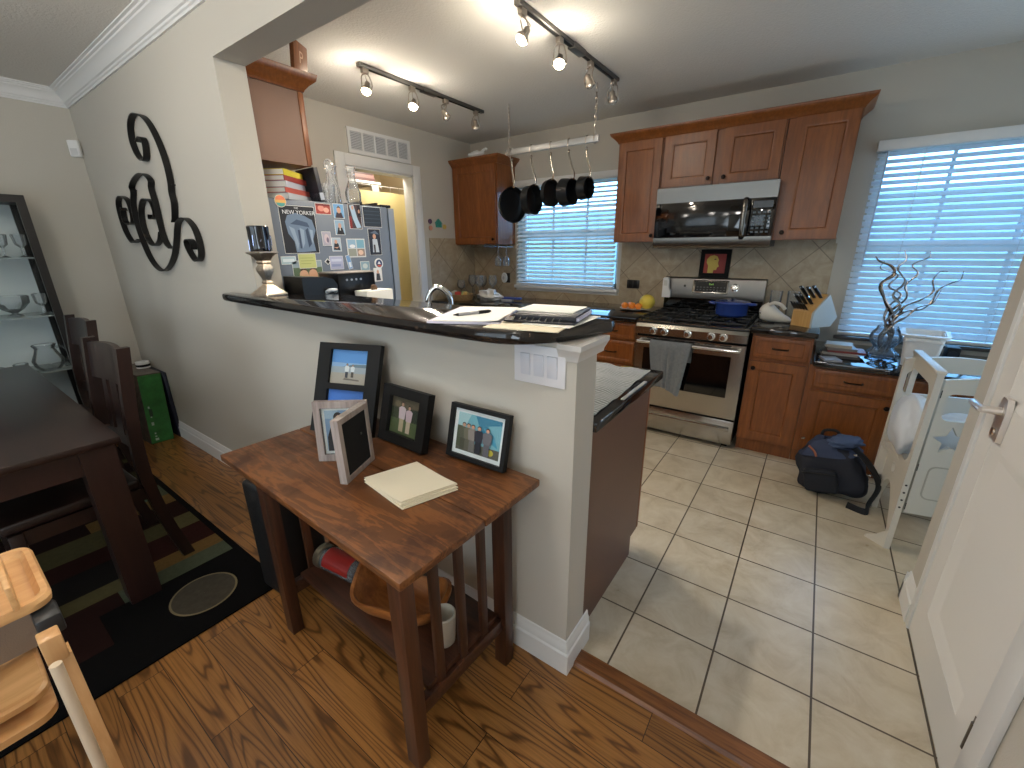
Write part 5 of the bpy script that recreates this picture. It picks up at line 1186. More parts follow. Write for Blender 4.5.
pr = thing('coffee_maker', 'black coffee maker beside the bread bin below the refrigerator photos', 'coffee maker', (-2.2, 1.5, 0.9215))
MB().box(-2.31, -2.13, 1.375, 1.62, 1.19, 1.325, bev=0.008).box(-2.31, -2.24, 1.375, 1.62, 0.95, 1.19).box(-2.31, -2.13, 1.375, 1.62, 0.9216, 0.95, bev=0.004).build('body', P('gloss_black', (12, 12, 14), 0.3, spec=0.3), pr)
MB().box(-2.31, -2.128, 1.374, 1.618, 1.325, 1.331, bev=0.002).build('lid', P('warm_grey_lid', (150, 142, 136), 0.4), pr)
MB().lathe([(0.004, 0), (0.055, 0), (0.062, 0.05), (0.058, 0.11), (0.04, 0.13), (0.003, 0.132)], (-2.185, 1.495, 0.951), 24).build('carafe', P('dark_carafe', (26, 24, 24), 0.08), pr)
for i in range(4): MB().cyl((-2.130, 1.43 + i * 0.03, 1.29), (-2.126, 1.43 + i * 0.03, 1.29), 0.006, n=10).build('button', P('button_grey', (150, 156, 164), 0.4), pr)
wb = thing('tissue_box', 'white box with a small brown cap in front of the coffee maker', 'box', (-2.05, 1.52, 0.9215))
MB().box(-2.11, -2.0, 1.455, 1.635, 0.9216, 1.232, bev=0.005).build('body', P('white_card', (228, 226, 218), 0.6), wb)
MB().lathe([(0.016, 0), (0.019, 0.01), (0.014, 0.024), (0.004, 0.028)], (-2.05, 1.545, 1.232), 16).build('cap', P('brown_cap', (92, 62, 34), 0.5), wb)

# ------------------------------------------------------------------ on the raised bar
cs = thing('candlestick', 'silver square-based candlestick at the left end of the bar', 'candlestick', (-2.215, 1.045, BZ))
def sq(r_, z, rot=0.2): return [(-2.215 + r_ * math.sqrt(2) * math.cos(a + rot), 1.045 + r_ * math.sqrt(2) * math.sin(a + rot), BZ + z) for a in (PI / 4, 3 * PI / 4, 5 * PI / 4, 7 * PI / 4)]
MB().loft([sq(0.058, 0.0005), sq(0.058, 0.008), sq(0.046, 0.02), sq(0.022, 0.045), sq(0.014, 0.055), sq(0.018, 0.062), sq(0.013, 0.072), sq(0.016, 0.085), sq(0.027, 0.115), sq(0.028, 0.13), sq(0.018, 0.148), sq(0.024, 0.156), sq(0.02, 0.164), sq(0.036, 0.19), sq(0.05, 0.20), sq(0.05, 0.206), sq(0.004, 0.206)]).build('stem', P('silver_leaf', (196, 182, 164), 0.3, 1.0, vary=0.25, vscale=40, bumpy=0.3, bscale=200), cs)
cd = thing('candle', 'glossy black pillar candle on the silver candlestick', 'candle', (-2.215, 1.045, BZ + 0.2065))
MB().lathe([(0.004, 0), (0.046, 0), (0.048, 0.004), (0.046, 0.03), (0.0475, 0.06), (0.046, 0.09), (0.0475, 0.112), (0.044, 0.116), (0.004, 0.110)], (-2.215, 1.045, BZ + 0.2065), 32).build('wax', P('black_wax', (12, 13, 22), 0.06, coat=0.6), cd)
m = MB()
for i in range(9):
    a = 0.3 + i * 0.7; m.tube([(-2.215 + 0.0485 * math.cos(a), 1.045 + 0.0485 * math.sin(a), BZ + 0.212 + 0.02 * (i % 3)), (-2.215 + 0.0485 * math.cos(a + 0.08), 1.045 + 0.0485 * math.sin(a + 0.08), BZ + 0.26 + 0.02 * (i % 2))], 0.002, 5)
m.build('silver_streaks', P('streak_silver', (150, 160, 190), 0.2, 0.8), cd)
def sheet(cx, cy, w_, d_, rot, z, th, m_, name, label, cat, curl=0.0, group=None):
    def fn(u, v):
        x, y = (u - 0.5) * w_, (v - 0.5) * d_
        return Vector((cx, cy, 0)) + Matrix.Rotation(rot, 3, 'Z') @ Vector((x, y, 0)) + Vector((0, 0, z + th + curl * max(0, u - 0.6) ** 2 * max(0, 0.5 - v) * 4))
    o = MB().grid(fn, 10, 10, th).build(name, m_)
    return tag(o, label, cat, group)
sheet(-0.90, 1.075, 0.225, 0.325, 0.42, BZ + 0.0006, 0.006, P('lilac_pad', (214, 210, 226), 0.8), 'paper_pad', 'lilac-edged paper pad under the white sheet on the bar', 'paper pad')
sheet(-0.89, 1.072, 0.205, 0.31, 0.42, BZ + 0.0072, 0.003, PAPER, 'paper_sheet', 'white writing sheet with a pen on it on the bar', 'paper', 0.02)
pn_ = thing('pen', 'grey and black pen lying on the white sheet on the bar', 'pen', (-0.89, 1.03, BZ + 0.0105))
PM_ = TR((-0.885, 1.035, BZ + 0.0160), rz=1.25)
m = MB(); m.M = PM_; m.tube([(-0.055, 0, 0), (0.02, 0, 0)], 0.0052, 10).build('barrel', P('pen_grey', (150, 152, 156), 0.3), pn_)
m = MB(); m.M = PM_; m.tube([(0.02, 0, 0), (0.06, 0, 0), (0.068, 0, 0)], [0.0056, 0.0052, 0.003], 10).build('cap', BLACKS, pn_)
m = MB(); m.M = PM_; m.tube([(-0.055, 0, 0), (-0.072, 0, 0)], [0.005, 0.0012], 10).build('tip', BLACKS, pn_)
sheet(-0.665, 1.07, 0.22, 0.28, 0.20, BZ + 0.0006, 0.003, P('manila_paper', (232, 220, 192), 0.8), 'paper_folder', 'cream folder under the black binder on the bar', 'folder')
sheet(-0.605, 1.12, 0.15, 0.23, 0.05, BZ + 0.0042, 0.002, PAPER, 'paper_sheet', 'loose white sheets under the right side of the black binder', 'paper')
bi = thing('binder', 'black zip binder stuffed with papers on the bar', 'binder', (-0.645, 1.13, BZ + 0.0068))
BIM = TR((-0.648, 1.125, BZ + 0.0070), rz=0.22)
m = MB(); m.M = BIM; m.box(-0.115, 0.10, -0.105, 0.10, 0, 0.006, bev=0.002).box(-0.085, 0.10, -0.080, 0.10, 0.017, 0.023, bev=0.002).box(-0.092, -0.083, -0.085, 0.10, 0.004, 0.021, bev=0.003).box(-0.09, 0.098, -0.086, -0.078, 0.004, 0.021, bev=0.003).build('cover', P('binder_black', (26, 24, 32), 0.5), bi)
m = MB(); m.M = BIM; m.box(-0.083, 0.104, -0.0775, 0.094, 0.0065, 0.0165).build('papers', P('binder_papers', (206, 206, 226), 0.8), bi)
m = MB(); m.M = BIM
for i in range(8): m.tube([(-0.085 + i * 0.02, -0.1035, 0.004), (-0.085 + i * 0.02, -0.1035, 0.008), (-0.085 + i * 0.02, -0.088, 0.013)], 0.002, 5)
m.build('rings', STEELB, bi)
sheet(-0.665, 1.155, 0.185, 0.15, 0.16, BZ + 0.0305, 0.002, PAPER, 'paper_sheet', 'white envelope lying on top of the black binder', 'paper')

# switch plate and cap on the half wall
sw = thing('switch_plate', 'white triple rocker switch plate under the bar end', 'switch plate', (-0.625, Y1, 1.12))
m = MB(); m.M = TR((-0.625, Y1, 1.122)); m.box(-0.088, 0.088, -0.007, -0.0004, -0.059, 0.059, bev=0.0025); m.build('cover', P('switch_white', (224, 224, 228), 0.4), sw)
for i in (-1, 0, 1):
    m = MB(); m.M = TR((-0.625 + i * 0.046, Y1 - 0.007, 1.122), rx=0.06); m.box(-0.0165, 0.0165, -0.004, 0.001, -0.033, 0.033, bev=0.001); m.build('rocker', P('rocker_white', (212, 214, 222), 0.35), sw)

# ------------------------------------------------------------------ white learning tower with a bag, backpack on the floor
tt = thing('learning_tower', 'white wooden toddler tower with star cut-outs beside the low cabinet', 'toddler tower', (0.72, 2.8, 0))
TWH = P('tower_white', (208, 203, 192), 0.45)
TM = TR((0.510, 2.51, 0), rz=0.22)
Wt, Dt = 0.48, 0.50
def arch(x0, x1, z, rise, n=9): return [(x0 + (x1 - x0) * i / n, z + rise * math.sin(PI * i / n)) for i in range(n + 1)]
def rr2(x0, z0, x1, z1, r_, n=4):
    out = []
    for cx_, cz_, a0 in ((x1 - r_, z1 - r_, 0), (x0 + r_, z1 - r_, PI / 2), (x0 + r_, z0 + r_, PI), (x1 - r_, z0 + r_, 1.5 * PI)):
        for k in range(n + 1): out.append((cx_ + r_ * math.cos(a0 + PI / 2 * k / n), cz_ + r_ * math.sin(a0 + PI / 2 * k / n)))
    return out
def star(cx_, cz_, R_, rot): return [(cx_ + (R_ if i % 2 == 0 else R_ * 0.45) * math.cos(rot + PI * i / 5 + PI / 2), cz_ + (R_ if i % 2 == 0 else R_ * 0.45) * math.sin(rot + PI * i / 5 + PI / 2)) for i in range(10)]
for k, yy in enumerate((0.0, 0.40)):
    m = MB(); m.M = TM
    poly = [(0.022, 0.215), (Wt - 0.022, 0.215)] + arch(0.022, Wt - 0.022, 0.885, 0.022)[::-1]
    m.prism(poly, 'y', yy, yy + 0.018, holes=[rr2(0.045, 0.70, 0.40, 0.825, 0.025), star(0.105, 0.605, 0.070, 0.12)])
    pnl = m.build('star_panel', TWH, tt)
    m = MB(); m.M = TM
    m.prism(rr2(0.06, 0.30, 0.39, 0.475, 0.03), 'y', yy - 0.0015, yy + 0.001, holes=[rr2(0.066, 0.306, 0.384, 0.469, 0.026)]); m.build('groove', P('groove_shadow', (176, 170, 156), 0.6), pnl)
for k, xx in enumerate((-0.012, Wt - 0.012)):
    m = MB(); m.M = TR((0.510, 2.51, 0), rz=0.04) if k == 0 else TM
    y0_, y1_ = -0.004, 0.46
    outer = [(y0_, 0.0), (y0_ + 0.045, 0.0), (y0_ + 0.05, 0.10)] + [(y0_ + 0.05 + (y1_ - y0_ - 0.1) * i / 8, 0.10 + 0.17 * math.sin(PI * i / 8)) for i in range(1, 8)] + [(y1_ - 0.05, 0.10), (y1_ - 0.045, 0.0), (y1_, 0.0), (y1_, 0.905), (y0_, 0.905)]
    holes = [rr2(y0_ + 0.045, 0.45, y1_ - 0.05, 0.845, 0.06, 6), ell((y0_ + y1_) / 2, 0.345, 0.035, 0.028, 12)] if k == 0 else [rr2(y0_ + 0.045, 0.45, y1_ - 0.05, 0.845, 0.06, 6)]
    m.prism(outer, 'x', xx, xx + 0.024, holes=holes)
    m.build('side_frame', TWH, tt)
m = MB(); m.M = TR((0.510, 2.51, 0), rz=0.04); m.box(-0.018, 0.018, -0.008, 0.462, 0.9055, 0.925, bev=0.004).build('top_rail', TWH, tt)
m = MB(); m.M = TM; m.box(0.02, Wt - 0.02, 0.02, 0.39, 0.40, 0.418).build('platform', TWH, tt)
m = MB(); m.M = TR((0.510, 2.51, 0), rz=2.45); m.prism([(0.008, 0.0), (0.10, 0.0), (0.10, 0.014), (0.06, 0.04), (0.03, 0.08), (0.008, 0.10)], 'y', -0.009, 0.009).build('stabilizer_foot', TWH, tt)
m = MB(); m.M = TR((0.510, 2.51, 0), rz=0.04)
for z in (0.24, 0.28, 0.32, 0.36): m.cyl((0.0, -0.0045, z), (0.0, -0.003, z), 0.005, n=10)
m.build('screw_holes', P('hole_dark', (50, 44, 40), 0.6), tt)
m = MB(); m.M = TM
for z in (0.25, 0.46, 0.82): m.box(0.0195, 0.0225, -0.002, 0.0, z - 0.018, z + 0.018)
m.build('panel_hinge', BLACKS, tt)
m = MB().grid(lambda u, v: lump(u, v, 0.70, 2.72, 0.555, 0.15, 0.11, 0.13, 0.3, 1.8, 9.0, 0.4195), 36, 20)
tag(m.build('plastic_bag', BAGM, smooth=60), 'white plastic bag stuffed inside the toddler tower', 'bag')
m = MB().grid(lambda u, v: lump(u, v, 0.490, 2.72, 0.60, 0.065, 0.155, 0.145, 0.28, 1.7, 4.0, 0.43), 30, 20)
tag(m.build('plastic_bag', BAGM, smooth=60), 'pale plastic bag bulging out of the side opening of the toddler tower', 'bag')
tag(MB().ball((0.835, 2.685, 0.735), (0.035, 0.035, 0.03), 14, 10).build('toy_ball', P('orange_toy', (222, 120, 84), 0.5)), 'orange toy glimpsed through the toddler tower window', 'toy')

bp = thing('backpack', 'dark navy backpack slumped on the tile floor before the low cabinet', 'backpack', (0.32, 2.95, 0))
NAVY = P('navy_fabric', (30, 34, 46), 0.85, bumpy=0.25, bscale=350)
NAVL = P('navy_light_fabric', (46, 58, 86), 0.8, bumpy=0.2, bscale=350)
BPM = TR((0.305, 2.985, 0.0), rz=-0.30, ry=-0.28)
def bpf(u, v):
    a = 2 * PI * u; b = PI * (v - 0.5)
    cx_, cz_ = math.cos(b), math.sin(b)
    e = 0.62
    def sp(t): return math.copysign(abs(t) ** e, t)
    d = Vector((sp(math.cos(a)) * abs(cx_) ** e, sp(math.sin(a)) * abs(cx_) ** e, sp(cz_)))
    k = 1 + 0.16 * noise.noise(d * 1.9 + Vector((4, 1, 2)))
    p = Vector((d.x * 0.165 * k * (1 - 0.22 * d.z), d.y * 0.115 * k * (1 - 0.15 * d.z), 0.17 + d.z * 0.165 * k))
    q = BPM @ p
    q.z = max(0.002, q.z)
    return q
MB().grid(bpf, 40, 26).build('body', NAVY, bp, smooth=70)
def flapf(u, v):
    q = bpf(u, 0.60 + 0.38 * v)
    c = BPM @ Vector((0, 0, 0.17))
    lob = 1.05 + 0.05 * math.sin(6 * PI * u + 1) + 0.05 * noise.noise(Vector((u * 7, v * 4, 3)))
    return c + (q - c) * lob
MB().grid(flapf, 44, 14, 0.006).build('top_flap', NAVL, bp, smooth=70)
m = MB(); m.M = BPM; m.grid(lambda u, v: lump(u, v, 0.09, -0.02, 0.335, 0.085, 0.075, 0.035, 0.4, 2.2, 2.0), 22, 14).build('open_pocket', P('pocket_lining_blue', (70, 88, 122), 0.8), bp, smooth=70)
m = MB(); m.M = BPM; m.box(-0.10, 0.07, -0.165, -0.115, 0.05, 0.19, bev=0.02, seg=4).build('front_pocket', P('navy_pocket', (24, 28, 38), 0.85, bumpy=0.25, bscale=350), bp, smooth=60)
m = MB(); m.M = BPM; m.box(-0.10, 0.07, -0.169, -0.164, 0.168, 0.174).build('zip', P('zip_black', (12, 12, 14), 0.4), bp)
m = MB(); m.M = BPM; m.tube(smoothpath([(-0.06, -0.12, 0.325), (-0.03, -0.138, 0.30), (-0.02, -0.145, 0.27)], 4), 0.006, 6).build('zip_pull', P('tan_leather', (150, 86, 60), 0.6), bp)
sp_ = smoothpath([BPM @ Vector(p) for p in ((0.13, -0.02, 0.30), (0.20, -0.05, 0.22), (0.235, -0.06, 0.10))] + [(0.455, 2.86, 0.04), (0.44, 2.80, 0.012), (0.36, 2.83, 0.012)], 6)
MB().tube(sp_, 0.026, 8, flat=0.3).build('shoulder_strap', P('strap_black', (18, 19, 24), 0.8, bumpy=0.2, bscale=300), bp, smooth=60)
m = MB(); m.M = BPM; m.tube(smoothpath([(-0.05, 0.06, 0.34), (-0.03, 0.06, 0.375), (0.03, 0.06, 0.375), (0.05, 0.06, 0.34)], 4), 0.009, 8).build('grab_handle', MATS['strap_black'], bp)
for p in ((-0.12, -0.03, 0.345), (0.145, -0.06, 0.27), (0.20, -0.07, 0.16)):
    m = MB(); m.M = BPM; m.box(p[0] - 0.010, p[0] + 0.010, p[1] - 0.006, p[1] + 0.006, p[2] - 0.006, p[2] + 0.006, bev=0.002).build('buckle', STEEL, bp)
# ------------------------------------------------------------------ wall scroll, sensor
SC_A = [(-3.348, 2.054), (-3.293, 2.069), (-3.247, 2.047), (-3.259, 1.988), (-3.294, 1.956), (-3.356, 1.960), (-3.409, 2.000), (-3.435, 2.060), (-3.421, 2.119), (-3.381, 2.163), (-3.314, 2.185), (-3.247, 2.177), (-3.163, 2.148), (-3.091, 2.088), (-3.031, 1.992), (-3.005, 1.895), (-3.009, 1.809), (-3.027, 1.762), (-3.029, 1.705), (-3.067, 1.635), (-3.094, 1.610)]
SC_B = [(-3.914, 1.716), (-3.942, 1.729), (-3.961, 1.651), (-3.866, 1.624), (-3.795, 1.644), (-3.773, 1.712), (-3.797, 1.770), (-3.876, 1.798), (-3.943, 1.799), (-4.005, 1.764), (-4.025, 1.686), (-4.006, 1.588), (-3.944, 1.522), (-3.876, 1.509), (-3.771, 1.527)]
SC_C = [(-3.443, 1.666), (-3.450, 1.644), (-3.384, 1.644), (-3.353, 1.676), (-3.369, 1.732), (-3.429, 1.753), (-3.509, 1.752), (-3.586, 1.702), (-3.622, 1.630), (-3.608, 1.547), (-3.554, 1.497), (-3.483, 1.486), (-3.397, 1.513), (-3.339, 1.562)]
SC_D = [(-3.241, 1.468), (-3.287, 1.490), (-3.318, 1.548), (-3.318, 1.632), (-3.313, 1.722), (-3.323, 1.804), (-3.300, 1.845), (-3.363, 1.883), (-3.451, 1.894), (-3.568, 1.875), (-3.653, 1.839), (-3.650, 1.808), (-3.707, 1.738), (-3.729, 1.634), (-3.709, 1.526), (-3.659, 1.424), (-3.573, 1.354), (-3.455, 1.330), (-3.323, 1.365), (-3.206, 1.432), (-3.124, 1.509), (-3.075, 1.569), (-3.030, 1.607), (-2.955, 1.625), (-2.891, 1.615), (-2.826, 1.568), (-2.801, 1.497), (-2.814, 1.432), (-2.858, 1.399), (-2.910, 1.400), (-2.956, 1.439), (-2.981, 1.486), (-2.961, 1.509), (-2.914, 1.509), (-2.893, 1.485), (-2.904, 1.459)]
wsx = thing('wall_scroll', 'black wrought-iron scroll decoration hanging on the long dining wall', 'wall decor', (-3.4, Y1, 1.33))
IRONB = P('black_iron', (18, 17, 17), 0.45, 0.3)
for pts in (SC_A, SC_B, SC_C, SC_D):
    MB().band([tuple(p) for p in smoothpath(pts, 5)], Y1 - 0.036, Y1 - 0.004, 0.006).build('scroll_strip', IRONB, wsx)
m = MB()
for x, z in ((-3.009, 1.80), (-3.65, 1.82), (-3.2, 1.44)): m.cyl((x, Y1 - 0.02, z), (x, Y1, z), 0.004, n=8)
m.build('mounting_pins', IRONB, wsx)
se = thing('motion_sensor', 'small white motion sensor high in the corner of the dining room', 'sensor', (-4.56, 0.99, 2.165))
m = MB(); m.M = TR((-4.573, 0.985, 2.165), rz=PI / 4); m.box(-0.034, 0.034, -0.018, 0.018, -0.055, 0.055, bev=0.010, seg=3).build('body', WHITEP, se)
m = MB(); m.M = TR((-4.573, 0.985, 2.165), rz=PI / 4); m.box(-0.022, 0.022, -0.0205, -0.0165, -0.045, 0.0, bev=0.002).build('lens', P('sensor_lens', (206, 206, 204), 0.3), se)

# ------------------------------------------------------------------ console table and what stands on it
TZ = 0.775
def worn_wood():
    m, nt, b = new_mat('worn_table_wood')
    v = coords(nt, (0.9, 7, 7))
    n = noise_tex(nt, v, 2.2, 5, 0.6, 0.5)
    mul = N(nt, 'ShaderNodeMath', operation='MULTIPLY'); mul.inputs[1].default_value = 40
    sn = N(nt, 'ShaderNodeMath', operation='SINE'); nt.links.new(n, mul.inputs[0]); nt.links.new(mul.outputs[0], sn.inputs[0])
    c = ramp(nt, sn.outputs[0], [(0.0, lin((96, 58, 30))), (1.0, lin((128, 80, 42)))])
    v2 = coords(nt, (1, 1, 1), loc=(3.3, 1.2, 0))
    p = noise_tex(nt, v2, 5.5, 5, 0.6, 0.3)
    st = ramp(nt, p, [(0.0, (0.28, 0.24, 0.22)), (0.38, (0.52, 0.46, 0.43)), (0.47, (1, 1, 1)), (0.62, (1, 1, 1)), (0.75, (1.35, 1.2, 1.05))])
    mm = N(nt, 'ShaderNodeMix', data_type='RGBA', blend_type='MULTIPLY'); mm.inputs['Factor'].default_value = 0.9
    nt.links.new(c, mm.inputs[6]); nt.links.new(st, mm.inputs[7]); nt.links.new(mm.outputs[2], b.inputs['Base Color'])
    rr_ = ramp(nt, p, [(0.3, (0.55, 0.55, 0.55)), (0.6, (0.34, 0.34, 0.34))]); nt.links.new(rr_, b.inputs['Roughness'])
    bump(nt, b, sn.outputs[0], 0.05, 0.002)
    return m
WTOP = worn_wood()
WLEG = wood('table_leg_wood', (52, 28, 16), (84, 48, 28), axis=2, scale=14, rings=2, rough=0.45)
WRAIL = wood('table_rail_wood', (50, 27, 15), (82, 46, 27), axis=0, scale=14, rings=2, rough=0.45)
ct = thing('console_table', 'worn dark wood console table with slatted ends against the half wall', 'table', (-1.095, 0.737, 0), math.radians(-2.5))
CT = ct.matrix_basis
def cbox(x0, x1, y0, y1, z0, z1, bev=0.002):
    m = MB(); m.M = CT; return m.box(x0, x1, y0, y1, z0, z1, bev=bev)
ysm = 0.007
cbox(-0.4925, 0.4925, -0.27, ysm - 0.0014, TZ - 0.024, TZ, 0.004).build('top_board', WTOP, ct)
cbox(-0.4925, 0.4925, ysm + 0.0014, 0.262, TZ - 0.024, TZ, 0.004).build('top_board', WTOP, ct)
lx, lys = 0.375, (-0.19, 0.215)
for sx_ in (-1, 1):
    for yl in lys:
        cbox(sx_ * lx - 0.026, sx_ * lx + 0.026, yl - 0.022, yl + 0.022, 0, TZ - 0.0245).build('leg', WLEG, ct)
    cbox(sx_ * lx - 0.012, sx_ * lx + 0.012, lys[0] + 0.022, lys[1] - 0.022, TZ - 0.085, TZ - 0.0245).build('end_apron', WRAIL, ct)
    cbox(sx_ * lx - 0.014, sx_ * lx + 0.014, lys[0] + 0.022, lys[1] - 0.022, 0.165, 0.215).build('end_rail', WRAIL, ct)
    for yy in (-0.085, 0.012, 0.11): cbox(sx_ * lx - 0.008, sx_ * lx + 0.008, yy - 0.015, yy + 0.015, 0.2155, TZ - 0.0855).build('slat', WLEG, ct)
for yl in lys: cbox(-lx + 0.026, lx - 0.026, yl - 0.010, yl + 0.010, TZ - 0.085, TZ - 0.0245).build('long_apron', WRAIL, ct)
cbox(-lx, lx, -0.135, 0.185, 0.2155, 0.236).build('lower_shelf', WRAIL, ct)
SHZ = 0.2365
jr = thing('glass_jar', 'glass jar with red label lying on the lower shelf of the console table', 'jar', (-1.36, 0.73, SHZ))
JM = TR((-1.432, 0.70, SHZ + 0.048), rz=0.12, ry=PI / 2)
m = MB(); m.M = JM; m.lathe(hollow([(0.004, 0.02), (0.04, 0.02), (0.046, 0.035), (0.046, 0.19), (0.042, 0.205), (0.02, 0.21)], 0.003), n=26).build('glass', WINEG, jr)
m = MB(); m.M = JM; m.lathe([(0.004, -0.012), (0.042, -0.012), (0.047, -0.006), (0.047, 0.016), (0.042, 0.019), (0.004, 0.019)], n=26).build('lid', P('jar_lid', (150, 140, 120), 0.3, 0.8), jr)
m = MB(); m.M = JM
m.loft([[(0.0468 * math.cos(a), 0.0468 * math.sin(a), z) for a in [PI + 1.0 * (k / 12 - 0.5) * 2 + 0.55 for k in range(13)]] for z in (0.045, 0.185)], False, False)
m.build('red_label', P('red_label', (150, 32, 26), 0.4), jr)
bw = thing('wooden_bowl', 'irregular carved wooden bowl on the lower shelf of the console table', 'bowl', (-1.03, 0.76, SHZ))
BWM = TR((-1.015, 0.735, SHZ), rz=0.25)
def bowl_r(a): return (1 + 0.10 * math.cos(2 * a + 0.4) + 0.05 * math.sin(3 * a + 1.0)) / (abs(math.cos(a)) ** 3.2 + abs(math.sin(a)) ** 3.2) ** (1 / 3.2)
def bring(f, z, wob=0.0): return [(0.172 * f * bowl_r(a) * math.cos(a), 0.115 * f * bowl_r(a) * math.sin(a), z + wob * (0.5 + 0.5 * math.cos(2 * a + 0.4)) + wob * 0.4 * math.sin(3 * a)) for a in [2 * PI * k / 40 for k in range(40)]]
m = MB(); m.M = BWM
m.loft([bring(0.35, 0.0005), bring(0.55, 0.002), bring(0.85, 0.03, 0.01), bring(1.0, 0.062, 0.034), bring(1.0, 0.074, 0.038), bring(0.93, 0.074, 0.038), bring(0.80, 0.04, 0.012), bring(0.5, 0.016), bring(0.1, 0.013)]).build('bowl', wood('carved_bowl', (126, 72, 32), (176, 112, 56), axis=0, scale=10, rings=2, rough=0.4), bw)
cu = thing('ceramic_cup', 'white ceramic cup on the lower shelf behind the end slats', 'cup', (-0.792, 0.725, SHZ))
m = MB(); m.M = TR((-0.792, 0.725, SHZ)); m.lathe(hollow([(0.004, 0), (0.03, 0), (0.034, 0.006), (0.040, 0.112)], 0.004), n=28).build('body', P('cup_white', (222, 216, 202), 0.35), cu)
m = MB(); m.M = TR((-0.792, 0.725, SHZ), rz=-2.0); m.box(0.034, 0.0395, -0.008, 0.008, 0.05, 0.062, bev=0.002).build('mark', BLACKS, cu)

sc_ = thing('speaker_case', 'black upright case standing on the floor at the left end of console', 'case', (-1.72, 0.72, 0))
m = MB(); m.M = TR((-1.815, 0.60, 0), rz=0.06); m.box(0.0, 0.145, 0.0, 0.24, 0.012, 0.545, bev=0.018, seg=3).build('shell', P('case_black', (17, 17, 18), 0.55, bumpy=0.2, bscale=300), sc_)
m = MB(); m.M = TR((-1.815, 0.60, 0), rz=0.06); m.tube(smoothpath([(0.146, 0.06, 0.49), (0.160, 0.07, 0.49), (0.160, 0.17, 0.49), (0.146, 0.18, 0.49)], 4), 0.006, 8).build('handle', P('case_handle', (70, 70, 72), 0.3, 0.7), sc_)
for x, y in ((0.02, 0.03), (0.125, 0.03), (0.02, 0.21), (0.125, 0.21)):
    m = MB(); m.M = TR((-1.815, 0.60, 0), rz=0.06); m.cyl((x, y, 0.0), (x, y, 0.0125), 0.012, n=12).build('foot', BLACKS, sc_)

def frame(name, label, M, w_, h_, border, depth, fm, openings, prints, back=None, group='photo frames on the console table', easel=True, mat_=None):
    """picture frame in the plane x (width) / z (height), facing -Y in M"""
    t = thing(name, label, 'photo frame', M.translation, 0, group)
    t.matrix_basis = M
    m = MB(); m.M = M
    m.prism(rect(0, 0, w_, h_), 'y', -depth / 2, depth / 2, holes=[rect(a * w_, b * h_, c * w_, d * h_) for a, b, c, d in openings]).build('frame', fm, t)
    m = MB(); m.M = M; m.box(border * 0.5, w_ - border * 0.5, depth * 0.1, depth / 2 + 0.003, border * 0.5, h_ - border * 0.5).build('back', back or BLACKS, t)
    for (a, b, c, d), shp in zip(openings, prints):
        pw, ph = (c - a) * w_, (d - b) * h_
        PMm = M @ TR(((a + c) / 2 * w_, depth * 0.1 - 0.0012, (b + d) / 2 * h_), rx=PI / 2)
        picture('photo', pw, ph, PMm, shp, t)
        m = MB(); m.M = M; m.box(a * w_, c * w_, -depth * 0.1 - 0.001, -depth * 0.1 + 0.0005, b * h_, d * h_).build('glass', TGLASS, t)
    if easel:
        m = MB(); m.M = M
        k = (M.to_3x3() @ Vector((0, 0, 1)))
        zf = (depth / 2 + easel) * abs(k.y) / max(0.2, k.z) + 0.002
        m.prism([(depth / 2 + 0.003, h_ * 0.72), (depth / 2 + 0.010, h_ * 0.72), (depth / 2 + 0.003 + easel, zf), (depth / 2 - 0.004 + easel, zf)], 'x', w_ * 0.42, w_ * 0.58).build('easel', back or BLACKS, t)
    return t
beach1 = [((96, 150, 214), rect(0, 0.55, 1, 1)), ((150, 184, 222), rect(0, 0.5, 1, 0.62)), ((110, 128, 140), [(0.3, 0.5), (0.6, 0.58), (1, 0.6), (1, 0.5)]), ((170, 178, 186), rect(0, 0.3, 1, 0.5)), ((186, 174, 160), rect(0, 0, 1, 0.32))] + person(0.44, 0.18, 0.42, (236, 236, 236), (60, 60, 70)) + person(0.60, 0.2, 0.38, (230, 232, 236), (90, 80, 70)) + [((120, 110, 100), [(0.36, 0.12), (0.8, 0.1), (0.8, 0.14), (0.4, 0.17)])]
beach2 = [((70, 120, 206), rect(0, 0.4, 1, 1)), ((140, 176, 222), rect(0, 0.34, 1, 0.5)), ((170, 166, 160), rect(0, 0, 1, 0.36))] + person(0.5, 0.1, 0.4, (230, 230, 230), (60, 60, 70))
def lean(loc, yaw, back): return TR(loc, rz=yaw) @ Matrix.Rotation(-back, 4, 'X')
frame('framed_photo', 'tall black two-opening photo frame with beach photos behind the hinged frame', lean((-1.510, 0.780, TZ + 0.008), 0.33, 0.37), 0.272, 0.345, 0.04, 0.024, BLACKS, [(0.2, 0.55, 0.8, 0.93), (0.2, 0.10, 0.8, 0.48)], [beach1, beach2], easel=0.06)
garden = [((58, 64, 44), rect(0, 0, 1, 1)), ((86, 98, 60), rect(0, 0, 1, 0.4)), ((96, 84, 66), rect(0, 0.7, 1, 1)), ((120, 104, 80), ell(0.2, 0.8, 0.1, 0.08)), ((38, 46, 34), rect(0.65, 0.4, 1, 0.75))] + person(0.38, 0.08, 0.80, (220, 200, 206), (190, 170, 140)) + person(0.62, 0.08, 0.74, (214, 186, 196), (206, 184, 160))
frame('framed_photo', 'square black photo frame of two people in a garden, middle of the table back', lean((-1.240, 0.893, TZ + 0.006), -0.03, 0.27), 0.240, 0.205, 0.035, 0.03, BLACKS, [(0.17, 0.17, 0.83, 0.83)], [garden], easel=0.085)
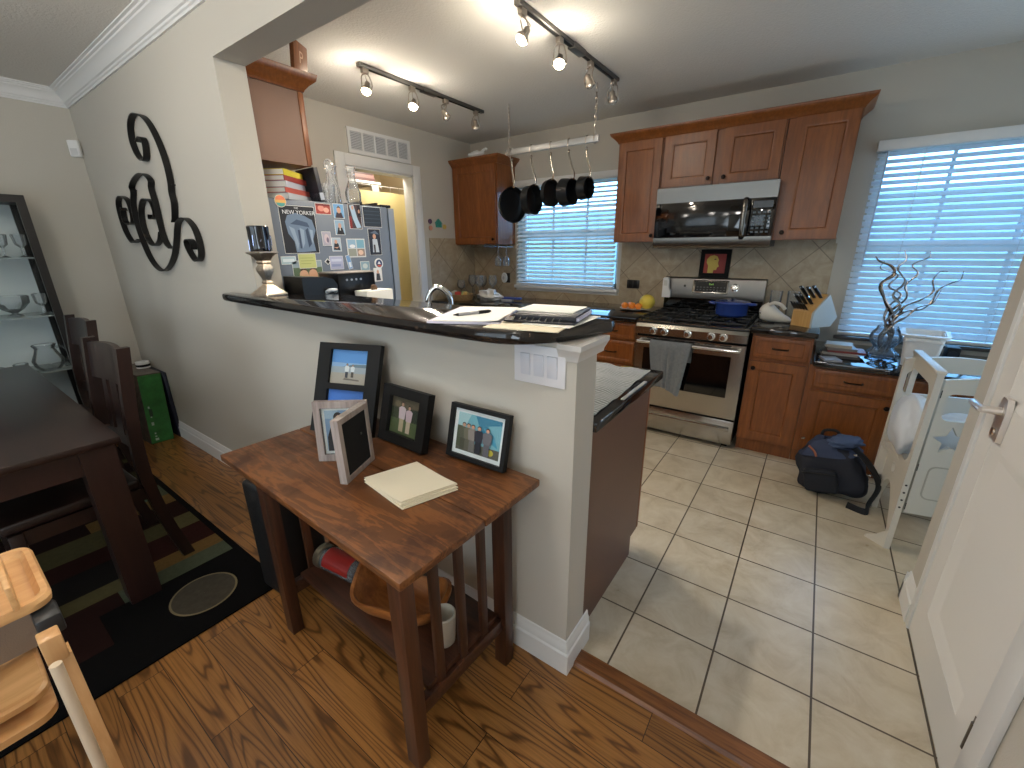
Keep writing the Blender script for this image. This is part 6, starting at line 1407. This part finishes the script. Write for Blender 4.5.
art = [((120, 176, 190), rect(0, 0, 1, 1)), ((46, 120, 150), [(0.4, 1), (0.55, 0.6), (0.8, 0.55), (0.7, 0.8), (1, 0.9), (1, 1)]), ((70, 150, 180), [(0.6, 0.75), (0.75, 0.4), (0.95, 0.3), (0.85, 0.6)]), ((170, 200, 204), [(0, 1), (0.3, 1), (0.2, 0.7), (0, 0.6)]), ((96, 92, 80), rect(0, 0, 1, 0.25)), ((200, 180, 60), ell(0.8, 0.14, 0.08, 0.08)), ((84, 90, 66), rect(0.0, 0.1, 0.12, 0.65))]
for cx_, c_ in ((0.16, (96, 92, 74)), (0.27, (110, 104, 86)), (0.38, (128, 122, 116)), (0.53, (30, 32, 44)), (0.73, (98, 98, 104))): art += person(cx_, 0.03, 0.72, c_, tuple(int(x * 0.85) for x in c_))
frame('framed_photo', 'wide black photo frame of people in suits by a blue mural, right end of table', lean((-0.938, 0.936, TZ + 0.005), 0.02, 0.25), 0.238, 0.182, 0.02, 0.022, BLACKS, [(0.065, 0.075, 0.935, 0.925)], [[((236, 236, 234), rect(0, 0, 1, 1))] + [(c, [(0.07 + u * 0.86, 0.09 + v * 0.82) for u, v in pts]) for c, pts in art]], easel=0.06)
GWOOD = wood('grey_driftwood', (128, 116, 112), (172, 160, 154), axis=2, scale=16, rings=2, rough=0.7)
couple = [((136, 160, 188), rect(0, 0, 1, 1)), ((170, 190, 206), rect(0, 0.8, 0.4, 1)), ((36, 34, 36), [(0.02, 0.0), (0.62, 0.0), (0.66, 0.35), (0.5, 0.62), (0.15, 0.6), (0.03, 0.35)]), ((60, 44, 36), ell(0.40, 0.80, 0.15, 0.16)), (skin, ell(0.42, 0.74, 0.12, 0.15)), ((24, 22, 24), rect(0.31, 0.76, 0.54, 0.80)), ((236, 220, 214), rect(0.38, 0.64, 0.48, 0.66)), ((70, 50, 40), ell(0.84, 0.86, 0.15, 0.12)), (skin, ell(0.86, 0.76, 0.13, 0.16)), ((70, 70, 96), rect(0.66, 0, 1, 0.5)), ((40, 60, 110), rect(0.2, 0.0, 0.6, 0.1))]
hf = frame('hinged_framed_photo', 'grey wood hinged double photo frame opened like a book on the table', lean((-1.267, 0.664, TZ + 0.001), 0.645, 0.07), 0.172, 0.206, 0.022, 0.022, GWOOD, [(0.13, 0.11, 0.87, 0.89)], [[((232, 230, 224), rect(0, 0, 1, 1))] + [(c, [(0.07 + u * 0.86, 0.06 + v * 0.88) for u, v in pts]) for c, pts in couple]], back=BLACKS, easel=0)
RM = TR((-1.064, 0.617, TZ + 0.001), rz=math.atan2(0.150, -0.066)) @ Matrix.Rotation(-0.02, 4, 'X')
m = MB(); m.M = RM; m.prism(rect(0, 0, 0.165, 0.206), 'y', -0.012, 0.012, holes=[rect(0.018, 0.018, 0.147, 0.188)]).build('second_frame', GWOOD, hf)
m = MB(); m.M = RM; m.box(0.016, 0.149, -0.009, 0.004, 0.016, 0.190).build('black_back', P('frame_back_black', (14, 14, 15), 0.85), hf)
m = MB(); m.M = RM; m.cyl((0.11, -0.0095, 0.12), (0.11, -0.012, 0.12), 0.004, n=10).build('back_clip', STEELB, hf)

def napkin(k): 
    def fn(u, v):
        x, y = (u - 0.5) * 0.200 + 0.012, (v - 0.5) * 0.170
        q = Matrix.Rotation(-0.40 + (0.0, 0.03, -0.02, 0.025, 0.0)[k], 3, 'Z') @ Vector((x - 0.01 * (v - 0.5) - 0.002 * k, y + 0.05 * (u - 0.5), 0))
        curl = 0.016 * max(0, u - 0.55) ** 2 * 4 * (1 - v * 0.3) * (0.25 + 0.2 * k)
        return Vector((-0.898, 0.728, TZ + 0.0034 + 0.0031 * k + curl * 0.6)) + q
    return fn
for k in range(5):
    o = MB().grid(napkin(k), 14, 12, 0.0024).build('paper_sheet', CREAM)
    tag(o, ('lowest cream sheet of the paper stack on the console table', 'second cream sheet from the bottom of the stack on the console table', 'middle cream sheet of the paper stack on the console table', 'cream sheet just under the top one of the console table stack', 'top cream sheet of the curled paper stack on the console table')[k], 'paper', 'cream paper stack on the console table')

# ------------------------------------------------------------------ dining table, chairs, rug
DWOOD = wood('espresso_wood', (30, 18, 15), (46, 28, 23), axis=0, scale=8, rings=1.5, rough=0.32, coat=0.25)
DLEG = wood('espresso_leg', (34, 18, 15), (50, 27, 22), axis=2, scale=8, rings=1.5, rough=0.4, coat=0.15)
DTX0, DTX1, DTY0, DTY1 = -4.10, -2.14, -0.66, 0.345
dt = thing('dining_table', 'large dark espresso dining table standing on the patterned rug', 'table', ((DTX0 + DTX1) / 2, (DTY0 + DTY1) / 2, 0.0098))
MB().box(DTX0, DTX1, DTY0, DTY1, 0.732, 0.76, bev=0.004).build('tabletop', DWOOD, dt)
MB().box(DTX0 + 0.03, DTX1 - 0.035, DTY0 + 0.03, DTY0 + 0.055, 0.63, 0.7315).box(DTX0 + 0.03, DTX1 - 0.035, DTY1 - 0.055, DTY1 - 0.03, 0.63, 0.7315).box(DTX0 + 0.03, DTX0 + 0.055, DTY0 + 0.055, DTY1 - 0.055, 0.63, 0.7315).box(DTX1 - 0.06, DTX1 - 0.035, DTY0 + 0.055, DTY1 - 0.055, 0.63, 0.7315).build('apron', DLEG, dt)
for x0 in (DTX1 - 0.125, DTX0 + 0.02):
    for y0 in (DTY1 - 0.125, DTY0 + 0.02):
        c0, c1 = 0.0, 0.105
        m = MB()
        m.loft([[(x0, y0, 0.0098), (x0 + 0.105, y0, 0.0098), (x0 + 0.105, y0 + 0.105, 0.0098), (x0, y0 + 0.105, 0.0098)], [(x0, y0, 0.7315), (x0 + 0.105, y0, 0.7315), (x0 + 0.105, y0 + 0.105, 0.7315), (x0, y0 + 0.105, 0.7315)]])
        m.build('leg', DLEG, dt)
CHW = wood('chair_wood', (28, 15, 12), (44, 24, 19), axis=2, scale=9, rings=1.5, rough=0.38, coat=0.15)
def chair_local(label, group):
    """chair at the origin: back along +Y, seat towards -Y"""
    t = thing('dining_chair', label, 'chair', (0, 0, 0), 0, group)
    hw = 0.225
    for s in (-1, 1):
        pp = smoothpath([(s * hw, 0.075, 0.0), (s * hw, 0.03, 0.22), (s * hw, 0.005, 0.45), (s * hw, 0.012, 0.70), (s * hw, 0.055, 1.055)], 5)
        rings = [[(p.x - 0.017, p.y - 0.023, p.z), (p.x + 0.017, p.y - 0.023, p.z), (p.x + 0.017, p.y + 0.023, p.z), (p.x - 0.017, p.y + 0.023, p.z)] for p in pp]
        MB().loft(rings).build('rear_leg', CHW, t)
        MB().box(s * hw - 0.02, s * hw + 0.02, -0.43, -0.39, 0, 0.42, bev=0.003).build('front_leg', CHW, t)
        MB().box(s * hw - 0.011, s * hw + 0.011, -0.39, 0.0, 0.36, 0.42).build('side_rail', CHW, t)
    MB().box(-hw + 0.017, hw - 0.017, -0.42, -0.40, 0.36, 0.42).build('front_rail', CHW, t)
    MB().box(-hw - 0.005, hw + 0.005, -0.44, -0.02, 0.42, 0.465, bev=0.012, seg=3).build('seat', P('dark_leather', (38, 24, 19), 0.4, bumpy=0.1), t)
    def rail(z0, z1, y0, y1):
        m = MB(); n = 10
        rings = []
        for i in range(n + 1):
            x = -hw + 0.016 + (2 * hw - 0.032) * i / n; c_ = 0.022 * math.sin(PI * i / n)
            rings.append([(x, y0 - 0.010 + c_, z0), (x, y0 + 0.010 + c_, z0), (x, y1 + 0.010 + c_, z1 + 0.012 * math.sin(PI * i / n)), (x, y1 - 0.010 + c_, z1 + 0.012 * math.sin(PI * i / n))])
        return m.loft(rings)
    rail(0.87, 1.035, 0.032, 0.052).build('top_rail', CHW, t)
    rail(0.56, 0.62, 0.008, 0.012).build('lower_rail', CHW, t)
    for x in (-0.12, 0.0, 0.12):
        w_ = 0.03 if x else 0.045
        m = MB(); m.loft([[(x - w_, 0.018, 0.622), (x + w_, 0.018, 0.622), (x + w_, 0.032, 0.622), (x - w_, 0.032, 0.622)], [(x - w_, 0.042, 0.872), (x + w_, 0.042, 0.872), (x + w_, 0.054, 0.872), (x - w_, 0.054, 0.872)]])
        m.build('back_slat', CHW, t)
    return t
ch = chair_local('dark dining chair nearer the table corner, before the green-ended box', 'dining chairs along the wall side of the table')
dup(ch, TR((-3.70, 0.53, 0.0098), rz=0.03), 'dark dining chair farther along the table, next to the glass display cabinet', 'dining chairs along the wall side of the table')
ch.matrix_basis = TR((-2.575, 0.405, 0.0098), rz=0.04)
def rug():
    x0, x1, y0, y1 = -4.22, -1.765, -1.25, 0.66
    t = thing('area_rug', 'dark patchwork rug with a black border and circles under the dining table', 'rug', ((x0 + x1) / 2, (y0 + y1) / 2, 0))
    RUGB = P('rug_black', (11, 10, 10), 1.0, bumpy=0.4, bscale=500, spec=0.1)
    MB().box(x0, x1, y0, y1, 0.0005, 0.008, bev=0.002).build('pile', RUGB, t)
    cols = [P('rug_%d' % i, c, 1.0, bumpy=0.4, bscale=500, vary=0.12, vscale=60, spec=0.1) for i, c in enumerate(((72, 78, 62), (104, 80, 44), (44, 20, 16), (78, 72, 46), (34, 17, 14), (58, 52, 34), (22, 19, 18)))]
    m = MB(); z = 0.0085
    rng = random.Random(5)
    x = -2.20
    seq = [(0.11, 0), (0.10, 1), (0.20, 2), (0.15, 3), (0.20, 4), (0.13, 1), (0.18, 0), (0.22, 2), (0.14, 5), (0.2, 4), (0.15, 3), (0.15, 6)]
    for wdt, ci in seq:
        y = y1 - 0.03; first = True
        while y > y0 + 0.05:
            ln = rng.uniform(0.25, 0.6) if not first else rng.uniform(0.30, 0.5)
            m.mi = ci if first else rng.choice((0, 1, 2, 3, 4, 5, 6, 6, 4))
            m._f([m._v(p) for p in ((x - wdt, max(y0 + 0.05, y - ln), z), (x, max(y0 + 0.05, y - ln), z), (x, y, z), (x - wdt, y, z))])
            y -= ln; first = False
        x -= wdt
    # patches in the border band
    for (a, b, c, d, ci) in ((-2.20, -1.98, -0.20, 0.12, 4), (-2.18, -2.0, -0.55, -0.22, 3), (-2.0, -1.82, -0.6, -0.30, 4), (-2.20, -1.99, -0.95, -0.6, 2)):
        m.mi = ci; m._f([m._v(p) for p in ((a, c, z), (b, c, z), (b, d, z), (a, d, z))])
    m.build('woven_pattern', cols, t, smooth=0)
    RING = P('rug_ring', (104, 92, 66), 1.0); INN = P('rug_circle', (52, 46, 34), 1.0, vary=0.25, vscale=40)
    for cx_, cy_, r_ in ((-1.985, 0.425, 0.125), (-1.985, -0.78, 0.12)):
        m = MB(); m.lathe([(r_, 0), (r_, 0.0009), (r_ - 0.008, 0.0009), (0.002, 0.0009), (0.002, 0)], (cx_, cy_, 0.008), 40); m.build('circle_ring', RING, t)
        m = MB(); m.lathe([(r_ - 0.008, 0), (r_ - 0.008, 0.0014), (0.002, 0.0014), (0.002, 0)], (cx_, cy_, 0.008), 40); m.build('circle', INN, t)
    return t
rug()
GREENB = P('green_box_print', (46, 110, 50), 0.45, vary=0.35, vscale=14)
gb = thing('game_box', 'tall box with green printed end standing on the floor against the wall', 'box', (-4.3, 0.94, 0))
GBM = TR((-4.06, 0.850, 0), rz=0.05) @ Matrix.Rotation(-0.05, 4, 'X')
m = MB(); m.M = GBM; m.box(-0.50, 0, -0.035, 0.115, 0.001, 0.56, bev=0.004).build('carton', P('box_brown_print', (74, 62, 50), 0.6, vary=0.7, vscale=30), gb)
m = MB(); m.M = GBM; m.box(-0.001, 0.001, -0.032, 0.112, 0.006, 0.552).build('green_end', GREENB, gb)
m = MB(); m.M = GBM; m.box(-0.498, -0.001, -0.033, 0.113, 0.5602, 0.5612).build('grey_top', P('box_grey_top', (120, 112, 104), 0.6, vary=0.3, vscale=12), gb)
for y, z, w_, h_ in ((0.026, 0.30, 0.010, 0.016), (0.030, 0.22, 0.008, 0.010), (0.030, 0.165, 0.016, 0.026), (0.033, 0.085, 0.009, 0.012), (0.037, 0.035, 0.022, 0.018), (0.034, 0.06, 0.012, 0.010)):
    m = MB(); m.M = GBM; m.box(0.001, 0.0016, y - 0.03 - w_ / 2, y - 0.03 + w_ / 2, z - h_ / 2, z + h_ / 2).build('pale_mark', P('box_marks', (190, 200, 190), 0.6), gb)
m = MB(); m.M = GBM; m.box(0.001, 0.0015, -0.008, 0.014, 0.225, 0.285).build('dark_strip', P('box_darkstrip', (40, 60, 44), 0.6), gb)
b2 = thing('game_box', 'flat dark navy box between the green-ended box and the wall', 'box', (-4.3, 1.01, 0))
m = MB(); m.M = TR((-4.055, 1.010, 0), rz=0.0); m.box(-0.48, 0, -0.012, 0.012, 0.001, 0.545, bev=0.002).build('carton', P('navy_box', (22, 28, 46), 0.5), b2)
st_ = thing('tape_roll', 'small white and black roll on top of the green-ended box', 'roll', (-4.30, 0.96, 0.565))
m = MB(); m.M = TR((-4.30, 0.955, 0.5635)); m.lathe([(0.025, 0), (0.045, 0), (0.045, 0.05), (0.025, 0.05), (0.025, 0)], n=22).build('roll', WHITEP, st_)
m = MB(); m.M = TR((-4.30, 0.955, 0.5635)); m.lathe([(0.0455, 0.012), (0.046, 0.012), (0.046, 0.03), (0.0455, 0.03)], n=22).build('band', BLACKS, st_)

# ------------------------------------------------------------------ glass display cabinet with glassware
gc = thing('display_cabinet', 'narrow black-framed glass display cabinet against the left wall', 'cabinet', (-4.43, 0.42, 0))
CX0, CX1, CY0, CY1, CZ1 = -4.605, -4.25, 0.06, 0.60, 1.80
BW = P('black_wood', (20, 18, 18), 0.35)
m = MB()
for x in (CX0, CX1 - 0.035):
    for y in (CY0, CY1 - 0.035): m.box(x, x + 0.035, y, y + 0.035, 0, CZ1)
for z0, z1 in ((0.05, 0.10), (CZ1 - 0.04, CZ1)):
    m.box(CX0, CX1, CY0 + 0.035, CY1 - 0.035, z0, z1).box(CX0 + 0.035, CX1 - 0.035, CY0, CY0 + 0.035, z0, z1).box(CX0 + 0.035, CX1 - 0.035, CY1 - 0.035, CY1, z0, z1)
m.build('frame', BW, gc)
m = MB().box(CX1 - 0.001, CX1 + 0.018, CY0 + 0.002, CY0 + 0.045, 0.10, CZ1 - 0.002).box(CX1 - 0.001, CX1 + 0.018, CY1 - 0.045, CY1 - 0.002, 0.10, CZ1 - 0.002).box(CX1 - 0.001, CX1 + 0.018, CY0 + 0.045, CY1 - 0.045, 0.10, 0.15).box(CX1 - 0.001, CX1 + 0.018, CY0 + 0.045, CY1 - 0.045, CZ1 - 0.047, CZ1 - 0.002)
dd = m.build('door', BW, gc)
MB().box(CX1 + 0.006, CX1 + 0.010, CY0 + 0.045, CY1 - 0.045, 0.15, CZ1 - 0.047).build('door_glass', TGLASS, dd)
for y in (CY0 + 0.015, CY1 - 0.019): MB().box(CX0 + 0.035, CX1 - 0.035, y, y + 0.004, 0.10, CZ1 - 0.04).build('side_glass', TGLASS, gc)
SHL = P('shelf_glass_edge', (196, 206, 204), 0.2, alpha=0.55)
for z in (0.66, 1.04, 1.42): MB().box(CX0 + 0.02, CX1 - 0.004, CY0 + 0.02, CY1 - 0.02, z - 0.008, z).build('shelf', SHL, gc)
MB().box(CX0 + 0.004, CX0 + 0.012, CY0 + 0.03, CY1 - 0.03, 0.10, CZ1 - 0.04).build('back_panel', P('cabinet_back', (206, 212, 212), 0.4), gc)
CRY = glass('cut_crystal', (246, 248, 248), 0.02, 1.5)
def crystal(x, y, z, prof, label, n=12):
    return tag(MB().lathe(prof, (x, y, z), n).build('crystal_glass', WINEG, smooth=10), label, 'glassware', 'glassware in the display cabinet')
bowlp = hollow([(0.004, 0), (0.04, 0), (0.035, 0.01), (0.012, 0.02), (0.05, 0.045), (0.085, 0.085), (0.09, 0.13)], 0.005)
cupp = hollow([(0.004, 0), (0.025, 0), (0.032, 0.02), (0.038, 0.06)], 0.004)
gob = hollow([(0.004, 0), (0.03, 0), (0.006, 0.012), (0.007, 0.06), (0.028, 0.08), (0.036, 0.14)], 0.004)
crystal(-4.35, 0.30, 1.4205, bowlp, 'footed cut-glass bowl on the top shelf of the display cabinet')
crystal(-4.33, 0.44, 1.4205, gob, 'crystal goblet in the middle of the cabinet top shelf')
crystal(-4.34, 0.525, 1.4205, gob, 'crystal goblet nearest the frame on the cabinet top shelf')
crystal(-4.33, 0.12, 1.0405, cupp, 'small crystal cup at the left of the cabinet middle shelf')
crystal(-4.33, 0.24, 1.0405, cupp, 'small crystal cup second from the left on the middle shelf')
crystal(-4.38, 0.395, 1.0405, bowlp, 'footed cut-glass bowl on the middle shelf of the display cabinet')
crystal(-4.33, 0.525, 1.0405, gob, 'crystal goblet at the right of the cabinet middle shelf')
crystal(-4.33, 0.22, 0.6605, cupp, 'small crystal cup at the left of the cabinet lowest shelf')
crystal(-4.38, 0.335, 0.6605, cupp, 'small crystal cup behind the pitcher on the lowest shelf')
pi_ = thing('glass_pitcher', 'round glass pitcher with a loop handle on the lowest cabinet shelf', 'pitcher', (-4.34, 0.475, 0.6605))
MB().lathe(hollow([(0.004, 0), (0.05, 0), (0.075, 0.03), (0.082, 0.07), (0.06, 0.12), (0.05, 0.15), (0.062, 0.175)], 0.004), (-4.34, 0.465, 0.6605), 24).build('body', WINEG, pi_)
MB().tube(smoothpath([(-4.33, 0.52, 0.81), (-4.325, 0.55, 0.815), (-4.32, 0.572, 0.775), (-4.325, 0.565, 0.73), (-4.33, 0.54, 0.71)], 5), 0.008, 10).build('handle', WINEG, pi_)

# ------------------------------------------------------------------ wooden high chair at the near end of the table
BEECH = wood('high_chair_beech', (196, 146, 92), (222, 178, 124), axis=1, scale=8, rings=1.2, rough=0.4)
BEECHZ = wood('high_chair_post', (188, 140, 90), (214, 170, 120), axis=2, scale=8, rings=1.2, rough=0.4)
hc = thing('high_chair', 'pale wooden folding high chair with tray beside the dining table end', 'high chair', (-1.3, -0.2, 0))
def tray_ring(i, z): return rrect_at(-1.368, -0.196, 0.145 - i, 0.215 - i, max(0.012, 0.035 - i * 0.4), z)
def rrect_at(cx_, cy_, hx, hy, r_, z): return [(cx_ + x, cy_ + y, zz) for x, y, zz in rrect(hx, hy, r_, z)]
MB().loft([tray_ring(0.012, 0.728), tray_ring(0.002, 0.734), tray_ring(0.0, 0.748), tray_ring(0.004, 0.756), tray_ring(0.014, 0.756), tray_ring(0.024, 0.744), tray_ring(0.10, 0.743)]).build('tray', BEECH, hc)
for y0, y1 in ((-0.038, -0.028), (-0.355, -0.345)):
    MB().box(-1.44, -1.215, y0, y1, 0.757, 0.815, bev=0.003).build('armrest', BEECH, hc)
for yc in (-0.004, -0.355):
    s = 1 if yc > -0.2 else -1
    m = MB(); m.loft([[(-1.215, yc - 0.014, 0.0), (-1.06, yc - 0.014, 0.0), (-1.06, yc + 0.014, 0.0), (-1.215, yc + 0.014, 0.0)], [(-1.225, yc - 0.014, 0.3), (-1.085, yc - 0.014, 0.3), (-1.085, yc + 0.014, 0.3), (-1.225, yc + 0.014, 0.3)], [(-1.20, yc - 0.014, 0.55), (-1.13, yc - 0.014, 0.55), (-1.13, yc + 0.014, 0.55), (-1.20, yc + 0.014, 0.55)], [(-1.185, yc - 0.014, 0.655), (-1.145, yc - 0.014, 0.655), (-1.145, yc + 0.014, 0.655), (-1.185, yc + 0.014, 0.655)]]).build('side_leg', BEECHZ, hc)
    MB().box(-1.15, -1.11, yc - 0.022, yc + 0.010, 0.67, 0.73, bev=0.003).build('arm_cap', BEECHZ, hc)
    MB().box(-1.258, -1.19, yc - 0.018, yc + 0.022, 0.68, 0.727, bev=0.006).build('tray_clip', P('clip_grey_black', (40, 42, 44), 0.4), hc)
    MB().tube([(-1.068, yc - 0.012 * s, 0.70), (-1.045, yc - 0.018 * s, 0.0)], 0.0095, 12).build('support_rod', P('rod_pale', (206, 186, 160), 0.45), hc)
MB().box(-1.09, -1.06, -0.40, 0.0, 0.22, 0.27, bev=0.004).build('cross_bar', P('rod_pale', (206, 186, 160), 0.45), hc)
def seat_ring(i, z, cx_=-1.475, cy_=-0.225, hx=0.165, hy=0.185): return rrect_at(cx_, cy_, hx - i, hy - i, 0.04, z)
MB().loft([seat_ring(0.006, 0.455), seat_ring(0.0, 0.46), seat_ring(0.0, 0.474), seat_ring(0.006, 0.479), seat_ring(0.05, 0.474), seat_ring(0.09, 0.470)]).build('seat', BEECH, hc)
MB().loft([seat_ring(0.006, 0.405, -1.455), seat_ring(0.0, 0.41, -1.455), seat_ring(0.0, 0.428, -1.455), seat_ring(0.006, 0.432, -1.455)]).build('foot_board', BEECH, hc)
MB().box(-1.50, -1.48, -0.36, -0.025, 0.485, 0.727, bev=0.004).build('back_panel', P('taupe_cloth', (150, 136, 122), 0.9, bumpy=0.2, bscale=300), hc)
